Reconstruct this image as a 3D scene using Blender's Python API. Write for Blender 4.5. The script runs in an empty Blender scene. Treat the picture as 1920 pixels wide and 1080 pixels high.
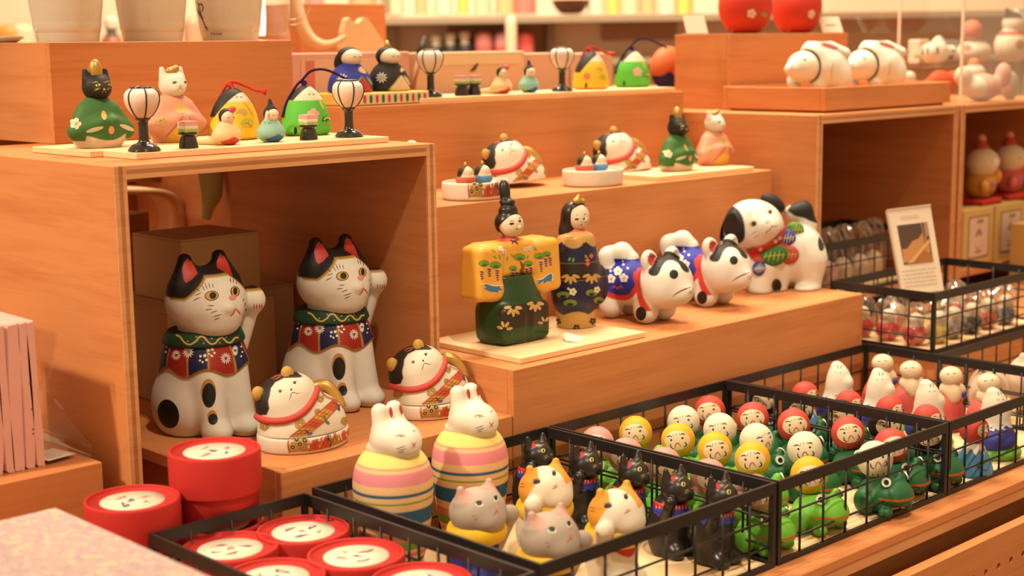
import bpy, bmesh, math, random
import numpy as np
from mathutils import Matrix, Vector
R = math.radians
scene = bpy.context.scene
COL = scene.collection
random.seed(7); np.random.seed(7)

# ------------------------------------------------------------ camera, world, lights, exposure
CAM_H = 0.46; FPX = 2800.0
PITCH, ROLL, YAW = R(9.2316), R(-.7545), R(46.231)
FH = np.array([math.cos(YAW), math.sin(YAW), 0.]); RH = np.array([math.sin(YAW), -math.cos(YAW), 0.]); UP = np.array([0, 0, 1.])
CF = FH * math.cos(PITCH) - UP * math.sin(PITCH)
CU0 = FH * math.sin(PITCH) + UP * math.cos(PITCH)
CR = RH * math.cos(ROLL) - (-CU0) * -math.sin(ROLL)
CR = RH * math.cos(ROLL) + CU0 * math.sin(ROLL)
CU = CU0 * math.cos(ROLL) - RH * math.sin(ROLL)
CPOS = np.array([0, 0, CAM_H])
cam = bpy.data.cameras.new('camera'); cam_o = bpy.data.objects.new('camera', cam); COL.objects.link(cam_o)
cam.sensor_width = 36; cam.lens = FPX * 36 / 1920; cam.clip_start = .05; cam.clip_end = 60
M = Matrix.Identity(4)
for i in range(3):
    M[i][0] = CR[i]; M[i][1] = CU[i]; M[i][2] = -CF[i]; M[i][3] = CPOS[i]
cam_o.matrix_world = M
cam.dof.use_dof = True; cam.dof.focus_distance = 1.48; cam.dof.aperture_fstop = 5.6
scene.camera = cam_o
scene.view_settings.view_transform = 'Standard'; scene.view_settings.look = 'None'
scene.view_settings.gamma = 1; scene.view_settings.use_curve_mapping = False
scene.view_settings.exposure = 0.12

world = bpy.data.worlds.new('world'); scene.world = world; world.use_nodes = True
world.node_tree.nodes['Background'].inputs[0].default_value = (1.0, .62, .32, 1)
world.node_tree.nodes['Background'].inputs[1].default_value = .78
def spot(name, loc, target, power, size, ang=70, blend=.5, color=(1, .74, .42)):
    l = bpy.data.lights.new(name, 'SPOT'); l.energy = power; l.shadow_soft_size = size; l.spot_size = R(ang); l.spot_blend = blend; l.color = color
    o = bpy.data.objects.new(name, l); COL.objects.link(o); o.location = loc
    o.rotation_euler = (Vector(target) - Vector(loc)).to_track_quat('-Z', 'Y').to_euler(); return o
def area(name, loc, target, power, sx, sy, color=(1, .74, .42)):
    l = bpy.data.lights.new(name, 'AREA'); l.energy = power; l.shape = 'RECTANGLE'; l.size = sx; l.size_y = sy; l.color = color
    o = bpy.data.objects.new(name, l); COL.objects.link(o); o.location = loc
    o.rotation_euler = (Vector(target) - Vector(loc)).to_track_quat('-Z', 'Y').to_euler(); return o
LC = (1, .86, .64)
spot('ceiling_spot_main', (.42, -.05, 2.25), (1.14, .95, .05), 150, .05, 44, 1.0, LC)
spot('ceiling_spot_left', (-1.05, 1.50, 1.95), (.50, 1.24, .25), 232, .06, 36, .9, LC)
spot('ceiling_spot_right', (2.15, .62, 2.3), (1.95, 1.05, .2), 100, .05, 42, 1.0, LC)
area('background_fill', (1.7, 1.9, 2.1), (2.75, 2.85, .3), 130, 1.2, 1.2, LC)  # added area fill that brightens the shelving across the shop, no real fixture

def ray(u, v):
    d = (u - 960) / FPX * CR - (v - 540) / FPX * CU + CF
    return d
def at(u, v, z):                                   # the point of the plane at height z that the photograph shows there
    d = ray(u, v); return CPOS + d * ((z - CAM_H) / d[2])
def aty(u, v, y):
    d = ray(u, v); return CPOS + d * (y / d[1])
def atx(u, v, x):
    d = ray(u, v); return CPOS + d * (x / d[0])
def atu(u, y, z):                                     # the point at depth y and height z that stands in pixel column u
    a = (u - 960) / FPX; n = CR - a * CF; return np.array([-(n[1] * y + n[2] * (z - CAM_H)) / n[0], y, z])
def ath(u, v, D):                                     # the point straight ahead at horizontal distance D
    d = ray(u, v); return CPOS + d * (D / float(np.dot(d, FH)))
def atd(u, v, dep):
    return CPOS + ray(u, v) * dep
def ppm(p):
    return FPX / float(np.dot(np.asarray(p) - CPOS, CF))

# ------------------------------------------------------------ materials
def srgb(h):
    h = h.lstrip('#'); c = [int(h[i:i + 2], 16) / 255 for i in (0, 2, 4)]
    return tuple((x / 12.92 if x <= .04045 else ((x + .055) / 1.055) ** 2.4) for x in c)
MATS = {}
def bsdf_mat(name, color=(.8, .8, .8), rough=.5, metal=0, spec=.5, coat=0, trans=0, ior=1.45, emis=None, alpha=1):
    m = bpy.data.materials.new(name); m.use_nodes = True
    b = m.node_tree.nodes['Principled BSDF']
    b.inputs['Base Color'].default_value = (*color[:3], 1); b.inputs['Roughness'].default_value = rough
    b.inputs['Metallic'].default_value = metal; b.inputs['Specular IOR Level'].default_value = spec
    b.inputs['Coat Weight'].default_value = coat; b.inputs['Transmission Weight'].default_value = trans
    b.inputs['IOR'].default_value = ior; b.inputs['Alpha'].default_value = alpha
    MATS[name] = m
    return m
def N(m, t, **kw):
    n = m.node_tree.nodes.new(t)
    for k, v in kw.items(): setattr(n, k, v)
    return n
def noise_bump(m, scale, strength, dist=.001):
    t = m.node_tree; b = t.nodes['Principled BSDF']
    tc = N(m, 'ShaderNodeTexCoord'); n = N(m, 'ShaderNodeTexNoise'); n.inputs['Scale'].default_value = scale; n.inputs['Detail'].default_value = 4
    bp = N(m, 'ShaderNodeBump'); bp.inputs['Strength'].default_value = strength; bp.inputs['Distance'].default_value = dist
    t.links.new(tc.outputs['Object'], n.inputs['Vector']); t.links.new(n.outputs['Fac'], bp.inputs['Height']); t.links.new(bp.outputs[0], b.inputs['Normal'])
def wood(name, c1, c2, axis=0, scale=1.0, rough=.55, spec=.35):
    m = bsdf_mat(name, c1, rough, spec=spec); t = m.node_tree; b = t.nodes['Principled BSDF']
    tc = N(m, 'ShaderNodeTexCoord'); mp = N(m, 'ShaderNodeMapping')
    s = [38 * scale] * 3; s[axis] = 3.2 * scale; mp.inputs['Scale'].default_value = s
    n1 = N(m, 'ShaderNodeTexNoise'); n1.inputs['Scale'].default_value = 1.0; n1.inputs['Detail'].default_value = 5; n1.inputs['Distortion'].default_value = .6
    mp2 = N(m, 'ShaderNodeMapping'); s2 = [260 * scale] * 3; s2[axis] = 14 * scale; mp2.inputs['Scale'].default_value = s2
    n2 = N(m, 'ShaderNodeTexNoise'); n2.inputs['Scale'].default_value = 1.0; n2.inputs['Detail'].default_value = 3
    mx = N(m, 'ShaderNodeMath', operation='MULTIPLY_ADD'); mx.inputs[1].default_value = .78
    m2 = N(m, 'ShaderNodeMath', operation='MULTIPLY'); m2.inputs[1].default_value = .45
    cr = N(m, 'ShaderNodeValToRGB'); cr.color_ramp.elements[0].position = .34; cr.color_ramp.elements[1].position = .66
    cr.color_ramp.elements[0].color = (*c2, 1); cr.color_ramp.elements[1].color = (*c1, 1)
    L = t.links.new
    L(tc.outputs['Object'], mp.inputs[0]); L(mp.outputs[0], n1.inputs['Vector']); L(tc.outputs['Object'], mp2.inputs[0]); L(mp2.outputs[0], n2.inputs['Vector'])
    L(n2.outputs['Fac'], m2.inputs[0]); L(n1.outputs['Fac'], mx.inputs[0]); L(m2.outputs[0], mx.inputs[2]); L(mx.outputs[0], cr.inputs[0]); L(cr.outputs[0], b.inputs['Base Color'])
    bp = N(m, 'ShaderNodeBump'); bp.inputs['Strength'].default_value = .12; bp.inputs['Distance'].default_value = .0006
    L(mx.outputs[0], bp.inputs['Height']); L(bp.outputs[0], b.inputs['Normal'])
    return m
WC1, WC2 = (.55, .215, .075), (.44, .146, .042)
WOODX = wood('wood_grain_x', WC1, WC2, 0)
WOODY = wood('wood_grain_y', WC1, WC2, 1)
WOODZ = wood('wood_grain_z', WC1, WC2, 2)
PINEX = wood('pine_grain_x', (.74, .52, .29), (.68, .44, .21), 0, .8)
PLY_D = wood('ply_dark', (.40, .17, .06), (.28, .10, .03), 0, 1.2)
PLY_L = wood('ply_light', (.62, .31, .14), (.50, .21, .08), 0, 1.2)
BLACK_WIRE = bsdf_mat('black_wire', (.013, .011, .010), .42, spec=.5)
ALB = .76
def paint(name, rough=.5, spec=.4, coat=0, bump=.15, var=.06):
    m = bsdf_mat(name, (1, 1, 1), rough, spec=spec, coat=coat); t = m.node_tree; b = t.nodes['Principled BSDF']
    a = N(m, 'ShaderNodeAttribute'); a.attribute_name = 'Col'
    tc = N(m, 'ShaderNodeTexCoord'); n = N(m, 'ShaderNodeTexNoise'); n.inputs['Scale'].default_value = 90; n.inputs['Detail'].default_value = 5
    mr = N(m, 'ShaderNodeMapRange'); mr.inputs['To Min'].default_value = (1 - var) * ALB; mr.inputs['To Max'].default_value = (1 + var) * ALB
    mm = N(m, 'ShaderNodeVectorMath', operation='SCALE'); L = t.links.new
    L(tc.outputs['Object'], n.inputs['Vector']); L(n.outputs['Fac'], mr.inputs[0]); L(a.outputs['Color'], mm.inputs[0]); L(mr.outputs[0], mm.inputs['Scale']); L(mm.outputs[0], b.inputs['Base Color'])
    if bump:
        bp = N(m, 'ShaderNodeBump'); bp.inputs['Strength'].default_value = bump; bp.inputs['Distance'].default_value = .0008
        L(n.outputs['Fac'], bp.inputs['Height']); L(bp.outputs[0], b.inputs['Normal'])
    return m
CLAY = paint('painted_clay', .6, .35)
GLAZE = paint('painted_glaze', .18, .5, .6, .03)
SATIN = paint('painted_satin', .36, .45, .1, .08)
DECAL = paint('brush_paint', .5, .4, 0, 0, .03)
GOLD = paint('gold_paint', .32, .5, 0, .1); GOLD.node_tree.nodes['Principled BSDF'].inputs['Metallic'].default_value = .55
PAPER = paint('paper_card', .7, .3, 0, .05, .02)
CLOTH = paint('woven_cloth', .9, .15, 0, .5, .05)
def sheet(name, tint, gloss, rough):                     # thin clear sheet: mostly see-through, glossy at grazing angles
    m = bpy.data.materials.new(name); m.use_nodes = True; t = m.node_tree; t.nodes.clear(); o = t.nodes.new('ShaderNodeOutputMaterial'); mx = t.nodes.new('ShaderNodeMixShader'); tr = t.nodes.new('ShaderNodeBsdfTransparent'); gl = t.nodes.new('ShaderNodeBsdfGlossy'); lw = t.nodes.new('ShaderNodeLayerWeight')
    lw.inputs[0].default_value = .5; tr.inputs[0].default_value = (*tint, 1); gl.inputs['Roughness'].default_value = rough; gl.inputs[0].default_value = (.9, .9, .9, 1)
    mm = t.nodes.new('ShaderNodeMath'); mm.operation = 'MULTIPLY_ADD'; mm.inputs[1].default_value = gloss * 1.4; mm.inputs[2].default_value = .025; t.links.new(lw.outputs['Facing'], mm.inputs[0]); t.links.new(mm.outputs[0], mx.inputs[0]); t.links.new(tr.outputs[0], mx.inputs[1]); t.links.new(gl.outputs[0], mx.inputs[2]); t.links.new(mx.outputs[0], o.inputs[0]); return m
ACRYL = sheet('clear_acrylic', (.97, .96, .94), .18, .05)
FILM = sheet('clear_film', (.96, .95, .93), .30, .12)
EDGE_AC = bsdf_mat('acrylic_edge', (.80, .62, .48), .3, spec=.6)

# ------------------------------------------------------------ helpers
def set_col(me, cols):
    a = me.color_attributes.new('Col', 'FLOAT_COLOR', 'POINT')
    c = np.ones((len(me.vertices), 4), np.float32); c[:, :3] = cols
    a.data.foreach_set('color', c.ravel())
def mk_mesh(name, V, F, cols=None, smooth=False):
    me = bpy.data.meshes.new(name); me.from_pydata([tuple(map(float, v)) for v in V], [], [tuple(int(i) for i in f) for f in F])
    if cols is not None: set_col(me, np.asarray(cols))
    if smooth: me.polygons.foreach_set('use_smooth', [True] * len(me.polygons))
    me.update(); return me
def mk_quads(name, V, Q, cols=None, smooth=True):
    me = bpy.data.meshes.new(name); V = np.asarray(V, np.float32); Q = np.asarray(Q, np.int32); k = Q.shape[1]
    me.vertices.add(len(V)); me.vertices.foreach_set('co', V.ravel()); me.loops.add(Q.size); me.polygons.add(len(Q))
    me.loops.foreach_set('vertex_index', Q.ravel()); me.polygons.foreach_set('loop_start', np.arange(0, Q.size, k, dtype=np.int32))
    me.polygons.foreach_set('use_smooth', np.full(len(Q), smooth)); me.update(calc_edges=True)
    if cols is not None: set_col(me, cols)
    return me
def obj(name, me, mat=None, parent=None, loc=None):
    o = bpy.data.objects.new(name, me); COL.objects.link(o)
    if mat is not None and not me.materials: me.materials.append(mat)
    if parent: o.parent = parent
    if loc is not None: o.location = loc
    return o
def tag(o, label=None, cat=None, group=None, kind=None):
    if label: o['label'] = label
    if cat: o['category'] = cat
    if group: o['group'] = group
    if kind: o['kind'] = kind
    return o
def thing(name, label, cat, loc=(0, 0, 0), rz=0, group=None):
    o = bpy.data.objects.new(name, None); COL.objects.link(o); o.empty_display_size = .01
    o.location = [float(x) for x in loc]; o.rotation_euler = (0, 0, rz); return tag(o, label, cat, group)
def copy_tree(o, parent=None):
    c = o.copy(); COL.objects.link(c); c.parent = parent
    for ch in o.children: copy_tree(ch, c)
    return c
def dup(root, loc, rz=None, label=None, group=None, sc=None):
    c = copy_tree(root); c.location = [float(x) for x in loc]
    if rz is not None: c.rotation_euler = (0, 0, rz)
    if label: c['label'] = label
    if group: c['group'] = group
    if sc: c.scale = (sc, sc, sc)
    return c
_boxc = {}
def box_mesh(sx, sy, sz, bev=.0006, seg=1):
    k = (round(sx, 5), round(sy, 5), round(sz, 5), bev, seg)
    bm = bmesh.new(); bmesh.ops.create_cube(bm, size=1)
    for v in bm.verts: v.co = (v.co.x * sx, v.co.y * sy, (v.co.z + .5) * sz)
    if bev: bmesh.ops.bevel(bm, geom=bm.edges[:], offset=min(bev, .45 * min(sx, sy, sz)), segments=seg, affect='EDGES', profile=.5)
    me = bpy.data.meshes.new('box'); bm.to_mesh(me); bm.free(); return me
def wbox(name, x0, x1, y0, y1, z0, z1, mat, parent=None, bev=.0006):
    me = box_mesh(x1 - x0, y1 - y0, z1 - z0, bev); o = obj(name, me, mat, parent)
    p = Vector(((x0 + x1) / 2, (y0 + y1) / 2, z0))
    if parent: p = p - parent.location
    o.location = p; return o
def struct(o):
    o['kind'] = 'structure'; return o
def lathe(profile, n=40, cols=None):               # profile [(r,z)], cols per ring
    prof = np.array(profile, float); a = np.linspace(0, 2 * np.pi, n, endpoint=False)
    V = np.stack([np.outer(prof[:, 0], np.cos(a)), np.outer(prof[:, 0], np.sin(a)), np.repeat(prof[:, 1:2], n, 1)], -1).reshape(-1, 3)
    m = len(prof); i, j = np.meshgrid(np.arange(m - 1), np.arange(n), indexing='ij'); j2 = (j + 1) % n
    Q = np.stack([i * n + j, i * n + j2, (i + 1) * n + j2, (i + 1) * n + j], -1).reshape(-1, 4)
    c = None
    if cols is not None: c = np.repeat(np.array(cols, float), n, 0)
    return V, Q, c
def smooth_prof(pts, n=40):                          # Catmull-Rom through the points
    P = np.array(pts, float); P = np.vstack([2 * P[0] - P[1], P, 2 * P[-1] - P[-2]]); out = []
    k = len(P) - 3; per = max(2, n // k)
    for i in range(k):
        p0, p1, p2, p3 = P[i:i + 4]
        for t in np.linspace(0, 1, per, endpoint=False):
            out.append(.5 * (2 * p1 + (p2 - p0) * t + (2 * p0 - 5 * p1 + 4 * p2 - p3) * t * t + (3 * p1 - p0 - 3 * p2 + p3) * t ** 3))
    out.append(P[-2]); return np.array(out)
def tube(pts, r, n=8, closed=False):
    P = np.array(pts, float); m = len(P); r = np.broadcast_to(np.array(r, float), (m,))
    T = np.gradient(P, axis=0) if not closed else np.roll(P, -1, 0) - np.roll(P, 1, 0)
    T /= np.linalg.norm(T, axis=1)[:, None] + 1e-12
    up = np.array([0, 0, 1.]) if abs(T[0][2]) < .9 else np.array([1., 0, 0]); V = []
    nrm = np.cross(T[0], up); nrm /= np.linalg.norm(nrm)
    for i in range(m):
        nrm = nrm - T[i] * np.dot(nrm, T[i]); nrm /= np.linalg.norm(nrm); b = np.cross(T[i], nrm)
        a = np.linspace(0, 2 * np.pi, n, endpoint=False)
        V.append(P[i] + r[i] * (np.cos(a)[:, None] * nrm + np.sin(a)[:, None] * b))
    V = np.vstack(V); Q = []
    for i in range(m if closed else m - 1):
        i2 = (i + 1) % m
        for j in range(n): Q.append((i * n + j, i * n + (j + 1) % n, i2 * n + (j + 1) % n, i2 * n + j))
    F = [tuple(q) for q in Q]
    if not closed: F += [tuple(range(n - 1, -1, -1)), tuple((m - 1) * n + j for j in range(n))]
    return V, F
class MB:                                            # collects shapes into one mesh
    def __init__(s): s.V = []; s.F = []; s.C = []; s.n = 0
    def add(s, V, F, c=(1, 1, 1)):
        V = np.asarray(V, float); s.V.append(V); s.F += [tuple(int(i) + s.n for i in f) for f in F]
        cc = np.asarray(c, float); s.C.append(np.broadcast_to(cc, (len(V), 3)) if cc.ndim == 1 else cc); s.n += len(V)
    def box(s, x0, x1, y0, y1, z0, z1, c=(1, 1, 1)):
        V = [(x, y, z) for z in (z0, z1) for y in (y0, y1) for x in (x0, x1)]
        s.add(V, [(0, 2, 3, 1), (4, 5, 7, 6), (0, 1, 5, 4), (2, 6, 7, 3), (0, 4, 6, 2), (1, 3, 7, 5)], c)
    def quad(s, a, b, c_, d, c=(1, 1, 1)): s.add([a, b, c_, d], [(0, 1, 2, 3)], c)
    def mesh(s, name, smooth=False): return mk_mesh(name, np.vstack(s.V), s.F, np.vstack(s.C), smooth)

# ------------------------------------------------------------ signed distance modelling
def smin(a, b, k):
    h = np.clip(.5 + .5 * (b - a) / k, 0, 1); return b + (a - b) * h - k * h * (1 - h)
def smax(a, b, k): return -smin(-a, -b, k)
def ell(P, c, r, rot=None):
    q = P - np.array(c, P.dtype)
    if rot is not None: q = q @ np.array(rot, P.dtype)
    r = np.array(r, P.dtype); k0 = np.sqrt(((q / r) ** 2).sum(-1)); k1 = np.sqrt(((q / r ** 2) ** 2).sum(-1)) + 1e-9
    return k0 * (k0 - 1) / k1
def cap(P, a, b, ra, rb=None):
    rb = ra if rb is None else rb; a = np.array(a, P.dtype); b = np.array(b, P.dtype); ba = b - a
    h = np.clip(((P - a) @ ba) / (ba @ ba), 0, 1); return np.linalg.norm(P - a - h[..., None] * ba, axis=-1) - (ra + (rb - ra) * h)
def rbox(P, c, hs, r, rot=None):
    q = P - np.array(c, P.dtype)
    if rot is not None: q = q @ np.array(rot, P.dtype)
    q = np.abs(q) - (np.array(hs, P.dtype) - r)
    return np.linalg.norm(np.maximum(q, 0), axis=-1) + np.minimum(q.max(-1), 0) - r
def torus(P, c, R0, r, rot=None, flat=1.0):
    q = P - np.array(c, P.dtype)
    if rot is not None: q = q @ np.array(rot, P.dtype)
    return np.sqrt((np.hypot(q[..., 0], q[..., 1]) - R0) ** 2 + (q[..., 2] * flat) ** 2) - r
def revol(P, prof, c=(0, 0, 0), sy=1.0, sx=1.0):    # solid of revolution from smooth r(z) table
    z = P[..., 2] - c[2]; q = np.hypot((P[..., 0] - c[0]) / sx, (P[..., 1] - c[1]) / sy); pr = np.array(prof, float)
    rr = np.interp(z, pr[:, 1], pr[:, 0]); sl = np.gradient(pr[:, 0], pr[:, 1]); g = np.interp(z, pr[:, 1], sl)
    d = (q - rr) / np.sqrt(1 + np.clip(g, -3, 3) ** 2)
    return np.maximum(d, np.maximum(pr[0, 1] - z, z - pr[-1, 1]))
def rot(ax, deg):
    return np.array(Matrix.Rotation(R(deg), 3, ax))
def rotm(*seq):
    m = np.eye(3)
    for ax, d in seq: m = m @ rot(ax, d)
    return m
def grad(f, P, e=3e-4):
    g = np.zeros_like(P)
    for i in range(3):
        d = np.zeros(3); d[i] = e; g[:, i] = f(P + d) - f(P - d)
    return g / (np.linalg.norm(g, axis=1)[:, None] + 1e-12)
def surf(f, lo, hi, h):
    lo = np.array(lo, float) - 2 * h; hi = np.array(hi, float) + 2 * h; n = np.ceil((hi - lo) / h).astype(int) + 1
    ax = [lo[i] + h * np.arange(n[i]) for i in range(3)]
    V = np.empty(n, np.float32); st = max(1, int(400000 // (n[1] * n[2])))
    for i in range(0, n[0], st):
        g = np.stack(np.meshgrid(ax[0][i:i + st], ax[1], ax[2], indexing='ij'), -1).astype(np.float32); V[i:i + st] = f(g.reshape(-1, 3)).reshape(g.shape[:3])
    I = V < 0; s = [slice(0, -1), slice(1, None)]; cnt = np.zeros(n - 1, np.int8)
    for a in (0, 1):
        for b in (0, 1):
            for c in (0, 1): cnt += I[s[a], s[b], s[c]]
    act = (cnt > 0) & (cnt < 8); idx = np.argwhere(act); ids = -np.ones(n - 1, np.int64); ids[act] = np.arange(len(idx))
    acc = np.zeros((len(idx), 3)); k = np.zeros(len(idx)); ii = idx.T
    for d in range(3):
        e = np.zeros(3, int); e[d] = 1; o1, o2 = [x for x in range(3) if x != d]
        for a in (0, 1):
            for b in (0, 1):
                p = ii.copy(); p[o1] += a; p[o2] += b; q = p.copy(); q[d] += 1
                va = V[tuple(p)]; vb = V[tuple(q)]; mk = (va < 0) != (vb < 0)
                t = np.where(mk, va / np.where(va == vb, 1, va - vb), 0); w = np.zeros((len(idx), 3)); w[:, o1] = a; w[:, o2] = b; w[:, d] = t
                acc += w * mk[:, None]; k += mk
    P = lo + h * (idx + acc / k[:, None]); Q = []
    for d in range(3):
        o1, o2 = (d + 1) % 3, (d + 2) % 3
        sl = [slice(None)] * 3; sl2 = [slice(None)] * 3; sl[d] = slice(0, -1); sl2[d] = slice(1, None)
        A = I[tuple(sl)]; B = I[tuple(sl2)]; e = np.argwhere(A != B)
        e = e[(e[:, o1] > 0) & (e[:, o2] > 0) & (e[:, o1] < n[o1] - 1) & (e[:, o2] < n[o2] - 1)]
        def cid(x, y):
            c = e.copy(); c[:, o1] -= x; c[:, o2] -= y; return ids[c[:, 0], c[:, 1], c[:, 2]]
        q = np.stack([cid(1, 1), cid(0, 1), cid(0, 0), cid(1, 0)], 1); fl = ~A[tuple(e.T)]
        q[fl] = q[fl][:, ::-1]; Q.append(q)
    Q = np.vstack(Q)
    for _ in range(2):
        gr = grad(f, P); dd = f(P); P = P - gr * np.clip(dd, -h, h)[:, None]
    return P, Q
def body(name, f, lo, hi, h, colf, mat, parent=None):
    P, Q = surf(f, lo, hi, h); c = colf(P) if callable(colf) else np.broadcast_to(np.array(colf, float), (len(P), 3))
    return obj(name, mk_quads(name, P, Q, c), mat, parent)
def mixc(base, col, mask):                            # paint col where mask > 0 (soft edge)
    m = np.clip(mask, 0, 1)[:, None]; return base * (1 - m) + np.array(col) * m
def edge(d, w=.0006): return np.clip(.5 - d / w, 0, 1)   # 1 inside a distance field
class Paint:                                          # brush marks laid on a modelled surface, measured in photograph pixels
    def __init__(s, f, loc, rz=0, eps=.00022, maxd=.6, view=None):
        s.f = f; s.loc = np.array(loc, float); s.rz = rz; s.V = []; s.F = []; s.C = []; s.n = 0; s.lay = []; s.eps = eps; s.cnt = 0; s.maxd = maxd; s.view = view
        c, n_ = math.cos(-rz), math.sin(-rz); s.M = np.array([[c, -n_, 0], [n_, c, 0], [0, 0, 1]])
    def trace(s, uv):
        uv = np.array(uv, float)
        if s.view is None:
            D = (uv[:, :1] - 960) / FPX * CR - (uv[:, 1:] - 540) / FPX * CU + CF
            o = np.broadcast_to(CPOS - s.loc, D.shape); D = D @ s.M.T; o = o @ s.M.T; D /= np.linalg.norm(D, axis=1)[:, None]
            t = max(0, np.linalg.norm(CPOS - s.loc) - .25)
        else:                                          # view = (az, el, anchor): local orthographic, uv in metres
            az, el, c = s.view; r = np.array([math.cos(az), math.sin(az), 0]); out = np.array([math.sin(az) * math.cos(el), -math.cos(az) * math.cos(el), math.sin(el)]); u = np.cross(out, r) * -1
            u = np.cross(r, -out) if np.cross(r, -out)[2] > 0 else np.cross(-out, r)
            o = np.array(c) + uv[:, :1] * r + uv[:, 1:] * u + out * .25; D = np.broadcast_to(-out, o.shape); t = 0
        p = o + D * t; tot = np.zeros(len(p))
        for _ in range(70):
            d = s.f(p); st = np.clip(d * .8, -.01, .03); p = p + D * st[:, None]; tot += st
        hit = (np.abs(s.f(p)) < .003) & (tot < s.maxd)
        return p, hit
    def add(s, uv, faces, col):
        p, hit = s.trace(uv); n = grad(s.f, p); q = np.array(uv, float); a, b = q.min(0), q.max(0); s.cnt += 1
        lv = 1 + max([l for (c, d, l) in s.lay if (c < b).all() and (d > a).all()], default=-1); s.lay.append((a, b, lv))
        p = p + n * (s.eps + .00014 * min(lv, 7)); fs = [f for f in faces if all(hit[i] for i in f)]
        s.V.append(p); s.F += [tuple(i + s.n for i in f) for f in fs]; s.C.append(np.broadcast_to(np.array(col, float), (len(p), 3))); s.n += len(p)
    def blob(s, pts, col, rings=4):                    # star-shaped outline
        P = np.array(pts, float); c = P.mean(0); m = len(P); uv = [c]; F = []
        for k in range(1, rings + 1): uv += list(c + (P - c) * (k / rings))
        for j in range(m): F.append((0, 1 + j, 1 + (j + 1) % m))
        for k in range(rings - 1):
            a = 1 + k * m; b = a + m
            for j in range(m): F.append((a + j, b + j, b + (j + 1) % m, a + (j + 1) % m))
        s.add(uv, F, col)
    def oval(s, x, y, rx, ry, col, ang=0, n=20, rings=3):
        a = np.linspace(0, 2 * np.pi, n, endpoint=False); c, q = math.cos(R(ang)), math.sin(R(ang))
        X = rx * np.cos(a); Y = ry * np.sin(a); s.blob(np.stack([x + X * c - Y * q, y + X * q + Y * c], 1), col, rings)
    def line(s, pts, w, col, sm=6, taper=True):
        P = smooth_prof(pts, max(sm * (len(pts) - 1), 2)) if len(pts) > 2 else np.array([np.array(pts[0]) * (1 - t) + np.array(pts[1]) * t for t in np.linspace(0, 1, sm)])
        T = np.gradient(P, axis=0); T /= np.linalg.norm(T, axis=1)[:, None] + 1e-9; Nn = np.stack([-T[:, 1], T[:, 0]], 1); m = len(P)
        ww = w * .5 * (np.clip(np.sin(np.linspace(.12, np.pi - .12, m)) * 1.5, .25, 1) if taper else np.ones(m))
        uv = np.vstack([P + Nn * ww[:, None], P - Nn * ww[:, None]]); s.add(uv, [(i, i + 1, m + i + 1, m + i) for i in range(m - 1)], col)
    def flower(s, x, y, r, n, col, cen=None, pr=.42, ang=0, gap=.58):
        for k in range(n):
            a = R(ang) + 2 * np.pi * k / n; s.oval(x + r * gap * math.cos(a), y + r * gap * math.sin(a), r * .42, r * pr, col, math.degrees(a), 8, 2)
        if cen: s.oval(x, y, r * .2, r * .2, cen, 0, 8, 1)
    def daisy(s, x, y, r, n, col, cen=None, sq=1.0):
        for k in range(n):
            a = 2 * np.pi * k / n; c0, s0 = math.cos(a) * sq, math.sin(a); s.line([(x + r * .25 * c0, y + r * .25 * s0), (x + r * c0, y + r * s0)], r * .24, col, 3)
        if cen: s.oval(x, y, r * .2, r * .2, cen, 0, 8, 1)
    def strip(s, top, bot, col, n=24):                 # band between two curves
        A = smooth_prof(top, n); B = smooth_prof(bot, n); m = min(len(A), len(B)); A = A[:m]; B = B[:m]; k = 5
        uv = np.vstack([A + (B - A) * t for t in np.linspace(0, 1, k)]); F = []
        for j in range(k - 1): F += [(j * m + i, j * m + i + 1, (j + 1) * m + i + 1, (j + 1) * m + i) for i in range(m - 1)]
        s.add(uv, F, col)
    def build(s, name, parent, mat=None):
        stuff = s.cnt > 1 and name not in ('eye', 'mouth', 'spot', 'face'); s.cnt = 0
        if not s.F: return None
        o = obj(name, mk_mesh(name, np.vstack(s.V), s.F, np.vstack(s.C), True), mat or DECAL, parent); s.V = []; s.F = []; s.C = []; s.n = 0
        if stuff: o['kind'] = 'stuff'
        return o
# ============================================================ THE SETTING
fl = struct(wbox('floor', -3, 7, -3, 7, -.92, -.9, bsdf_mat('floor_stone', (.30, .18, .10), .5)))
WALLM = bsdf_mat('wall_paint', (.62, .47, .34), .8); noise_bump(WALLM, 30, .1)
def oriented_box(name, c, sx, sy, sz, rz, mat, parent=None, bev=.001):
    o = obj(name, box_mesh(sx, sy, sz, bev), mat, parent); o.location = [float(x) for x in c]; o.rotation_euler = (0, 0, rz)
    if parent: o.location = Vector(o.location) - parent.location
    return o
RZV = YAW - math.pi / 2                                # a wall square to the line of sight
cw = CPOS + FH * 4.6
struct(oriented_box('wall_back', (cw[0], cw[1], -.9), 7, .1, 3.6, RZV, WALLM))

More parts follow.
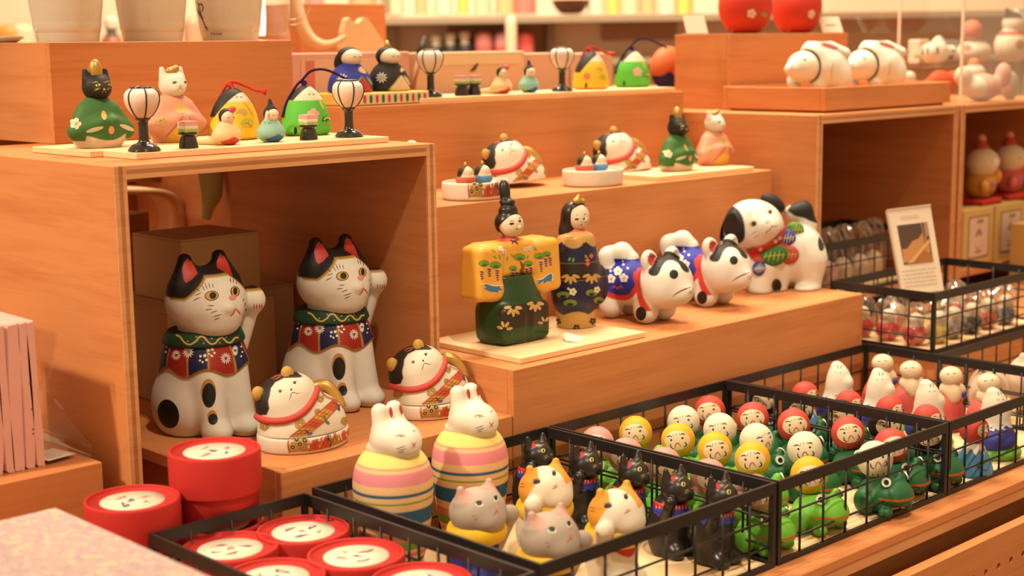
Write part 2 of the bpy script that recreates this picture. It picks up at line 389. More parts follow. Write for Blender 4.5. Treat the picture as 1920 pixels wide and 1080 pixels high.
# ---- display table
T = thing('display_table', 'long orange plywood display table with a drilled front panel', 'table', (1.3, 1.3, -.9))
wbox('table_top', .05, 2.9, .7275, 2.2, -.009, 0, WOODX, T)
wbox('lower_ply', .05, 2.9, .7285, 2.2, -.0205, -.0095, PLY_L, T)
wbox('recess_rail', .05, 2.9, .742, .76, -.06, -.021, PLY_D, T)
for x in (.1, 2.8):
    for y in (.80, 2.1): wbox('leg', x - .03, x + .03, y - .03, y + .03, -.9, -.0205, WOODZ, T, .002)
bm = bmesh.new()                                       # front panel with a row of drilled holes
holes = [1.19 + .0253 * k for k in range(14)]; zc = -.0625; rh = .0037; y0, y1 = .700, .712
def panel_faces(bm, y, flip):
    xs = [.05] + [h + s * .01265 for h in holes for s in (-1, 1)] + [2.9]
    z_lo, z_a, z_b, z_hi = -.34, zc - .01265, zc + .01265, -.0285
    def q(pts):
        vs = [bm.verts.new((p[0], y, p[1])) for p in pts]
        bm.faces.new(vs[::-1] if flip else vs)
    q([(.05, z_lo), (2.9, z_lo), (2.9, z_a), (.05, z_a)]); q([(.05, z_b), (2.9, z_b), (2.9, z_hi), (.05, z_hi)])
    q([(.05, z_a), (xs[1], z_a), (xs[1], z_b), (.05, z_b)]); q([(xs[-2], z_a), (2.9, z_a), (2.9, z_b), (xs[-2], z_b)])
    for h in holes:
        n = 16; ci = [(h + rh * math.cos(2 * math.pi * k / n + math.pi), zc + rh * math.sin(2 * math.pi * k / n + math.pi)) for k in range(n)]
        def sq(a):
            c, s_ = math.cos(a), math.sin(a); m_ = .01265 / max(abs(c), abs(s_)); return (h + c * m_, zc + s_ * m_)
        so = [sq(2 * math.pi * k / n + math.pi) for k in range(n)]
        for k in range(n): q([ci[k], so[k], so[(k + 1) % n], ci[(k + 1) % n]])
        if not flip:
            for k in range(n):
                a, b = ci[k], ci[(k + 1) % n]
                vs = [bm.verts.new((a[0], y0, a[1])), bm.verts.new((b[0], y0, b[1])), bm.verts.new((b[0], y1, b[1])), bm.verts.new((a[0], y1, a[1]))]; bm.faces.new(vs)
panel_faces(bm, y0, False); panel_faces(bm, y1, True)
for z, fl_ in ((-.0285, 0), (-.34, 1)):
    vs = [bm.verts.new(p) for p in ((.05, y0, z), (2.9, y0, z), (2.9, y1, z), (.05, y1, z))]; bm.faces.new(vs)
bmesh.ops.recalc_face_normals(bm, faces=bm.faces[:])
for v in bm.verts: v.co -= Vector((1.3, 1.3, -.9))
me = bpy.data.meshes.new('front_panel'); bm.to_mesh(me); bm.free(); obj('front_panel', me, WOODX, T)
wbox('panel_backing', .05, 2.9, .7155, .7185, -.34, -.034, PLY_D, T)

# ---- plywood carcasses
PT = .012
def ply_edge(parent, name, x0, x1, y, z0, z1, vertical):
    # three glued veneers showing on the front edge of a panel
    for k, (a, b, m, pr) in enumerate(((0, .36, PLY_L, .0000), (.36, .70, PLY_D, -.0002), (.70, 1, PLY_L, .0000))):
        if vertical: wbox(name, x0 + (x1 - x0) * a, x0 + (x1 - x0) * b, y - .0016 - pr * 0, y, z0, z1, m, parent, 0)
        else: wbox(name, x0, x1, y - .0016, y, z0 + (z1 - z0) * a, z0 + (z1 - z0) * b, m, parent, 0)
def cubby(name, label, x0, x1, y0, y1, zt, floor=None, back=False):
    t = thing(name, label, 'cubby box', ((x0 + x1) / 2, (y0 + y1) / 2, 0))
    wbox('side_panel', x0, x0 + PT, y0, y1, 0, zt, WOODY, t, .0008)
    wbox('side_panel', x1 - PT, x1, y0, y1, 0, zt, WOODY, t, .0008)
    wbox('top_panel', x0 + PT, x1 - PT, y0, y1, zt - PT, zt, WOODX, t, .0003)
    ply_edge(t, 'edge_veneer', x0, x0 + PT, y0, 0, zt - .0004, True); ply_edge(t, 'edge_veneer', x1 - PT, x1, y0, 0, zt - .0004, True)
    ply_edge(t, 'edge_veneer', x0 + PT, x1 - PT, y0, zt - PT, zt - .0003, False)
    if floor: wbox('shelf_panel', x0 + PT, x1 - PT, y0 + .004, y1, floor - PT, floor, WOODX, t)
    if back: wbox('back_panel', x0 + PT, x1 - PT, y1 - .006, y1, 0, zt - PT, WOODX, t)
    return t
ZC = .3615
cubby('cubby_box', 'large open plywood cubby holding the two beckoning cats', .643, 1.0095, 1.1666, 1.531, ZC)
cubby('cubby_box', 'empty-topped plywood cubby behind the wire basket with the upright sign', 1.700, 2.068, 1.1756, 1.535, ZC, .104, True)
cubby('cubby_box', 'plywood cubby at the right edge holding yellow gift boxes', 2.0765, 2.46, 1.1756, 1.535, ZC, .104, True)
def riser(name, label, x0, x1, y0, y1, z0, z1, cat='display riser'):
    t = thing(name, label, cat, ((x0 + x1) / 2, (y0 + y1) / 2, z0))
    p = .009
    wbox('front_panel', x0, x1, y0, y0 + p, z0, z1, WOODX, t, .0006)
    wbox('side_panel', x0, x0 + p, y0 + p, y1, z0, z1, WOODY, t, .0004); wbox('side_panel', x1 - p, x1, y0 + p, y1, z0, z1, WOODY, t, .0004)
    wbox('top_panel', x0 + p, x1 - p, y0 + p, y1 - p, z1 - p, z1, WOODX, t, .0001)
    wbox('back_panel', x0 + p, x1 - p, y1 - p, y1, z0, z1, WOODX, t, .0004)
    return t
riser('stepped_riser', 'lowest plywood step, holding the standing dolls and the dogs', 1.0105, 1.636, 1.055, 1.2325, 0, .139)
riser('stepped_riser', 'middle plywood step, holding the cat lids and round white dishes', 1.0115, 1.680, 1.2335, 1.3995, 0, .286)
riser('stepped_riser', 'top plywood step, holding lanterns and doll bells', 1.0735, 1.6915, 1.4005, 1.57, 0, .391)
riser('display_riser', 'plywood riser under the three white cups', .758, 1.072, 1.4965, 1.72, ZC + .0002, .4695)
wbox('support_crate', .77, .94, 1.70, 1.86, 0, ZC, WOODX); tag(bpy.data.objects['support_crate'], 'plain plywood crate standing behind the cat cubby', 'crate')
riser('display_riser', 'plywood riser behind the rabbit tray, under the red figures', 1.7745, 2.077, 1.380, 1.4875, ZC + .0002, .4725)
t = thing('platform', 'low plywood platform under the two lying cats', 'platform', (.87, 1.1, 0))
wbox('front_panel', .728, 1.0095, 1.0555, 1.064, 0, .093, WOODX, t, .001); wbox('side_panel', .728, .7365, 1.064, 1.164, 0, .093, WOODY, t)
wbox('top_panel', .7365, 1.001, 1.064, 1.164, .0845, .093, WOODX, t, .0001); wbox('side_panel', 1.001, 1.0095, 1.064, 1.164, 0, .093, WOODY, t)
t = thing('platform', 'inner plywood platform inside the cubby under the beckoning cats', 'platform', (.84, 1.33, 0))
wbox('top_panel', .688, .9965, 1.165, 1.50, .081, .093, WOODX, t, .001)
for x in (.70, .98): wbox('side_panel', x, x + .012, 1.18, 1.50, 0, .081, WOODY, t)
def plank(label, x0, x1, y0, y1, z, th=.006, mat=None):
    o = wbox('pine_board', x0, x1, y0, y1, z, z + th, mat or PINEX, None, .0005); tag(o, label, 'board', 'thin pine boards under the dolls'); return o
plank('thin pine board under the cat dolls in green and pink robes', .681, .93, 1.277, 1.392, ZC + .0002)
plank('thin pine board along the cubby front under lanterns and little dolls', .6945, .990, 1.216, 1.2765, ZC + .0002)
plank('pale pine board under the standing lord and lady dolls', 1.036, 1.2285, 1.070, 1.215, .1392)
plank('thin pine board under the small cat doll pair on the middle step', 1.452, 1.652, 1.243, 1.335, .2862)
plank('long pine board on the top step under the lanterns', 1.195, 1.677, 1.406, 1.50, .3912)
# tray
t = thing('wooden_tray', 'shallow plywood tray holding the two white rabbits', 'tray', (1.91, 1.28, ZC))
x0, x1, y0, y1, z0, z1 = 1.746, 2.078, 1.194, 1.372, ZC + .0035, .3965
wbox('tray_base', x0 + .008, x1 - .008, y0 + .008, y1 - .008, ZC + .0002, ZC + .008, WOODX, t)
wbox('tray_side', x0, x1, y0, y0 + .008, z0, z1, WOODX, t); wbox('tray_side', x0, x1, y1 - .008, y1, z0, z1, WOODX, t)
wbox('tray_side', x0, x0 + .008, y0 + .008, y1 - .008, z0, z1, WOODY, t); wbox('tray_side', x1 - .008, x1, y0 + .008, y1 - .008, z0, z1, WOODY, t)
wbox('tray_floor', x0 + .008, x1 - .008, y0 + .008, y1 - .008, ZC + .020, ZC + .023, WOODX, t)
# stack under the upper basket
wbox('tier_box', 1.642, 2.46, .952, 1.168, 0, .0715, WOODX); tag(bpy.data.objects['tier_box'], 'low plywood box lifting the basket of wrapped toys', 'riser box')
# left block
t = riser('wooden_block', 'plywood block at the left edge under the folded pink cloths', .38, .6235, 1.179, 1.42, 0, .10, 'block')

# ---- wire baskets
def basket(label, x0, x1, y0, y1, z0, nx=7, ny=7, hgt=.078):
    t = thing('wire_basket', label, 'basket', ((x0 + x1) / 2, (y0 + y1) / 2, z0), 0, 'black wire baskets'); hx, hy = (x1 - x0) / 2, (y1 - y0) / 2
    mb = MB(); w = .0028; rz0, rz1 = hgt - .0105, hgt
    for (a, b, c, d) in ((-hx, hx, -hy, -hy + w), (-hx, hx, hy - w, hy), (-hx, -hx + w, -hy + w, hy - w), (hx - w, hx, -hy + w, hy - w)): mb.box(a, b, c, d, rz0, rz1)
    obj('rim', mb.mesh('rim'), BLACK_WIRE, t)
    mb = MB(); w = .003
    for (a, b, c, d) in ((-hx, hx, -hy, -hy + w), (-hx, hx, hy - w, hy), (-hx, -hx + w, -hy + w, hy - w), (hx - w, hx, -hy + w, hy - w)): mb.box(a, b, c, d, .0003, .0055)
    obj('base_frame', mb.mesh('base_frame'), BLACK_WIRE, t)
    pm = box_mesh(.0048, .0048, rz0 - .0055, 0)
    for sx in (-1, 1):
        for sy in (-1, 1): obj('corner_post', pm, BLACK_WIRE, t, (sx * (hx - .0024), sy * (hy - .0024), .0055))
    wm = mk_mesh('wire', *tube([(0, 0, .004), (0, 0, hgt - .006)], .0013, 6), smooth=True)
    wx = mk_mesh('wire', *tube([(-hx + .003, 0, 0), (hx - .003, 0, 0)], .0011, 6), smooth=True); wy = mk_mesh('wire', *tube([(0, -hy + .003, 0), (0, hy - .003, 0)], .0011, 6), smooth=True)
    for sy in (-1, 1):
        for k in range(nx): obj('wire', wm, BLACK_WIRE, t, ((k - (nx - 1) / 2) * (2 * hx - .016) / (nx + .5), sy * (hy - .0018), 0))
        for z in (.0445, .0195): obj('wire', wx, BLACK_WIRE, t, (0, sy * (hy - .0035), z))
    for sx in (-1, 1):
        for k in range(ny): obj('wire', wm, BLACK_WIRE, t, (sx * (hx - .0018), (k - (ny - 1) / 2) * (2 * hy - .016) / (ny + .5), 0))
        for z in (.0445, .0195): obj('wire', wy, BLACK_WIRE, t, (sx * (hx - .0035), 0, z))
    ln = wbox('liner_board', -hx + .004, hx - .004, -hy + .004, hy - .004, .0004, .0028, PINEX); ln.parent = t
    return t
basket('small black wire basket full of round red tins', .583, .7365, .748, 1.033, 0, 3, 7)
basket('black wire basket of striped egg rabbits and beckoning cats', .7495, 1.0425, .7555, 1.0405, 0)
basket('black wire basket packed with frogs carrying daruma dolls', 1.046, 1.333, .7555, 1.0405, 0)
basket('black wire basket of rabbits, red hooded dolls and a blue mountain', 1.3355, 1.6225, .7555, 1.0405, 0)
basket('black wire basket at the right edge below the wrapped toys', 1.6255, 1.9125, .788, .940, 0, 7, 3)
basket('raised black wire basket of wrapped red toys with an upright sign', 1.641, 1.928, .955, 1.107, .0717, 7, 3)
basket('rear black wire basket of film bags inside the cubby', 1.716, 2.003, 1.180, 1.332, .1042, 7, 3)
# ============================================================ FIGURES
WHITE = (.80, .76, .68); CREAM = (.80, .68, .50); INK = (.012, .010, .009); RED = (.62, .035, .022); NAVY = (.012, .016, .07); GREEN = (.012, .05, .018)
GOLDC = (.62, .36, .08); PINK = (.80, .20, .17); BLUE = (.03, .04, .42); YEL = (.86, .52, .02); OCHRE = (.50, .27, .05)
def poly_sd(uv, poly):                                  # signed distance (pixels) to a closed outline, negative inside
    P = np.asarray(poly, float); d = np.full(len(uv), 1e9); ins = np.zeros(len(uv), bool); n = len(P)
    for i in range(n):
        a, b = P[i], P[(i + 1) % n]; ab = b - a; t = np.clip(((uv - a) @ ab) / (ab @ ab + 1e-9), 0, 1)
        d = np.minimum(d, np.hypot(*(uv - a - t[:, None] * ab).T)); c = (a[1] > uv[:, 1]) != (b[1] > uv[:, 1])
        ins ^= c & (uv[:, 0] < (b[0] - a[0]) * (uv[:, 1] - a[1]) / (b[1] - a[1] + 1e-12) + a[0])
    return np.where(ins, -d, d)
class Fig:
    def __init__(s, name, label, cat, u, v, z, rz=0, group=None, loc=None):
        s.loc = np.array(loc if loc is not None else at(u, v, z), float); s.rz = rz; s.t = thing(name, label, cat, s.loc, rz, group)
        c, n_ = math.cos(rz), math.sin(rz); s.M = np.array([[c, -n_, 0], [n_, c, 0], [0, 0, 1]]); s.k = ppm(s.loc)
    def px(s, P):
        d = np.asarray(P, float) @ s.M.T + s.loc - CPOS; z = d @ CF; return np.stack([d @ CR / z * FPX + 960, -(d @ CU) / z * FPX + 540], 1)
    def mask(s, P, poly, f=None, w=1.3, sm=True):
        if sm and len(poly) > 3: poly = smooth_prof(list(poly) + [poly[0]], 6 * len(poly))[:-1]
        m = np.clip(.5 - poly_sd(s.px(P), poly) / w, 0, 1)
        if f is not None:
            n = grad(f, P) @ s.M.T; vd = CPOS - s.loc; m = m * (n @ vd > -.05 * np.linalg.norm(vd))
        return m
    def p3(s, u, v, c=0):                                # local point seen at (u, v), c metres nearer than the base centre
        dep = float(np.dot(s.loc - CPOS, CF)) - c; return ((CPOS + ray(u, v) * dep) - s.loc) @ s.M
    def body(s, name, f, lo, hi, h, colf, mat=None): s.f = f; return body(name, f, lo, hi, h, colf, mat or CLAY, s.t)
    def paint(s, f=None, eps=.00022): return Paint(f or s.f, s.loc, s.rz, eps)
    def path(s, pts, f=None, n=40):
        p, hit = Paint(f or s.f, s.loc, s.rz).trace(smooth_prof(pts, n)); return p[hit]
    def tube(s, name, P, r, col, mat=None, n=8, closed=False, parent=None):
        V, F = tube(P, r, n, closed); return obj(name, mk_mesh(name, V, F, np.broadcast_to(np.array(col, float), (len(V), 3)), True), mat or CLAY, parent or s.t)
    def done(s): s.t.location = [float(x) for x in s.loc]; return s.t

# ---- beckoning cats
def maneki():
    g = Fig('beckoning_cat', 'white beckoning cat with black ears, in front of the cardboard boxes', 'cat figurine', 388, 805, .093, 0, 'beckoning cats in the cubby')
    def fb(P):
        d = ell(P, (0, .005, .040), (.0415, .044, .052)); d = smin(d, ell(P, (0, -.004, .074), (.035, .034, .040)), .02)
        for sx in (-1, 1):
            d = smin(d, ell(P, (sx * .0265, .008, .026), (.020, .035, .032)), .012)
            d = smin(d, cap(P, (sx * .014, -.030, .066), (sx * .015, -.040, .010), .0125, .0135), .010)
            d = smin(d, ell(P, (sx * .016, -.046, .009), (.0125, .016, .0105)), .006)
        d = smin(d, ell(P, (.03, .035, .012), (.012, .012, .012)), .01)
        return smax(d, -P[..., 2], .002)
    def fh(P):
        d = ell(P, (0, -.009, .129), (.0395, .037, .0335)); d = smin(d, ell(P, (0, -.037, .121), (.018, .011, .012)), .010)
        d = smin(d, ell(P, (0, -.0475, .1265), (.0052, .004, .004)), .005); d = smin(d, ell(P, (0, -.026, .108), (.022, .018, .012)), .01)
        for sx in (-1, 1):
            e = smax(cap(P, (sx * .0200, -.008, .148), (sx * .0190, -.005, .1690), .0165, .0070), np.abs(P[..., 1] + .0065) - .0105, .006)
            d = smin(d, e, .009)
        return d
    def fa(P):
        d = cap(P, (.037, -.004, .080), (.045, -.013, .112), .0105, .0090); return smin(d, ell(P, (.0465, -.018, .125), (.0128, .0135, .0138)), .006)
    def f(P): return smin(smin(fb(P), fh(P), .006), fa(P), .006)
    def colf(P):
        c = np.broadcast_to(np.array(WHITE), (len(P), 3)).copy()
        hd = P[:, 2] > .118
        # black cap over both ears: above a dipping line that wraps the head
        lim = .1565 - .018 * np.clip((np.abs(P[:, 0]) - .012) / .020, 0, 1.1)
        lim = np.where(P[:, 1] > .004, .140, lim); m = edge(lim - P[:, 2], .0012) * hd
        gm = edge(lim - .0022 - P[:, 2], .001) * hd * (P[:, 1] < -.008)
        c = mixc(c, OCHRE, gm); c = mixc(c, INK, m); return c
    b = g.body('body', f, (-.055, -.066, 0), (.062, .062, .183), .00125, colf)
    # bib: a band of padded cloth squares round the neck
    ring = lambda P: np.hypot(P[..., 0], P[..., 1] * .98 + .003)
    fbib = lambda P: smax(smin(fb(P), ell(P, (0, -.002, .076), (.0355, .035, .019)), .008) - .0018, smax(np.abs(P[..., 2] - .0785 + .004 * np.cos(np.arctan2(P[..., 0], -P[..., 1]) * 6.2)) - .0150, -(np.hypot(P[..., 0], P[..., 1]) - .026), .002), .0025)
    def bibc(P):
        ph = np.degrees(np.arctan2(P[:, 0], -P[:, 1])); q = (ph + 88) % 61.5; red = q < 35
        c = np.where(red[:, None], np.array((.36, .022, .014)), np.array(NAVY)); e = np.minimum(np.abs(q - 35), np.minimum(q, 61.5 - q))
        c = mixc(c, OCHRE, np.clip(1.6 - e, 0, 1)); low = .0785 - .004 * np.cos(np.radians(ph) * 6.2) - .015
        return mixc(c, OCHRE, np.clip((low + .0026 - P[:, 2]) / .0008, 0, 1))
    bib = body('bib', fbib, (-.052, -.052, .05), (.052, .052, .1), .00125, bibc, CLAY, g.t)
    fcol = lambda P: smax(smin(fb(P), ell(P, (0, -.002, .090), (.037, .036, .02)), .01) - .0016, np.abs(P[..., 2] - .0955) - .0068, .002)
    co = body('collar', fcol, (-.045, -.045, .085), (.045, .045, .106), .00125, GREEN, CLAY, g.t)
    fz = lambda P: np.minimum(fbib(P), fcol(P))
    p = g.paint(fcol)
    p.line([(330, 628), (338, 632), (346, 642), (356, 646), (367, 640), (374, 632), (382, 632), (389, 640), (396, 645), (404, 643), (411, 635), (418, 634), (425, 641), (433, 642), (440, 634), (447, 633)], 3.4, GOLDC, 5, False); p.build('gold_wave', co)
    for x, y in ((368, 632), (397, 635), (424, 632), (352, 640), (382, 644), (412, 643), (434, 640)): p.oval(x, y, 1.5, 1.5, (.25, .5, .3), 0, 8, 1)
    p.build('collar_dots', co)
    p = g.paint(fbib)
    for x, y, r, sq in ((331, 666, 10, .85), (353, 660, 11.5, .92), (423, 672, 11, .95), (440, 658, 10, .6)): p.daisy(x, y, r, 13, WHITE, None, sq)
    p.build('flowers', bib)
    for x, y, r in ((376, 668, 2.6), (384, 667, 3.2), (391, 657, 2.7), (398, 655, 3), (402, 662, 2.4), (396, 667, 2.2), (392, 664, 2), (375, 676, 2.2), (380, 679, 2.2), (387, 675, 2.6), (398, 668, 2), (316, 640, 2), (320, 645, 2), (313, 650, 2), (311, 660, 2), (318, 656, 2), (452, 650, 1.8), (454, 660, 1.8), (452, 668, 1.8)): p.oval(x, y, r, r, WHITE, 0, 10, 1)
    p.build('dots', bib)
    p = g.paint(f)
    red_in = (.50, .035, .025)
    p.blob([(341, 506), (345, 492), (351, 485), (358, 489), (364, 498), (371, 513), (360, 524), (349, 531), (344, 524)], red_in, 5); p.build('inner_ear', b)
    p.blob([(406, 493), (409, 481), (413, 475), (420, 480), (427, 492), (434, 512), (436, 518), (428, 514), (413, 506), (407, 502)], red_in, 5); p.build('inner_ear', b)
    for (x, y, rx, ry, px_) in ((397, 554.5, 11.5, 8, 2), (440.5, 546.5, 7, 8.5, 0)):
        p.oval(x, y, rx + 1.6, ry + 1.3, INK, -6, 24); p.oval(x, y, rx, ry, (.66, .42, .06), -6, 24); p.oval(x + px_, y - .4, rx * .56, ry * .82, INK, 0, 18); p.build('eye', b)
    p.oval(436, 558, 6.5, 5, (.80, .30, .20), 0, 16); p.build('nose', b)
    p.line([(431, 593), (437, 588), (441, 578)], 1.8, RED); p.line([(441, 578), (446, 583), (451, 589)], 1.8, RED); p.build('mouth', b)
    br = (.16, .075, .03)
    for q in (((389, 573), (402, 573)), ((385, 581), (398, 579)), ((394, 587), (408, 582)), ((399, 594), (416, 589)), ((401, 600), (413, 595)), ((362, 564), (376, 557)), ((365, 554), (378, 549)), ((384, 545), (378, 534)), ((389, 543), (384, 530)), ((394, 541), (391, 530)), ((400, 540), (398, 531)), ((375, 546), (366, 541)), ((433, 530), (431, 521)), ((438, 531), (437, 522)), ((443, 534), (444, 526)), ((459, 575), (460, 566)), ((461, 584), (462, 577)), ((455, 565), (458, 559))): p.line(q, 1.5, br, 4)
    p.build('whiskers', b)
    p.oval(316, 776, 19.5, 27.5, INK, -15, 28, 6); p.build('spot', b); p.oval(391, 735, 14, 25, OCHRE, 0, 26, 6); p.oval(392, 741, 12.5, 23, INK, 0, 26, 6); p.build('spot', b); p.oval(398, 780, 9, 11, OCHRE, 0, 20, 4); p.oval(399.5, 786, 8.8, 10.5, INK, 0, 20, 4); p.build('spot', b)
    for x in (477, 482, 487, 491): p.line([(x, 580), (x - 1, 569)], 2, (.45, .07, .03), 4)
    p.build('claws', b)
    return g.t
mk = maneki()
P2 = at(624, 752, .093)
dup(mk, P2, 0, 'white beckoning cat with black ears, alone before the bare cubby wall')
# ---- lying cats (lid + dish)
LID = {}
def cat_lid(g, z0=.0145):
    """plump curled cat; local origin on the table under the dish"""
    hc = (-.0125, .004, .0445); ax = rotm(('Z', -12), ('Y', -16))
    def f0(P):
        return smin(ell(P, (.003, .002, .016), (.0445, .036, .035)), ell(P, hc, (.0300, .0265, .0255), ax), .010)
    ears, _ = Paint(f0, g.loc, 0).trace([(486, 741), (541, 703)]); ears = ears + np.array([(-.001, 0, .0015), (0, .002, .001)])
    def f(P):
        d = f0(P)
        for q in ears: d = smin(d, ell(P, q, (.0062, .0052, .0072), rotm(('Y', -16))), .002)
        return smax(d, z0 - P[..., 2], .0015)
    def colf(P):
        c = np.broadcast_to(np.array((.82, .74, .60)), (len(P), 3)).copy()
        hair = [(470, 781), (470, 745), (478, 722), (500, 704), (522, 697), (550, 692), (568, 706), (560, 708), (532, 709), (516, 717), (508, 728), (506, 741), (503, 752), (505, 766), (500, 778)]
        hd = (np.linalg.norm((P - np.array(hc)) @ ax / np.array((.030, .0265, .0255)), axis=1) < 1.28)
        c = mixc(c, (.028, .020, .013), g.mask(P, hair, None, 1.3, False) * hd)
        back = hd & (P[:, 1] > .012) & (P[:, 2] > .045); c[back] = (.028, .020, .013)
        for q in ears: c = mixc(c, GOLDC, np.clip((.0078 - np.linalg.norm(P - q, axis=1)) / .0006, 0, 1) * (f0(P) > .0012))
        return c
    return f, colf, hc
def lid_parts(g, parent, f, colf):
    b = body('cat_lid', f, (-.05, -.042, .0145), (.052, .042, .082), .00085, colf, CLAY, parent)
    P = g.path([(476, 775), (484, 782), (498, 788), (516, 790), (536, 788), (556, 781), (573, 769), (585, 753), (592, 738), (594, 728)], f, 48); g.tube('collar', P, .0034, (.62, .07, .05), n=8, parent=b)
    # gold tail curled on the back
    tl = smooth_prof([(.018, .012, .036), (.022, .010, .046), (.027, .005, .0510), (.033, -.001, .0490), (.037, -.007, .0400), (.0385, -.012, .030)], 24)
    V, F = tube(tl, np.linspace(.0064, .0050, len(tl)), 10); obj('tail', mk_mesh('tail', V, F, np.broadcast_to(np.array(GOLDC), (len(V), 3)), True), GOLD, b)
    p = g.paint(f)
    for (x, y) in ((525.5, 734.5), (552.5, 718.5)): p.oval(x, y, 2.6, 1.6, INK, -20, 10, 2); p.line([(x - 5, y - 1), (x, y - 3), (x + 4, y - 2.5)], 1.1, INK)
    p.build('eye', b); p.oval(546, 730.5, 2, 2, INK, 0, 8, 1); p.build('nose', b)
    p.line([(542, 751), (544.5, 745), (547, 737), (553, 736), (557, 738), (564, 736)], 1.2, (.25, .06, .03)); p.build('mouth', b)
    p.line([(508, 711), (513, 708), (519, 705), (527, 704), (521, 709), (512, 713)], 2.2, (.45, .10, .07)); p.build('hair_ribbon', b)
    gd = (.50, .30, .07)
    for (x, y, r) in ((563, 795, 11), (496, 799, 9), (601, 748, 7), (646, 789, 8), (595, 772, 6), (655, 762, 5)): p.flower(x, y, r, 5, gd, None, .5, 10)
    p.build('gold_crests', b)
    # brocade apron running down the flank
    cols = [(.03, .03, .10), (.62, .30, .05), (.60, .09, .025), (.62, .30, .05), (.60, .09, .025)]
    A = [(543, 819), (566, 801), (586, 784), (606, 766), (625, 750)]; B = [(577, 815), (592, 802), (607, 790), (624, 772), (645, 753)]
    for i in range(4):
        q = [A[i], A[i + 1], B[i + 1], B[i]]; c = np.mean(q, 0)
        pts = []
        for j in range(4):
            a0, b0 = np.array(q[j]), np.array(q[(j + 1) % 4]); pts += [a0 + (b0 - a0) * t for t in (0, .33, .66)]
        p.blob(pts, cols[i + 1], 3)
    p.build('brocade', b)
    for i in range(4):
        for t in (.3, .6): a0 = np.array(A[i]) * (1 - t) + np.array(A[i + 1]) * t; b0 = np.array(B[i]) * (1 - t) + np.array(B[i + 1]) * t; p.line([a0, b0], 1.1, (.30, .05, .02), 4)
        for t in (.35, .7): a0 = np.array(A[i]) * (1 - t) + np.array(B[i]) * t; b0 = np.array(A[i + 1]) * (1 - t) + np.array(B[i + 1]) * t; p.line([a0, b0], 1.1, (.30, .05, .02), 4)
    p.build('brocade_lattice', b)
    p.line(A, 1.6, RED, 5, False); p.line(B, 1.4, RED, 5, False); p.line([(625, 750), (610, 744), (600, 732)], 1.6, RED, 5, False); p.build('red_piping', b)
    p.line([(605, 778), (610, 789), (617, 795)], 4, (.05, .22, .05)); p.line([(620, 756), (630, 760), (636, 771)], 4, (.04, .09, .22)); p.line([(572, 805), (578, 812), (586, 812)], 3.6, (.04, .09, .22))
    for (x, y, c) in ((625, 742, (.8, .4, .1)), (632, 738, (.7, .7, .6)), (638, 733, (.8, .6, .55)), (640, 744, (.35, .45, .1)), (634, 747, (.8, .5, .5)), (644, 738, (.4, .3, .6))): p.oval(x, y, 3.4, 2.8, c, 20, 8, 1)
    p.build('ribbons', b)
    return b
def dish(parent, g=None, deco=True, name='dish'):
    fd = lambda P: smax(smax(ell(P, (.002, 0, .010), (.0455, .0375, .034)), np.abs(P[..., 2] - .0075) - .0075, .0022), -smax(ell(P, (.002, 0, .014), (.0425, .0345, .03)), .012 - P[..., 2], .001), .0008)
    b = body(name, fd, (-.046, -.04, 0), (.05, .04, .0155), .0009, (.82, .72, .58), CLAY, parent)
    if deco:
        p = g.paint(fd); gd = (.50, .30, .07)
        seg = [(541, 822, 848), (556, 819, 847), (580, 816, 846), (600, 812, 843), (619, 807, 838), (636, 801, 831), (650, 795, 823), (658, 791, 817)]
        cs = [(.42, .22, .06), (.42, .22, .06), (.60, .09, .025), (.60, .09, .025), (.45, .24, .05), (.60, .09, .025), (.60, .12, .03)]
        for i in range(7):
            (x0, a0, b0), (x1, a1, b1) = seg[i], seg[i + 1]; p.blob([(x0, a0), ((x0 + x1) / 2, (a0 + a1) / 2), (x1, a1), (x1, (a1 + b1) / 2), (x1, b1), ((x0 + x1) / 2, (b0 + b1) / 2), (x0, b0), (x0, (a0 + b0) / 2)], cs[i], 3)
        p.build('brocade_band', b)
        for (x, y) in ((549, 838), (562, 833), (571, 826), (556, 824)):
            for r in (7, 4.2, 1.8): p.oval(x, y, r, r * .85, (.55, .33, .10) if r != 4.2 else (.05, .03, .03), 0, 12, 1)
        for k in range(6): p.line([(578 + k * 8, 845 - k * 2), (592 + k * 8, 815 - k * 2.5)], 1, (.35, .05, .02), 4); p.line([(580 + k * 8, 818 - k * 2.4), (594 + k * 8, 842 - k * 2.4)], 1, (.35, .05, .02), 4)
        p.line([(617, 807), (614, 820), (619, 830), (617, 839)], 2, (.02, .02, .05), 4); p.line([(541, 822), (540, 835), (543, 850)], 2.2, RED, 4); p.line([(640, 800), (637, 812), (641, 826)], 3, (.8, .7, .6), 4)
        p.build('brocade_pattern', b)
    return b
def lying_cat():
    g = Fig('lying_cat_box', 'curled white cat box with red collar, nearer the red tins', 'cat figurine', 566, 833, .0932, 0, 'curled cat boxes')
    f, colf, hc = cat_lid(g); lid_parts(g, g.t, f, colf); dish(g.t, g); return g
lc = lying_cat()
dup(lc.t, at(806, 772, .0932), 0, 'curled white cat box with red collar, beside the plywood step')
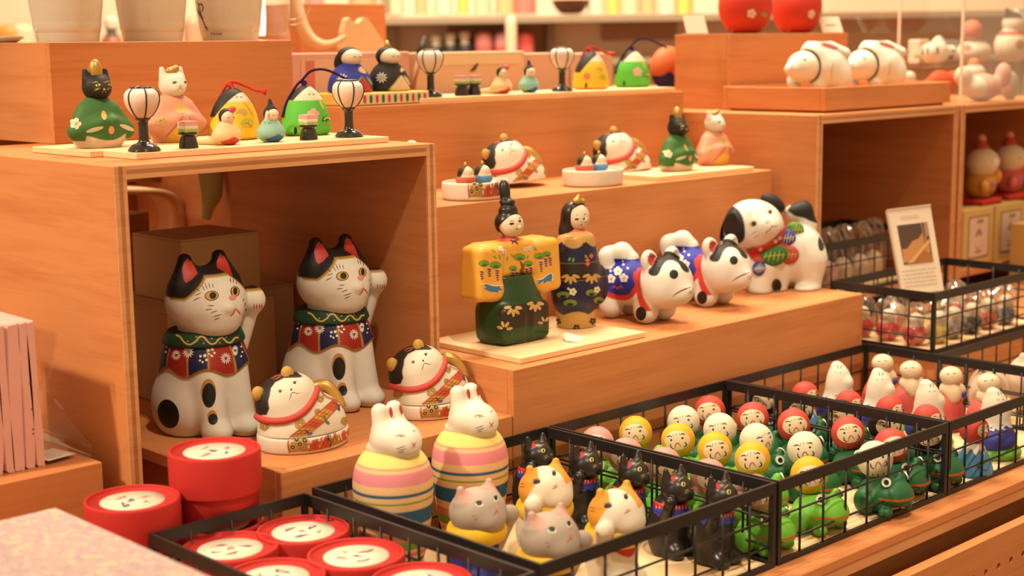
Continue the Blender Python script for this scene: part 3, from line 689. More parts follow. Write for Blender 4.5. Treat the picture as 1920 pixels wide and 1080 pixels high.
# on the middle step: lids leaning on their dishes, dolls in the dishes
def small_doll_heads(parent, loc):
    for i, (dx, c, hat) in enumerate(((-.017, (.62, .12, .07), 1), (.016, (.10, .30, .55), 1))):
        f = lambda P, dx=dx: smin(ell(P, (dx, .0, .006), (.0155, .014, .010)), ell(P, (dx, 0, .0155), (.0115, .0115, .010)), .003)
        def colf(P, dx=dx, c=c):
            k = np.broadcast_to(np.array(c), (len(P), 3)).copy(); k = mixc(k, (.82, .66, .48), edge(.0105 - P[:, 2], .001)); return mixc(k, (.03, .02, .012), edge(.0105 - P[:, 2], .001) * edge(-(P[:, 2] - .0205 + P[:, 1] * 1.6 - (P[:, 0] - dx) * 1.2), .001))
        t = thing('tiny_doll', ('tiny doll in red robe lying in the white dish', 'tiny doll in blue robe lying in the white dish')[i], 'doll', loc, 0, 'tiny dolls in the dishes')
        b = body('body', f, (dx - .017, -.016, 0), (dx + .017, .016, .027), .001, colf, CLAY, t)
        V, Q, _ = lathe([(.0001, .032), (.0016, .031), (.0026, .028), (.0030, .024), (.0001, .024)], 10); obj('crown', mk_quads('crown', V + np.array((dx, 0, 0)), Q, np.broadcast_to(np.array(GOLDC), (len(V), 3))), GOLD, t)
        yield t
def open_cat(u, v, ul, vl, lab, labd, first):
    loc = atu(u, v, .2862)
    t = thing('white_dish', labd, 'dish', loc, 0, 'white dishes on the middle step')
    g2 = Fig.__new__(Fig); g2.loc = lc.loc; g2.rz = 0; g2.M = np.eye(3); g2.f = None
    if first: dish(t, lc, True)
    else: dish(t, None, False)
    s_ = .93; t.scale = (s_, s_, 1.35)
    for d in small_doll_heads(None, loc + np.array((0, 0, .0172))):
        d['label'] = d['label'].replace('the white dish', 'the dish with patterned side' if first else 'the plain white dish'); d.scale = (.8, .8, .8)
    # leaning lid
    l = thing('leaning_cat_lid', lab, 'cat figurine', atu(ul, vl, .2862), 0, 'cat lids on the middle step')
    for ch in lc.t.children:
        if ch.name.startswith('cat_lid'): copy_tree(ch, l)
    l.rotation_euler = (R(-4), R(-3), R(4)); l.scale = (.97, .97, .97)
    l.location = Vector(l.location) - Vector((0, 0, .0085)); return l
open_cat(890, 1.273, 968, 1.345, 'cat lid with red collar leaning above the patterned dish', 'white dish with brocade side holding two tiny dolls', True)
open_cat(1110, 1.278, 1170, 1.345, 'cat lid with red collar leaning behind the plain dish', 'plain white dish holding two tiny dolls', False)
# ---- standing lord and lady dolls
def lord():
    g = Fig('lord_doll', 'standing lord doll in orange robe and green trousers with tall black hat', 'doll', 957, 637, .1452)
    sk = smooth_prof([(.0335, .0), (.0385, .012), (.0405, .030), (.0385, .045), (.031, .062), (.027, .072)], 40)
    def fs(P):
        d = revol(P, sk, sy=.72); d = smin(d, rbox(P, (0, -.004, .022), (.036, .024, .021), .008), .006)
        d = smax(d, -cap(P, (0, -.0315, -.01), (0, -.0305, .05), .0045, .002), .004); return smax(smax(d, -P[..., 2], .0015), P[..., 2] - .074, .001)
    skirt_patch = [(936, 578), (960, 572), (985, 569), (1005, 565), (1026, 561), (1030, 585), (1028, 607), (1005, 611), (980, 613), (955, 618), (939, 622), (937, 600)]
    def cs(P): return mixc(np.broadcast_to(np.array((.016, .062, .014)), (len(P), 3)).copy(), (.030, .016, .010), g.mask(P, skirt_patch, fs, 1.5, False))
    s = body('trousers', fs, (-.045, -.035, 0), (.045, .035, .076), .0009, cs, SATIN, g.t)
    p = g.paint(fs); gd = (.62, .38, .13)
    for (x, y, a0, a1, r, n) in ((962, 575, 10, 170, 17, 5), (1003, 566, 15, 165, 17, 5), (946, 618, 200, 350, 15, 4), (1021, 607, 190, 300, 13, 3)):
        for k in range(n):
            a = R(a0 + (a1 - a0) * k / (n - 1)); p.oval(x + math.cos(a) * r * .62, y + math.sin(a) * r * .72, r * .40, r * .19, gd, math.degrees(a), 12, 2)
    p.build('gold_petals', s)
    def fr(P):
        d = rbox(P, (0, .001, .0895), (.050, .0140, .0200), .008)
        for sx in (-1, 1):
            d = smin(d, rbox(P, (sx * .0430, -.003, .0780), (.0185, .0165, .0290), .007, rotm(('Y', sx * -4))), .006)
            d = smin(d, ell(P, (sx * .036, -.006, .060), (.017, .014, .011)), .006)
        return smin(d, cap(P, (0, .0, .108), (0, 0, .114), .011, .007), .006)
    def cr(P): return mixc(np.broadcast_to(np.array((.90, .45, .06)), (len(P), 3)).copy(), (.75, .17, .10), edge(.1085 - P[:, 2], .0012) * (np.hypot(P[:, 0], P[:, 1]) < .017))
    r = body('robe', fr, (-.064, -.023, .045), (.064, .019, .124), .0009, cr, SATIN, g.t)
    p = g.paint(fr)
    gr = (.20, .36, .03); pu = (.13, .05, .22); wh = (.85, .80, .66)
    for (x, y, rx) in ((907, 494, 9), (929, 497, 10), (974, 482, 10), (962, 503, 7), (990, 494, 8), (1011, 480, 9), (1025, 476, 7)): p.oval(x, y, rx * 1.15, rx * .72, gr, 0, 16, 2); p.oval(x + 1, y + 3, rx * .6, rx * .25, (.10, .12, .10), 0, 10, 1)
    p.build('pine_clumps', r)
    for (x, y, n) in ((903, 510, 4), (917, 505, 4), (932, 508, 5), (961, 512, 3), (969, 512, 3), (987, 505, 3), (995, 503, 3), (1014, 492, 5), (1023, 486, 4), (1031, 484, 4)):
        for k in range(n): p.oval(x + .3 * k, y + 4.2 * k, 4 - .5 * k, 1.5, pu, 8 * (-1) ** k, 8, 1)
    p.build('wisteria', r)
    p.line([(975, 490), (980, 500), (977, 510), (984, 516), (974, 518)], 6, (.24, .08, .02), 5); p.build('tree_trunk', r)
    for (x, y) in ((945, 472), (985, 467), (938, 467), (993, 465)): p.flower(x, y, 5, 5, wh, (.7, .4, .1))
    p.build('white_flowers', r)
    for (a, b) in (((921, 468), (929, 473)), ((936, 477), (938, 487)), ((952, 481), (950, 490)), ((1001, 463), (1006, 470)), ((990, 478), (988, 486)), ((925, 480), (931, 485)), ((958, 476), (963, 482))): p.line([a, b], 3.4, (.25, .40, .04), 4)
    p.build('leaves', r)
    for pts in ([(900, 533), (912, 532), (922, 535), (930, 536), (940, 535), (953, 536), (949, 546), (935, 549), (920, 547), (908, 541)], [(1006, 525), (1016, 523), (1024, 517), (1033, 512), (1036, 518), (1034, 527), (1020, 531), (1009, 533)]):
        p.blob(pts, (.05, .20, .42), 3); p.line(pts[:6], 1.8, wh, 4, False)
    p.build('wave_motif', r)
    fh = lambda P: smin(ell(P, (0, -.003, .1255), (.0138, .0138, .0135)), ell(P, (0, -.0165, .1235), (.0018, .0018, .002)), .002)
    h = body('head', fh, (-.016, -.02, .11), (.016, .013, .141), .0007, (.82, .66, .47), CLAY, g.t)
    fk = lambda P: smax(smin(ell(P, (0, .0010, .1275), (.0150, .0145, .0145)), ell(P, (0, .001, .1415), (.0105, .0095, .0062)), .004), -(P[..., 1] * .95 + P[..., 2] - .1255), .001)
    fk2 = lambda P: smin(fk(P), smin(ell(P, (0, .002, .1495), (.0085, .0085, .0045)), ell(P, (0, .0060, .1610), (.0062, .0062, .0125), rotm(('X', -8))), .003), .003)
    body('hat', fk2, (-.017, -.016, .11), (.017, .018, .177), .0008, (.020, .017, .014), SATIN, g.t)
    p = g.paint(fh)
    for (x, y, w) in ((959.5, 419.5, 4.6), (974.5, 414.5, 2.6)): p.oval(x, y, w, 2.2, (.03, .02, .015), -8, 12, 2); p.line([(x - w, y - 4), (x, y - 6), (x + w, y - 4.5)], 1.1, (.10, .05, .03)); p.build('eye', h)
    p.oval(969.5, 429, 2.2, 1.6, (.62, .16, .08), 0, 10, 1); p.build('mouth', h)
    p.line([(933, 412), (934, 425), (942, 438), (953, 446), (962, 449)], 1.3, (.02, .03, .06), 6, False); p.build('chin_cord', h)
    p = g.paint(lambda P: np.minimum(fr(P), fh(P)), .0006); p.line([(956, 450), (963, 453), (971, 449)], 2, (.02, .02, .06)); p.line([(963, 452), (959, 458)], 1.5, (.02, .02, .06)); p.line([(964, 452), (971, 458)], 1.5, (.02, .02, .06)); p.build('cord_bow', h)
    return g.t
lord()
def lady():
    g = Fig('lady_doll', 'standing lady doll in navy robe with gold hem and long black hair', 'doll', 1081, 611, .1452)
    pr = smooth_prof([(.0235, 0), (.0245, .008), (.0255, .018), (.0295, .030), (.0315, .045), (.0300, .062), (.0265, .082), (.0235, .098), (.0205, .104), (.0150, .107)], 60)
    def fb(P):
        d = revol(P, pr, sy=.86) ; d = smin(d, ell(P, (.026, -.012, .046), (.010, .010, .022)), .006); d = smin(d, cap(P, (0, 0, .100), (0, 0, .118), .010, .0065), .008); return smax(d, -P[..., 2], .0015)
    def cb(P):
        z = P[:, 2]; ph = np.arctan2(P[:, 0], -P[:, 1]); c = np.broadcast_to(np.array((.011, .012, .06)), (len(P), 3)).copy(); gd = (.60, .35, .09)
        c = mixc(c, (.020, .013, .008), edge(np.abs(z - .0655) - .0095, .0007)); c = mixc(c, (.25, .13, .03), edge(np.abs(np.abs(z - .0655) - .0095) - .0004, .0005))
        c = mixc(c, gd, edge(z - (.0160 + .0045 * np.abs(np.sin(ph * 2.4 + .3))), .0007)); c = mixc(c, gd, edge((.0985 - .007 * np.abs(np.sin(ph * 2.4 + .6))) - z, .0007))
        c = mixc(c, (.72, .40, .14), edge(.1045 - z, .0007)); return mixc(c, (.70, .16, .08), edge(.1085 - z, .0007))
    b = body('robe', fb, (-.036, -.034, 0), (.038, .03, .121), .0009, cb, SATIN, g.t)
    p = g.paint(fb); gd = (.60, .36, .11); bk = (.03, .02, .02)
    for (x, y) in ((1070, 512), (1109, 511)):
        for k in range(5):
            a = R(20 + 140 * k / 4); p.oval(x + math.cos(a) * 11, y + 2 + math.sin(a) * 12, 7.5, 3, gd, math.degrees(a), 12, 2)
    p.build('gold_petals', b)
    gr = (.20, .28, .03)
    for (x, y, r) in ((1056, 553, 12), (1069, 568, 13), (1109, 549, 11), (1123, 563, 10)): p.oval(x, y, r, 6.5, gr, 0, 16, 3); p.oval(x, y + 3, r * .5, 3, (.02, .02, .05), 0, 12, 2)
    p.build('pine_clumps', b)
    for (x, y, r) in ((1074, 547, 7.5), (1119, 543, 6.5), (1066, 541, 2.5)): p.flower(x, y, r, 5, (.85, .78, .60), (.6, .4, .1))
    p.build('white_flowers', b)
    for (x, y) in ((1058, 470), (1096, 462), (1046, 603), (1081, 614), (1111, 602)): p.flower(x, y, 6.5, 5, bk, None, .34, 20, .62)
    p.build('gold_band_crests', b)
    for (x, y) in ((1101, 488), (1108, 480), (1101, 495)): p.flower(x, y, 5, 4, (.70, .10, .05), (.8, .6, .2))
    for q in (((1066, 490), (1070, 482)), ((1074, 492), (1076, 483)), ((1096, 478), (1100, 484))): p.line(q, 5, (.12, .30, .05), 4)
    p.build('red_flowers', b)
    fh = lambda P: smin(ell(P, (0, -.003, .1245), (.0130, .0130, .0150)), ell(P, (0, -.0160, .122), (.0016, .0016, .002)), .002)
    h = body('head', fh, (-.016, -.02, .107), (.016, .013, .142), .0007, (.82, .67, .48), CLAY, g.t)
    def fk(P):
        d = smin(ell(P, (0, .0020, .1270), (.0158, .0150, .0160)), ell(P, (0, .0070, .1085), (.0175, .0115, .0190)), .006)
        return smax(d, -(P[..., 1] + .0045 - np.clip((.134 - P[..., 2]), -.02, 0) * 1.1), .0012)
    body('hair', fk, (-.019, -.02, .095), (.019, .021, .146), .0008, (.022, .015, .010), SATIN, g.t)
    fc = lambda P: smin(ell(P, (-.003, -.004, .1425), (.0050, .0045, .0040)), smin(ell(P, (.005, -.005, .1415), (.0042, .004, .0034)), ell(P, (.0005, -.0035, .1465), (.0026, .0026, .0030)), .003), .003)
    body('gold_crown', fc, (-.01, -.01, .136), (.011, .003, .15), .0007, GOLDC, GOLD, g.t)
    p = g.paint(fh)
    for (x, y, w) in ((1081.5, 411, 4), (1095, 410, 2)): p.oval(x, y, w, 1.7, (.03, .02, .015), -6, 12, 2); p.oval(x + 1, y - 8, 1.1, 1.1, (.05, .03, .02), 0, 8, 1); p.build('eye', h)
    p.oval(1090, 421.5, 2, 1.5, (.62, .16, .08), 0, 10, 1); p.build('mouth', h)
    return g.t
lady()
# price tag lying in front of the dolls
t = thing('price_tag', 'small white price tag lying in front of the lady doll', 'price tag', at(1076, 637, .1453), R(24))
mb = MB(); mb.quad((-.017, -.008, 0), (.015, -.009, 0), (.017, .006, .0), (.017, .006, .0), (.8, .76, .62))
mb = MB(); pts = [(-.014, -.010, 0), (.013, -.010, 0), (.013, .004, .001), (.006, .011, .006), (-.006, .011, .006), (-.014, .004, .001)]; mb.add(pts + [(x, y, z - .0003) for x, y, z in pts], [(0, 1, 2, 3, 4, 5), (11, 10, 9, 8, 7, 6)] + [(i, i + 6, (i + 1) % 6 + 6, (i + 1) % 6) for i in range(6)], (.82, .78, .66)); obj('card', mb.mesh('card'), PAPER, t, (0, 0, .0004))
mb = MB()
for k, (x, w) in enumerate(((-.008, .004), (-.002, .003), (.003, .005))): mb.box(x, x + w, -.004, -.001, .0007, .0008, (.1, .08, .06))
o = obj('price_print', mb.mesh('price_print'), PAPER, t); o['kind'] = 'stuff'

# ---- papier-mache style dogs
def dog():
    g = Fig('dog_figurine', 'white dog with blue flowered blanket, nearest the lady doll', 'dog figurine', 1205, 599, .1392, 0, 'blanket dogs')
    hc = (0, -.0365, .0470)
    def f(P):
        d = ell(P, (0, .012, .041), (.0285, .041, .0265)); d = smin(d, ell(P, (0, -.012, .040), (.027, .020, .027)), .01)
        for sx in (-1, 1):
            for y in (-.018, .036): d = smin(d, cap(P, (sx * .0155, y, .030), (sx * .0160, y - .001, .0145), .0150, .0146), .006)
        d = smin(d, ell(P, hc, (.0330, .0295, .0305)), .004); d = smin(d, ell(P, (0, -.060, .0385), (.013, .012, .0115)), .010); d = smin(d, ell(P, (0, -.0715, .0435), (.0042, .0035, .0035)), .003)
        for sx in (-1, 1):
            e = smax(ell(P, (sx * .0195, -.0270, .0735), (.0115, .0085, .0140), rotm(('Y', sx * 18))), -ell(P, (sx * .0215, -.0355, .0745), (.0075, .0058, .0095), rotm(('Y', sx * 18))), .0015)
            d = smin(d, e, .005)
        tl = smin(cap(P, (-.003, .046, .052), (-.003, .050, .070), .0125, .012), cap(P, (-.003, .050, .070), (.002, .034, .0765), .012, .0115), .006); tl = smin(tl, cap(P, (.002, .034, .0765), (.006, .024, .069), .0115, .010), .004)
        return smax(smin(d, tl, .005), -P[..., 2], .0012)
    blue = [(1126, 546), (1130, 522), (1140, 500), (1158, 486), (1180, 483), (1200, 481), (1200, 492), (1190, 503), (1187, 520), (1190, 534), (1182, 548), (1170, 554), (1150, 551), (1134, 545)]
    def colf(P):
        c = np.broadcast_to(np.array(WHITE), (len(P), 3)).copy(); Q = P.copy(); Q[:, 0] = -np.abs(Q[:, 0])
        bd = (P[:, 1] > -.019) & (P[:, 2] < .070) & (P[:, 1] < .06) & ~((P[:, 1] > .036) & (P[:, 2] > .058))
        uv = g.px(Q); sd = poly_sd(uv, smooth_prof(blue + [blue[0]], 90)[:-1])
        top = (np.abs(P[:, 0]) < .020) & (P[:, 2] > .05)
        c = mixc(c, (.62, .045, .03), (np.clip(.5 - (sd - 9.5) / 1.4, 0, 1) * bd)); c = mixc(c, (.025, .03, .34), np.maximum(np.clip(.5 - sd / 1.3, 0, 1), top * 1.0) * bd * (P[:, 1] > -.014))
        col = np.abs((P[:, 1] + .0175) * .86 - (P[:, 2] - .04) * .34 + .0015) - .0036; c = mixc(c, (.62, .045, .03), edge(col, .0008) * (np.abs(ell(P, hc, (.0315, .0285, .0290))) > .0) * (P[:, 2] < .064) * (P[:, 2] > .004) * (P[:, 1] > -.036) * (P[:, 2] > .0165))
        mk_ = [(1215.8, 506.7), (1225, 495.5), (1232, 481.7), (1244, 472.8), (1255.5, 471), (1269.4, 478), (1283, 491.8), (1292.5, 506.7), (1287.5, 511), (1279, 505), (1272, 493.8), (1261, 488), (1250, 489.6), (1241.7, 499), (1234.7, 513.6), (1226, 517.8), (1216.7, 514)]
        hd = (P[:, 1] < -.022); c = mixc(c, (.022, .018, .013), g.mask(P, mk_, f, 1.3) * hd)
        return c
    b = g.body('body', f, (-.036, -.079, 0), (.036, .066, .092), .00105, colf)
    p = g.paint()
    p.blob([(1213, 481), (1216, 471), (1223, 469), (1231, 474), (1236, 480), (1229, 489), (1222, 499), (1217, 493)], (.66, .08, .06), 4); p.build('inner_ear', b)
    p.oval(1263.3, 514.4, 8.2, 8.6, INK, 0, 22, 4); p.build('eye', b)
    p.line([(1260, 556), (1270, 549), (1280, 544), (1290, 540), (1297, 538), (1299, 543)], 2.4, (.28, .06, .02)); p.build('mouth', b)
    p.oval(1202, 588, 9.8, 12.8, INK, 0, 24, 4); p.build('spot', b)
    for (x, y) in ((1159, 509), (1146, 523), (1170, 521.5)): p.flower(x, y, 8.6, 5, WHITE, (.5, .5, .3), .44, -18)
    for (x, y, r) in ((1145, 508, 2.6), (1177, 503, 2.4), (1169, 496, 2.2), (1168, 490, 1.5)): p.oval(x, y, r, r, WHITE, 0, 8, 1)
    p.build('plum_blossoms', b)
    p.line([(1146, 541), (1153, 537), (1158, 541), (1164, 537), (1170, 542)], 4, (.36, .09, .10)); p.build('plum_branch', b)
    return g.t
dg = dog()
dup(dg, at(1317, 569, .1392), 0, 'white dog with blue flowered blanket, beside the black-eared puppy', sc=1.0)
def puppy():
    g = Fig('puppy_figurine', 'large white puppy with black ears and a red bib, at the step end', 'dog figurine', 1462, 541, .1392); k = g.k
    q = g.p3
    hc = q(1413, 424, .030)

    e1 = q(1368, 425, .044); e2 = q(1449, 381, .010)
    def f(P):
        d = ell(P, q(1495, 476, -.004), (.0400, .034, .040)); d = smin(d, ell(P, q(1434, 490, .014), (.029, .028, .034)), .014)
        d = smin(d, cap(P, q(1427, 505, .026), q(1424, 541, .027), .0185, .0160), .010); d = smin(d, cap(P, q(1456, 500, .012), q(1455, 538, .010), .0165, .0150), .010)
        d = smin(d, cap(P, q(1518, 490, .006), q(1519, 534, .004), .0215, .0145), .012); d = smin(d, ell(P, q(1512, 540, .012), (.018, .014, .007)), .006)
        d = smin(d, ell(P, hc, (.0400, .0385, .0345), rotm(('Z', 10), ('Y', 16))), .005); d = smin(d, ell(P, q(1440, 424, .060), (.015, .013, .011)), .012)
        for c_, r_, a in ((e1, (.0095, .0165, .0265), 20), (e2, (.0180, .0105, .0105), 34)): d = smin(d, ell(P, c_, r_, rotm(('Z', -40), ('Y', a))), .003)
        tl = smin(cap(P, q(1515, 420, -.006), q(1505, 395, -.004), .0120, .0125), cap(P, q(1505, 395, -.004), q(1486, 398, .0), .0125, .010), .005); d = smin(d, tl, .004)
        return smax(d, -P[..., 2], .0015)
    def colf(P):
        c = np.broadcast_to(np.array(WHITE), (len(P), 3)).copy()
        for c_, rr in ((e1, .0235), (e2, .0190)):
            c = mixc(c, (.022, .017, .013), edge(np.linalg.norm(P - c_, axis=1) - rr, .001) * (ell(P, hc, (.0400, .0385, .0345), rotm(('Z', 10), ('Y', 16))) > .0009))
        uv = g.px(P); ear = [(1420, 360), (1445, 362), (1466, 378), (1475, 402), (1468, 398), (1455, 381), (1438, 368)]; c = mixc(c, (.022, .017, .013), np.clip(.5 - poly_sd(uv, ear) / 1.5, 0, 1) * (P @ np.array((.7, .7, 0)) > np.dot(hc, (.7, .7, 0)) - .03) * (P[:, 2] > .08))
        near = [(1349, 405), (1360, 388), (1378, 388), (1392, 406), (1397, 436), (1393, 452), (1376, 458), (1358, 444), (1350, 424)]; c = mixc(c, (.022, .017, .013), g.mask(P, near, f, 1.5) * (np.linalg.norm(P - e1, axis=1) < .032))
        tail = [(1476, 395), (1485, 380), (1505, 372), (1525, 380), (1536, 400), (1537, 421), (1520, 415), (1508, 409), (1490, 405)]; c = mixc(c, (.022, .017, .013), np.clip(.5 - poly_sd(uv, tail) / 1.5, 0, 1))
        return c
    b = g.body('body', f, (-.075, -.075, 0), (.065, .055, .135), .0013, colf)
    p = g.paint()
    for (x, y, rx, ry, a) in ((1412.5, 419.5, 7.5, 5.5, -25), (1443, 397.5, 5.2, 4.6, -20)): p.oval(x, y, rx, ry, (.60, .42, .10), a, 16, 3); p.oval(x + 1, y, rx * .55, ry * .85, INK, 0, 14, 2); p.build('eye', b)
    p.oval(1439, 416, 4.5, 3.5, (.78, .42, .30), -20, 12, 2); p.build('nose', b)
    p.line([(1434, 440), (1438, 434), (1444, 430), (1447, 424), (1452, 425), (1459, 423)], 1.6, (.36, .14, .06)); p.build('mouth', b)
    for s_ in (((1400, 402), (1408, 406)), ((1404, 396), (1411, 402)), ((1434, 382), (1438, 388)), ((1428, 386), (1432, 391)), ((1408, 440), (1420, 432)), ((1412, 447), (1424, 438))): p.line(s_, 1.1, (.40, .26, .12), 3)
    p.build('whiskers', b)
    p.oval(1456, 535, 9.5, 12.5, (.10, .07, .04), 0, 22, 3); p.oval(1457, 536, 7.5, 10.5, INK, 0, 22, 3); p.build('spot', b); p.oval(1540, 455, 6.5, 16, (.04, .03, .02), 0, 20, 3); p.build('spot', b)
    for x in (1420, 1425, 1431, 1436): p.line([(x, 553), (x + .5, 558)], 1.6, (.35, .08, .04), 3)
    for x in (1492, 1498, 1503, 1508): p.line([(x, 542), (x + .5, 547)], 1.6, (.35, .08, .04), 3)
    p.build('claws', b)
    # bib tied round the neck, with pine balls
    def fbib(P):
        d = smax(f(P) - .0022, 0 * P[..., 0] - 1, .001); uvm = poly_sd(g.px(P.reshape(-1, 3)), bibp).reshape(P.shape[:-1]) / k
        n_ = (P @ np.array((.69, .72, 0))) - np.dot(q(1440, 460, .0), (.69, .72, 0)); return smax(smax(d, uvm * .8, .001), smax(n_, -ell(P, hc, (.0385, .037, .033), rotm(('Z', 10), ('Y', 16))), .001), .001)
    bibp = smooth_prof([(1397, 462), (1420, 463), (1440, 456), (1460, 441), (1474, 420), (1484, 418), (1486, 432), (1478, 458), (1462, 478), (1440, 488), (1420, 492), (1410, 486), (1402, 474), (1397, 462)], 90)[:-1]
    bb = body('bib', fbib, (-.06, -.07, .03), (.03, .02, .11), .0013, (.60, .045, .03), CLAY, g.t)
    pp = Paint(fbib, g.loc, 0)
    for (x, y) in ((1426, 467), (1454, 452), (1462, 446)): pp.flower(x, y, 4, 5, WHITE)
    pp.build('bib_flowers', bb)
    ff = lambda P: np.minimum(f(P), fbib(P))
    for (x, y, rx, ry, c, c2, a) in ((1478, 478, 20, 18, (.46, .07, .03), (.7, .45, .2), 0), (1423, 503, 12, 14, (.06, .07, .28), (.7, .7, .75), 10), (1491, 431, 17, 15, (.10, .26, .04), (.60, .60, .08), 20), (1476, 446, 16, 17, (.06, .07, .34), (.80, .80, .85), -20), (1451, 479, 26, 20, (.045, .17, .03), (.50, .55, .10), -15)):
        pt, _ = Paint(ff, g.loc, 0).trace([(x, y)]); pt = pt[0]
        fe = lambda P, pt=pt, rx=rx, ry=ry: ell(P, pt, (rx / k, .007, ry / k), rotm(('Z', -44), ('Y', a)))
        o = body('pine_ball', fe, pt - .024, pt + .024, .0012, c, CLAY, g.t); pq = Paint(fe, g.loc, 0)
        for dk in (-2, -1, 0, 1, 2): pq.line([(x + dk * rx * .34 - 2, y + ry * .75 * (1 - abs(dk) * .25)), (x + dk * rx * .30 + 3, y - ry * .70 * (1 - abs(dk) * .3))], 1.7, c2, 4)
        pq.line([(x - rx * .8, y + 2), (x + rx * .8, y - 2)], 1.6, c2, 5); pq.build('needles', o)
    return g.t
puppy()
# ============================================================ IN THE BASKETS
ZB = .0030
# ---- striped egg rabbits
def egg_rabbit():
    g = Fig('egg_rabbit', 'white rabbit on a striped egg, nearer the red tins', 'rabbit figurine', 0, 0, 0, 0, 'striped egg rabbits', loc=atu(741, .992, ZB)); k = g.k
    zt = lambda v: (g.p3(741, v, 0))[2]
    pr = smooth_prof([(.012, 0), (.022, .004), (.0285, .018), (.0325, .040), (.0352, .064), (.0355, .080), (.0330, .094), (.0270, .104), (.0190, .110), (.008, .1135)], 80)
    fe = lambda P: smax(revol(P, pr), -P[..., 2], .001)
    Y = (.92, .74, .22); PK = (.86, .30, .34); BL = (.028, .12, .23); PE = (.90, .58, .28); GR = (.22, .34, .02); RD = (.78, .22, .15)
    bands = [(.0, BL), (.006, PE), (.010, BL), (.014, PE), (.018, RD), (.022, PE), (.0245, GR), (.033, RD), (.0405, PE), (.0475, BL), (.0615, PE), (.0675, GR), (.0690, PE), (.0740, BL), (.0768, PE), (.0835, PK), (.0945, PE), (.0975, (.74, .34, .26)), (.0990, Y)]
    def ce(P):
        c = np.zeros((len(P), 3)); c[:] = bands[0][1]
        for z, col in bands[1:]: c = mixc(c, col, edge(z - P[:, 2], .0006))
        return c
    b = body('striped_egg', fe, (-.037, -.037, 0), (.037, .037, .121), .0009, ce, CLAY, g.t)
    def fh(P):
        d = ell(P, (0, -.005, .1190), (.0215, .0240, .0165)); d = smin(d, ell(P, (0, .004, .110), (.0200, .0205, .007)), .006); d = smin(d, ell(P, (0, -.020, .1145), (.012, .010, .009)), .008)
        for sx in (-1, 1): d = smin(d, cap(P, (sx * .0090, .003, .130), (sx * .0080, .006, .1425), .0076, .0074), .006)
        return d
    h = body('rabbit_head', fh, (-.024, -.034, .101), (.024, .025, .152), .0009, (.88, .80, .66), CLAY, g.t)
    p = g.paint(fh)
    p.oval(733, 773, 3.4, 10.5, (.50, .06, .03), -8, 16, 3); p.build('inner_ear', h); p.oval(752, 767, 3.2, 10, (.50, .06, .03), -8, 16, 3); p.build('inner_ear', h)
    p.line([(742, 819.5), (747, 816), (753, 816), (761, 819)], 2, (.50, .13, .12)); p.oval(752, 818, 3, 1.6, (.55, .20, .18), 0, 10, 1); p.build('eye', h)
    p.line([(774, 810), (776, 807), (778, 809)], 1.6, (.50, .13, .12)); p.build('eye', h)
    p.line([(771, 829), (779, 839)], 1.5, (.50, .08, .06), 4); p.line([(780, 829), (772, 840)], 1.5, (.50, .08, .06), 4); p.build('mouth', h)
    for q in (((742, 842), (760, 836)), ((744, 846), (762, 840)), ((747, 849), (758, 846))): p.line(q, 1.2, (.20, .13, .07), 4)
    p.build('whiskers', h)
    return g.t
eg = egg_rabbit()
dup(eg, atu(884, .994, ZB), 0, 'white rabbit on a striped egg, nearer the black cats')
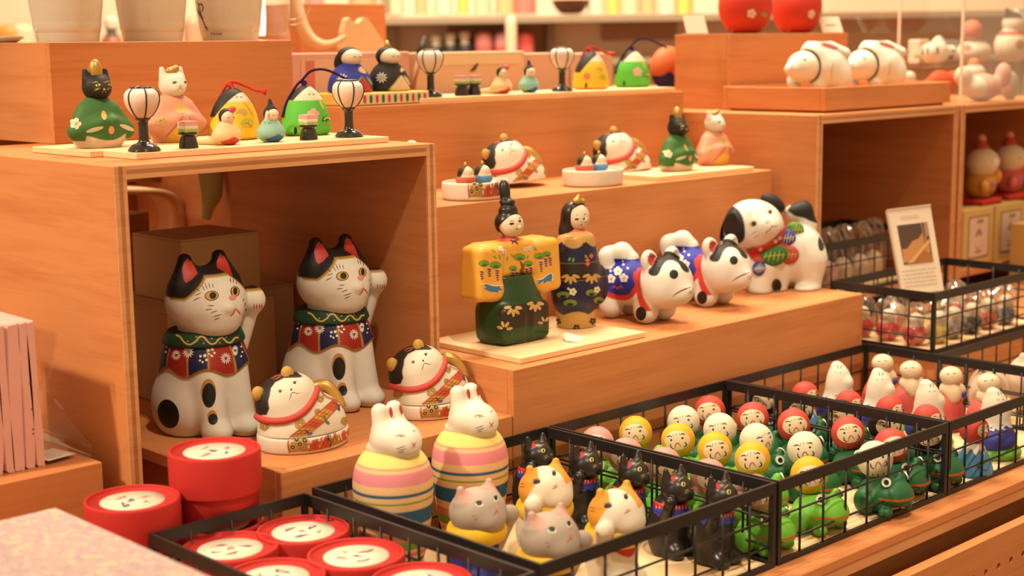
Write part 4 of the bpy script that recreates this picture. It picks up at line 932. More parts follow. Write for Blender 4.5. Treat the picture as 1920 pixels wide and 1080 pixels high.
# ---- small beckoning cats
def small_cat(name, label, group, loc, kind):
    g = Fig(name, label, 'cat figurine', 0, 0, 0, 0, group, loc=loc)
    sx = 1 if kind == 'grey' else -1; hc = np.array((0, -.0045, .0640))
    def f(P):
        d = ell(P, (0, .002, .024), (.0225, .0225, .034)); d = smin(d, ell(P, (0, -.002, .046), (.0180, .0175, .014)), .006)
        for s in (-1, 1): d = smin(d, ell(P, (s * .011, -.016, .008), (.010, .011, .009)), .006)
        d = smin(d, ell(P, hc, (.0255, .0235, .0205)), .003); d = smin(d, ell(P, hc + np.array((0, -.0185, -.005)), (.012, .0085, .008)), .007)
        for s in (-1, 1): d = smin(d, cap(P, hc + np.array((s * .0150, .002, .0125)), hc + np.array((s * .0165, .003, .0215)), .0078, .0034), .005)
        a = cap(P, (sx * .019, -.006, .030), (sx * .0265, -.0125, .050), .0075, .0066); a = smin(a, ell(P, (sx * .0270, -.0160, .0580), (.0085, .0080, .0078)), .004)
        return smax(smin(d, a, .003), -P[..., 2], .001)
    if kind == 'grey':
        def cf(P):
            c = np.broadcast_to(np.array((.46, .38, .31)), (len(P), 3)).copy(); c = mixc(c, (.03, .035, .22), edge(P[:, 2] - .043, .0008) * (np.abs(P[:, 0] - sx * .026) > .011))
            for s in (-1, 1): c = mixc(c, (.72, .34, .27), np.clip(1.5 - np.linalg.norm(P - (hc + np.array((s * .016, -.004, .019))), axis=1) / .0065, 0, .7))
            return c
    else:
        def cf(P):
            c = np.broadcast_to(np.array((.80, .70, .55)), (len(P), 3)).copy(); o = (.80, .34, .04)
            left = g.mask(P, [(1075, 990), (1074, 940), (1090, 908), (1112, 902), (1138, 906), (1141, 925), (1143, 942), (1137, 956), (1128, 968), (1118, 984), (1100, 992)], None, 1.6) * (P[:, 2] > .048)
            right = edge(.004 - P[:, 0], .001) * edge(.072 - P[:, 2], .001); back = edge(-.006 - P[:, 1] + .02, .002) * (P[:, 2] > .056)
            c = mixc(c, o, np.maximum(np.maximum(left, right), back) * (np.linalg.norm(P - np.array((sx * .027, -.016, .058)), axis=1) > .0105)); c = mixc(c, (.62, .05, .03), edge(P[:, 2] - .043, .0008) * edge(.033 - P[:, 2] - .004 * np.cos(np.arctan2(P[:, 0], -P[:, 1]) * 3), .0008) * (np.abs(P[:, 0] - sx * .026) > .0095))
            return c
    b = g.body('body', f, (-.038, -.034, 0), (.038, .028, .092), .001, cf)
    fs = lambda P: smax(torus(P, (0, -.003, .0465), .0195, .0068, None, .8), -P[..., 2], .001); body('scarf', fs, (-.028, -.031, .036), (.028, .025, .057), .0009, YEL, CLAY, g.t)
    p = g.paint()
    if kind == 'grey':
        for (x, y, w) in ((898.5, 944, 8), (929.5, 934.5, 4.5)): p.oval(x, y + 1.5, w, 5, (.82, .76, .6), 12, 16, 2); p.oval(x, y, w * .68, 4, INK, 0, 14, 2); p.line([(x - w, y), (x - w * .3, y - 4), (x + w * .7, y - 3.5)], 1.6, INK); p.build('eye', b)
        p.oval(932, 950, 4, 3, (.72, .34, .27), 0, 10, 1); p.build('nose', b); p.line([(924, 967), (929, 961), (931, 957), (935, 964)], 2, (.60, .12, .07)); p.build('mouth', b)
        p.blob([(850, 922), (860, 912), (872, 916), (868, 928), (856, 936)], (.62, .30, .24), 3); p.build('inner_ear', b); p.blob([(900, 908), (906, 900), (914, 908), (917, 918), (908, 916)], (.62, .30, .24), 3); p.build('inner_ear', b)
        for (x, y) in ((830, 992), (931, 1014), (897, 1017), (862, 1012), (880, 1035), (915, 1040), (845, 1030)): p.oval(x, y, 2.6, 3.2, WHITE, 0, 8, 1)
        p.build('white_dots', b)
        for q in (((884, 968), (893, 966)), ((888, 975), (896, 971))): p.line(q, 1.2, (.30, .22, .16), 3)
        p.build('whiskers', b)
    else:
        for (x, y, w) in ((1140, 948.5, 7.5), (1173.5, 932, 4)): p.oval(x, y, w, 4.4, INK, -8, 14, 2); p.line([(x - w - 2, y - 3), (x, y - 6), (x + w, y - 5)], 1.4, (.3, .12, .03)); p.build('eye', b)
        p.oval(1177, 957, 4, 2.6, (.78, .38, .28), -20, 10, 1); p.build('nose', b); p.line([(1170, 962), (1175, 961), (1180, 956)], 1.5, (.55, .2, .12)); p.build('mouth', b)
        p.blob([(1104, 919), (1112, 915), (1122, 918), (1115, 928), (1110, 934)], (.66, .12, .06), 3); p.build('inner_ear', b); p.blob([(1153, 907), (1158, 901), (1163, 910), (1163, 916)], (.66, .12, .06), 3); p.build('inner_ear', b)
        for q in (((1098, 951), (1115, 953)), ((1104, 957), (1116, 959)), ((1126, 912), (1136, 911)), ((1128, 917), (1137, 915))): p.line(q, 2, (.42, .16, .02), 4)
        for x in (1090, 1095, 1099): p.line([(x, 972), (x + 2, 967)], 1.4, (.5, .12, .06), 3)
        p.build('stripes', b)
    return g.t
GL = lambda u, v, z, y: None
gc = small_cat('grey_cat', 'grey cat in yellow scarf beside the striped egg', 'small beckoning cats', (.8285, .9155, ZB), 'grey')
dup(gc, (.8220, .8230, ZB), 0, 'grey cat in yellow scarf at the front corner of the basket')
oc = small_cat('orange_cat', 'orange and white cat with raised paw, nearest the basket front', 'small beckoning cats', (.9060, .8260, ZB), 'orange')
dup(oc, (.9140, .9185, ZB), 0, 'orange and white cat with raised paw, behind the grey cat')
def black_cat():
    g = Fig('black_cat', 'glossy black beckoning cat, fourth from the plywood step', 'cat figurine', 0, 0, 0, 0, 'black beckoning cats', loc=(1.0000, .8400, ZB)); hc = np.array((0, -.0065, .0620))
    def f(P):
        d = ell(P, (0, .003, .022), (.0195, .0200, .034)); d = smin(d, ell(P, (0, 0, .042), (.0135, .0135, .016)), .006)
        for s in (-1, 1): d = smin(d, ell(P, (s * .009, -.013, .007), (.008, .009, .008)), .005)
        d = smin(d, ell(P, hc, (.0148, .0145, .0130)), .003); d = smin(d, ell(P, hc + np.array((0, -.012, -.003)), (.007, .006, .0052)), .005)
        for s in (-1, 1): d = smin(d, cap(P, hc + np.array((s * .0092, .003, .008)), hc + np.array((s * .0105, .004, .0180)), .0056, .0022), .003)
        a = cap(P, (-.012, -.004, .036), (-.0165, -.0105, .048), .0055, .0048); a = smin(a, ell(P, (-.0160, -.0130, .0545), (.0056, .0056, .0056)), .003)
        return smax(smin(d, a, .002), -P[..., 2], .001)
    b = g.body('body', f, (-.026, -.028, 0), (.024, .026, .084), .0008, (.016, .013, .011), SATIN)
    fb = lambda P: smax(smin(ell(P, (0, .0, .040), (.0175, .0175, .016)), ell(P, (0, -.001, .049), (.0140, .0140, .010)), .004), np.maximum(P[..., 2] - .0500, .0395 + .0010 * np.cos(np.arctan2(P[..., 0], P[..., 1]) * 14) - P[..., 2]), .0008)
    def cb(P): return mixc(np.broadcast_to(np.array((.035, .045, .34)), (len(P), 3)).copy(), (.55, .02, .025), edge(.0462 - P[:, 2], .0006))
    bb = body('bib', fb, (-.02, -.022, .036), (.02, .02, .052), .0008, cb, SATIN, g.t)
    p = g.paint(fb)
    for x in (1268, 1274, 1280, 1286, 1292, 1231, 1237): p.line([(x, 948), (x - .5, 955)], 1.5, (.6, .62, .75), 3)
    p.build('bib_pleats', bb); p = g.paint(f)
    p.blob([(1257, 893), (1261, 890), (1266, 897), (1264, 904), (1258, 901)], (.60, .03, .03), 3); p.build('inner_ear', b); p.blob([(1281, 877), (1286, 875), (1290, 884), (1288, 890), (1283, 885)], (.60, .03, .03), 3); p.build('inner_ear', b)
    p.oval(1281, 908, 4.2, 4.6, (.62, .50, .10), 0, 14, 2); p.oval(1281.5, 908, 1.5, 3.4, INK, 0, 10, 1); p.build('eye', b); p.oval(1296, 903, 1.8, 3.2, (.62, .50, .10), 0, 10, 1); p.build('eye', b)
    for q in (((1276, 899), (1283, 893)), ((1272, 903), (1278, 896)), ((1283, 921), (1291, 917)), ((1284, 925), (1292, 920))): p.line(q, 1.1, (.50, .38, .12), 3)
    p.build('whiskers', b); p.oval(1297, 916, 2.2, 2, (.5, .05, .04), 0, 8, 1); p.build('mouth', b)
    return g.t
bc = black_cat()
for u, y, lab in ((1352, .790, 'glossy black beckoning cat at the basket front, fifth from the step'), (1187, .893, 'glossy black beckoning cat, third from the plywood step'), (1098, .947, 'glossy black beckoning cat, second from the plywood step'), (1008, 1.003, 'glossy black beckoning cat nearest the plywood step')):
    q = atu(u, y, .062); dup(bc, (q[0] + .001, y + .0065, ZB), 0, lab)

# ---- frogs carrying daruma
FROG = {}; FROGM = paint('frog_paint', .45, .4, 0, .06)
def frog_arrays():
    def ff(P0):
        P = P0 * np.array((.96, 1 / .78, 1.0)); d = ell(P, (0, .004, .0165), (.0215, .0275, .0185)); d = smin(d, ell(P, (0, -.0185, .0215), (.0195, .0175, .0125)), .008); d = smin(d, ell(P, (0, -.031, .018), (.013, .008, .007)), .006)
        for s in (-1, 1):
            d = smin(d, ell(P, (s * .0195, .010, .0125), (.0085, .0165, .0125), rotm(('Z', s * 12))), .003); d = smin(d, ell(P, (s * .0120, -.0150, .0335), (.0062, .0064, .0060)), .003)
            d = smin(d, ell(P, (s * .0160, -.018, .0055), (.0065, .009, .0055)), .003)
        return smax(d, -P[..., 2], .001)
    FROG['f'] = ff; FROG['P'], FROG['Q'] = surf(ff, (-.031, -.034, 0), (.031, .028, .041), .0011)
    fd = lambda P: ell(P, (0, .0105, .0505), (.0178, .0174, .0182)); FROG['fd'] = fd; FROG['dP'], FROG['dQ'] = surf(fd, (-.019, -.008, .031), (.019, .029, .07), .0011)
frog_arrays()
def frog_proto(name, label, green, dcol, skin, group):
    g = Fig(name, label, 'frog figurine', 0, 0, 0, 0, group, loc=(1.2952, .9072, ZB)); P = FROG['P']; c = np.broadcast_to(np.array(green), (len(P), 3)).copy()
    mz = .0185 + .10 * np.clip(-.022 - P[:, 1], 0, 1) * 0; c = mixc(c, (.60, .11, .02), edge(np.abs(P[:, 2] - mz) - .0011, .0008) * edge(P[:, 1] + .0090, .002)); c = mixc(c, (.70, .46, .26), edge(P[:, 2] - .0085, .001) * edge(P[:, 1] + .0125, .001) * (np.abs(P[:, 0]) < .011))
    b = obj('frog_body', mk_quads('frog_body', P, FROG['Q'], c), FROGM, g.t)
    for s in (-1, 1):
        n = np.array((s * .80, -.48, .36)); n /= np.linalg.norm(n); ctr = np.array((s * .0125, -.0117, .0335)) + n * .0056; a = np.cross(n, (0, 0, 1)); a /= np.linalg.norm(a); bb = np.cross(a, n); mb = MB()
        for r_, o_, col in ((.0046, .0004, (.85, .80, .70)), (.0025, .0009, INK)):
            th = np.linspace(0, 2 * np.pi, 16, endpoint=False); ring = ctr + n * o_ + r_ * (np.cos(th)[:, None] * a + np.sin(th)[:, None] * bb); ring2 = ctr - n * .0012 + r_ * (np.cos(th)[:, None] * a + np.sin(th)[:, None] * bb)
            V = np.vstack([ring, ring2]); mb.add(V, [tuple(range(15, -1, -1))] + [(i, (i + 1) % 16, (i + 1) % 16 + 16, i + 16) for i in range(16)], col)
        obj('eye', mb.mesh('eye'), DECAL, g.t)
    d = obj('daruma', mk_quads('daruma', FROG['dP'], FROG['dQ'], np.broadcast_to(np.array(dcol), (len(FROG['dP']), 3)).copy()), CLAY, g.t)
    p = g.paint(FROG['fd'])
    if skin is not None: p.oval(1490.5, 797.5, 23, 17.5, skin, -6, 28, 4); p.build('face', d)
    ik = (.05, .03, .02)
    for (x, y) in ((1481, 797), (1501, 793)): p.oval(x, y, 2, 2, ik, 0, 10, 1)
    p.build('eye', d)
    p.line([(1472, 792), (1477, 790), (1483, 791)], 1.9, ik); p.line([(1497, 787), (1501, 785), (1505, 787)], 1.9, ik)
    for q in (((1485, 791), (1484, 786)), ((1490, 789), (1489, 784)), ((1495, 788), (1496, 783))): p.line(q, 1.1, ik, 3)
    p.line([(1480, 803), (1481, 810), (1487, 813)], 1.7, ik); p.line([(1505, 799), (1508, 805), (1503, 809)], 1.7, ik); p.line([(1488, 812), (1490, 804), (1494, 802), (1499, 809)], 1.9, (.50, .14, .06))
    p.build('features', d)
    gd = (.50, .28, .04) if skin is not None else (.10, .07, .04)
    for x, y in ((1476, 818), (1484, 821), (1493, 821), (1502, 819), (1510, 815)): p.line([(x, y), (x + .5, y + 6)], 1.7, gd, 3)
    p.build('robe_lines', d)
    return g.t
DG = (.018, .135, .045); LG = (.16, .50, .045); SK = (.86, .66, .42)
gname = 'frogs carrying daruma'
protos = {'yellow': frog_proto('frog_with_daruma', '', LG, (.84, .46, .02), SK, gname), 'white': frog_proto('frog_with_daruma', '', DG, (.84, .74, .55), None, gname), 'red': frog_proto('frog_with_daruma', '', DG, (.64, .07, .045), SK, gname), 'pink': frog_proto('frog_with_daruma', '', LG, (.78, .33, .29), SK, gname), 'black': frog_proto('frog_with_daruma', '', DG, (.025, .018, .014), SK, gname)}
ordn = ['at the basket rear', 'second from the rear', 'in the middle of its row', 'fourth from the rear', 'at the basket front']
rows = {'yellow': [(1191, 1.019), (1270, .968), (1341, .9175), (1409, .868), (1517, .796)], 'white': [(1281, 1.012), (1348, .963), (1422, .910), (1507, .853), (1640, .782)], 'red': [(1329, 1.021), (1410, .967), (1488, .9177), (1590, .857), (1672, .797)],
        'pink': [(1118, 1.019), (1172, .968), (1245, .9175), (1330, .860), (1415, .797)], 'black': [(1430, 1.007), (1497, .955), (1576, .903), (1660, .846), (1738, .791)]}
green = {'yellow': 'light green', 'white': 'dark green', 'red': 'dark green', 'pink': 'light green', 'black': 'dark green'}
for c, lst in rows.items():
    for i, (u, y) in enumerate(lst):
        q = atu(u, y, .0535); lab = '%s frog carrying a %s daruma, %s' % (green[c], c, ordn[i]); rz = R(random.uniform(-9, 9)) if not (c == 'red' and i == 2) else 0
        if c == 'white' and i == 2: rz = R(34)
        loc = (q[0], y - .0105, ZB)
        if i == 0: o = protos[c]; o.location = loc; o['label'] = lab; o.rotation_euler = (0, 0, rz)
        else: dup(protos[c], loc, rz, lab)
# ---- rabbits in blue, red hooded dolls, mountain daruma
def on(u, v, z):
    q = at(u, v, z); return np.array((q[0], q[1], ZB))
def wave_rabbit():
    g = Fig('blue_rabbit', 'white rabbit in a blue wave kimono on a green base, rearmost', 'rabbit figurine', 0, 0, 0, 0, 'rabbits in blue kimono', loc=on(1574, 682, .078)); k = g.k
    def f(P):
        d = smin(ell(P, (0, 0, .044), (.0170, .016, .030)), ell(P, (0, .001, .021), (.0275, .0245, .0170)), .011); d = smin(d, cap(P, (0, .003, .062), (0, .004, .0710), .009, .0066), .006); d = smin(d, ell(P, (0, -.012, .054), (.007, .006, .006)), .005); return smax(d, .004 - P[..., 2], .001)
    def cf(P): return mixc(np.broadcast_to(np.array((.82, .72, .58)), (len(P), 3)).copy(), (.045, .055, .34), edge(P[:, 2] - .0365 - .002 * np.cos(np.arctan2(P[:, 0], -P[:, 1]) * 7), .0008))
    b = g.body('body', f, (-.033, -.03, .003), (.033, .029, .089), .0009, cf)
    fg = lambda P: smax(ell(P, (.001, -.003, .006), (.0275, .0265, .0115)), -P[..., 2], .001); body('green_base', fg, (-.034, -.03, 0), (.037, .03, .019), .0012, LG, SATIN, g.t)
    p = g.paint()
    for x in (1571, 1577): p.line([(x, 684), (x - .5, 692)], 2.2, (.36, .15, .12), 4)
    p.build('inner_ears', b)
    for x in (1566, 1575): p.line([(x - 2, 699), (x, 698), (x + 3, 699)], 1.2, (.2, .3, .2), 3)
    p.build('face_marks', b)
    for (x, y) in ((1567, 742), (1590, 745), (1606, 750), (1550, 745)): p.flower(x, y, 6, 5, (.75, .75, .80), (.1, .1, .4))
    for q in ([(1560, 752), (1566, 748), (1573, 753)], [(1580, 754), (1586, 749), (1593, 755)], [(1598, 757), (1603, 753), (1608, 758)]): p.line(q, 1.8, (.75, .75, .80), 4)
    p.build('wave_pattern', b)
    return g.t
wr = wave_rabbit()
for u, y, lab in ((1651, 695, 'white rabbit in a blue wave kimono, second from the rear'), (1742, 716, 'white rabbit in a blue wave kimono, third from the rear'), (1868, 731, 'white rabbit in a blue wave kimono by the right front rail')): dup(wr, on(u, y, .078), R({1651: 4, 1742: 26, 1868: 30}[u]), lab)
def hooded():
    g = Fig('red_doll', 'cream-headed doll in red robe holding blue, second from the rear', 'doll', 0, 0, 0, 0, 'red robed dolls', loc=on(1705, 698, .0655)); k = g.k
    fb = lambda P: smax(smin(ell(P, (0, .002, .020), (.0220, .020, .0285)), ell(P, (0, .005, .009), (.0255, .022, .011)), .008), -P[..., 2], .001)
    b = body('robe', fb, (-.029, -.027, 0), (.029, .032, .056), .001, (.66, .10, .08), CLAY, g.t)
    fs = lambda P: smin(smin(ell(P, (-.0075, -.009, .0455), (.0080, .0085, .0115)), ell(P, (.0075, -.009, .0455), (.0080, .0085, .0115)), .004), ell(P, (0, 0, .0495), (.0130, .0110, .010)), .005)
    body('sleeves', fs, (-.017, -.019, .030), (.017, .013, .062), .0009, (.82, .62, .40), CLAY, g.t)
    fh = lambda P: ell(P, (0, -.002, .0655), (.0140, .0130, .0112)); h = body('head', fh, (-.016, -.017, .053), (.016, .012, .078), .0009, (.82, .66, .45), CLAY, g.t)
    fo = lambda P: ell(P, (0, -.0190, .0450), (.0042, .0026, .0050)); body('blue_jewel', fo, (-.006, -.023, .039), (.006, -.015, .051), .0007, (.035, .035, .30), GLAZE, g.t)
    p = g.paint(fh)
    for x, y in ((1699, 691), (1711, 690)): p.line([(x - 3, y), (x, y - 1.2), (x + 3, y)], 1.4, (.2, .1, .06), 3)
    p.build('eyes', h); p.line([(1704, 695), (1707, 695)], 1.5, (.6, .2, .12), 3); p.build('mouth', h)
    return g.t
hd = hooded()
for u, y, lab in ((1652, 685, 'cream-headed doll in red robe, in the basket corner'), (1780, 709, 'cream-headed doll in red robe, third from the rear'), (1850, 722, 'cream-headed doll in red robe, by the right front rail')): dup(hd, on(u, y, .0655), R(8), lab)
def fuji():
    g = Fig('mountain_daruma', 'red daruma sitting on a blue snowcapped mountain by the front rail', 'figurine', 0, 0, 0, 0, 'daruma on blue mountains', loc=on(1826, 810, .0475))
    pr = smooth_prof([(.0245, 0), (.0235, .006), (.0185, .018), (.0130, .029), (.0110, .034)], 30)
    fm = lambda P: smax(revol(P, pr, sy=.85), -P[..., 2], .001)
    def cm(P):
        ph = np.arctan2(P[:, 0], P[:, 1]); c = np.broadcast_to(np.array((.06, .24, .46)), (len(P), 3)).copy(); c = mixc(c, (.85, .78, .66), edge(.026 + .003 * np.sin(ph * 9) - P[:, 2], .0008)); return mixc(c, (.03, .09, .25), edge(np.abs(P[:, 2] - .010 - .003 * np.sin(ph * 5)) - .0012, .0008))
    m = body('mountain', fm, (-.028, -.025, 0), (.028, .025, .036), .0009, cm, SATIN, g.t)
    fd = lambda P: ell(P, (0, 0, .0475), (.0158, .0155, .0160)); d = body('daruma', fd, (-.017, -.017, .03), (.017, .017, .065), .001, (.60, .06, .04), CLAY, g.t)
    p = g.paint(fd); x0, y0 = g.px(np.array([(0, -.0155, .0485)]))[0]; x0 -= 4
    p.oval(x0, y0, 14.5, 13, SK, 0, 24, 3); p.build('face', d)
    for s in (-1, 1): p.oval(x0 + s * 6, y0 - 2, 1.6, 1.6, INK, 0, 8, 1); p.line([(x0 + s * 9, y0 - 6), (x0 + s * 5, y0 - 8), (x0 + s * 2, y0 - 6)], 1.3, INK, 3); p.line([(x0 + s * 8, y0 + 4), (x0 + s * 6, y0 + 9), (x0 + s * 3, y0 + 10)], 1.3, INK, 3)
    p.line([(x0 - 4, y0 + 8), (x0, y0 + 2), (x0 + 4, y0 + 8)], 1.5, (.5, .13, .06), 4); p.build('features', d)
    return g.t
fj = fuji()
for u, y, lab in ((1509, 745, 'red daruma on a blue mountain, at the basket rear'), (1591, 762, 'red daruma on a blue mountain, second from the rear'), (1668, 773, 'red daruma on a blue mountain, in the middle'), (1738, 790, 'red daruma on a blue mountain, fourth from the rear')): dup(fj, on(u, y, .0475), 0, lab)
# pale toys in the right-hand basket
for u, y, s, lab in ((1850, .880, .9, 'pale pig-like toy showing above the right basket rim'), (1925, .862, 1.0, 'pale round toy at the right edge of the photo')):
    g = Fig('pale_toy', lab, 'figurine', 0, 0, 0, 0, None, loc=atu(u, y, ZB))
    f = lambda P: smax(smin(smin(ell(P, (0, 0, .038), (.030, .026, .034)), ell(P, (-.012, .002, .066), (.006, .005, .010)), .004), ell(P, (.012, .002, .066), (.006, .005, .010)), .004), -P[..., 2], .001)
    g.body('body', f, (-.032, -.028, 0), (.032, .028, .078), .0016, (.80, .60, .44)); p = g.paint()
    x0, y0 = g.px(np.array([(0, -.026, .045)]))[0]
    for s_ in (-1, 1): p.oval(x0 + s_ * 10, y0, 2.5, 2.5, INK, 0, 8, 1)
    p.build('eye', g.t); g.t.scale = (s, s, s)
# ---- red tins
def tin_proto():
    t = thing('red_tin', 'round red tin with cream label, alone behind the small basket', 'tin', (0, 0, 0), 0, 'round red tins'); rd = (.62, .035, .028)
    V, Q, _ = lathe([(.0001, 0), (.0352, 0), (.0362, .001), (.0362, .030)], 56); obj('tin_body', mk_quads('tin_body', V, Q, np.broadcast_to(np.array((.56, .03, .024)), (len(V), 3))), PAPER, t)
    pr = [(.0366, .0245), (.0388, .0245), (.0391, .0255), (.0391, .0575), (.0389, .0590), (.0383, .0599), (.0374, .0602), (.0366, .0598), (.0361, .0585), (.0359, .0572), (.0001, .0572)]
    V, Q, _ = lathe(pr, 64); lid = obj('lid', mk_quads('lid', V, Q, np.broadcast_to(np.array(rd), (len(V), 3))), PAPER, t)
    V, Q, _ = lathe([(.0262, .0572), (.0262, .0576), (.0001, .0576)], 48); lb = obj('label', mk_quads('label', V, Q, np.broadcast_to(np.array((.86, .80, .62)), (len(V), 3))), PAPER, lid)
    return t, lid
def tin_print(parent, kind):
    mb = MB(); z = .0578; rnd = random.Random(kind)
    pal = [(.25, .17, .15), (.12, .10, .30), (.62, .25, .18), (.70, .55, .30), (.75, .45, .40), (.35, .30, .30)]
    spots = [(-.012, .004, .0070, .0028), (.009, .010, .0060, .0022), (.008, -.009, .0055, .0025), (-.006, -.012, .004, .0018), (.0, .001, .003, .0045)]
    for i, (x, y, a, b) in enumerate(spots):
        ang = rnd.uniform(0, 3); n = 12; pts = []
        for k in range(n):
            th = 2 * math.pi * k / n; r_ = 1 + .25 * math.sin(3 * th + i + kind); X, Y = a * r_ * math.cos(th), b * r_ * math.sin(th); pts.append((x + X * math.cos(ang) - Y * math.sin(ang), y + X * math.sin(ang) + Y * math.cos(ang), z))
        mb.add(pts, [tuple(range(n))], pal[(i + kind) % 6])
        mb.add([(px * .5 + x * .5 + .001, py * .5 + y * .5, z + .0002) for px, py, _ in pts], [tuple(range(n))], pal[(i + kind + 2) % 6])
    o = obj('label_print', mb.mesh('label_print'), PAPER, parent); o['kind'] = 'stuff'
tin0, lid0 = tin_proto()
def place_tin(first, loc, rz, label, kind):
    t = tin0 if first else copy_tree(tin0)
    if first: t.location = [float(x) for x in loc]
    else: t.location = [float(x) for x in loc]
    t.rotation_euler = (0, 0, rz); t['label'] = label; return t
tins = [((.593, 1.074, .0368), 'round red tin with cream label, standing alone behind the small basket', 1), ((.6690, 1.0675, .0648), 'round red tin on top of another, in front of the beckoning cat', 2), ((.6705, 1.0685, .0005), 'round red tin under another, in front of the beckoning cat', 3),
        ((.6360, .998, .003), 'round red tin in the small basket, nearest the washi box', 4), ((.7035, 1.013 - .022, .003), 'round red tin in the rear corner of the small basket', 5), ((.6965, .9105, .003), 'round red tin against the wire divider, third from the rear', 6), ((.6230, .9170, .003), 'round red tin at the bottom edge beside the washi box', 7), ((.6950, .829, .003), 'round red tin nearest the camera by the wire divider', 8), ((.6215, .836, .003), 'round red tin hidden low at the photo bottom', 9)]
T_ = []
for i, (loc, lab, kd) in enumerate(tins): T_.append(place_tin(i == 0, loc, R(random.uniform(0, 360)), lab, kd))
for t, (loc, lab, kd) in zip(T_, tins):
    for ch in t.children:
        if ch.name.startswith('lid'): tin_print(ch, kd)
o = wbox('plinth_block', .552, .634, 1.04, 1.118, 0, .0366, WOODX); tag(o, 'low plywood plinth under the lone red tin', 'block')
# washi covered box in the corner with a packet beneath
WASHI = bsdf_mat('washi_paper', (.72, .52, .46), .8); tt = WASHI.node_tree; b_ = tt.nodes['Principled BSDF']
tc = N(WASHI, 'ShaderNodeTexCoord'); vz = N(WASHI, 'ShaderNodeTexVoronoi'); vz.inputs['Scale'].default_value = 240; cr = N(WASHI, 'ShaderNodeValToRGB'); cr.color_ramp.interpolation = 'CONSTANT'
cr.color_ramp.elements[0].color = (.42, .30, .28, 1); cr.color_ramp.elements[1].position = .55; cr.color_ramp.elements[1].color = (.37, .26, .27, 1); e = cr.color_ramp.elements.new(.70); e.color = (.50, .39, .28, 1); e = cr.color_ramp.elements.new(.85); e.color = (.38, .26, .29, 1); e = cr.color_ramp.elements.new(.95); e.color = (.52, .40, .24, 1)
sp = N(WASHI, 'ShaderNodeSeparateColor'); tt.links.new(tc.outputs['Object'], vz.inputs['Vector']); tt.links.new(vz.outputs['Color'], sp.inputs[0]); tt.links.new(sp.outputs[0], cr.inputs[0]); tt.links.new(cr.outputs[0], b_.inputs['Base Color'])
t = thing('washi_box', 'long pale pink patterned paper box in the lower left corner', 'box', (.45, .85, .093))
wbox('box_lid', .385, .502, .68, 1.0255, .098, .120, WASHI, t, .0008); wbox('box_base', .387, .500, .682, 1.0235, .093, .0995, WASHI, t, .0005)
t = thing('snack_packet', 'orange and yellow patterned packet peeking out at the lower left', 'packet', (.40, .96, .0))
CHK = paint('packet_print', .35, .5, .2, 0); mb = MB()
for i in range(10):
    for j in range(6): mb.box(.365 + j * .016, .365 + (j + 1) * .016, .80 + i * .017, .80 + (i + 1) * .017, .0005, .0915 + .0015 * ((i + j) % 2), ((.75, .36, .05), (.80, .62, .30), (.62, .14, .05), (.82, .70, .5))[(i * 3 + j * 2) % 4])
me_ = mb.mesh('packet'); o = obj('packet_body', me_, CHK, t); o.location = -t.location
# folded pink cloths in an acrylic holder
PKC = (.90, .50, .43); base = .1003
def cloth(i, u0, u1, vt, y):
    a = atu(u0, y, base); b = atu(u1, y, base); t = thing('folded_cloth', ['leftmost folded pink cloth in the acrylic holder', 'second folded pink cloth in the acrylic holder', 'third folded pink cloth in the acrylic holder', 'fourth folded pink cloth in the acrylic holder', 'folded pink cloth nearest the acrylic edge'][i], 'cloth', ((a[0] + b[0]) / 2, y + .06, base), 0, 'folded pink cloths')
    w = (b[0] - a[0]) / 2; n = 14; m = 10; prof = []
    hgt = .128; out = [(-w, .002), (-w * 1.02, hgt * .55), (-w * .9, hgt - .004), (-w * .4, hgt), (w * .5, hgt + .0005), (w * .92, hgt - .004), (w * 1.0, hgt * .5), (w * .85, .004), (w * .3, .0005), (-w * .6, .0005)]
    P = smooth_prof(out + [out[0]], 40)[:-1]; V = []; ys = np.linspace(0, .12, m)
    for k, yy in enumerate(ys):
        wob = .0004 * math.sin(k * .7 + i) ; V.append(np.stack([P[:, 0] + wob + .0012 * np.sin(P[:, 1] * 30 + i * 2), np.full(len(P), yy - .06), P[:, 1]], 1))
    L_ = len(P); F = [(k * L_ + j, k * L_ + (j + 1) % L_, (k + 1) * L_ + (j + 1) % L_, (k + 1) * L_ + j) for k in range(m - 1) for j in range(L_)] + [tuple(range(L_ - 1, -1, -1)), tuple((m - 1) * L_ + j for j in range(L_))]
    c = np.broadcast_to(np.array(PKC), (m * L_, 3)); cm_ = mk_mesh('cloth_fold', np.vstack(V), F, c, True); cm_.polygons[len(F) - 1].use_smooth = False; cm_.polygons[len(F) - 2].use_smooth = False; obj('cloth_fold', cm_, CLOTH, t)
    if i == 3:
        mb = MB()
        for z in (.03, .034, .052, .075): mb.box(w * .7, w * 1.06, -.0605, -.0600, z, z + .0012, (.35, .05, .04))
        o = obj('red_stitching', mb.mesh('red_stitching'), CLOTH, t); o['kind'] = 'stuff'
for i, (u0, u1) in enumerate(((-40, 10), (11, 27), (28, 50), (51, 68), (69, 84))): cloth(i, u0, u1, 610, 1.205)
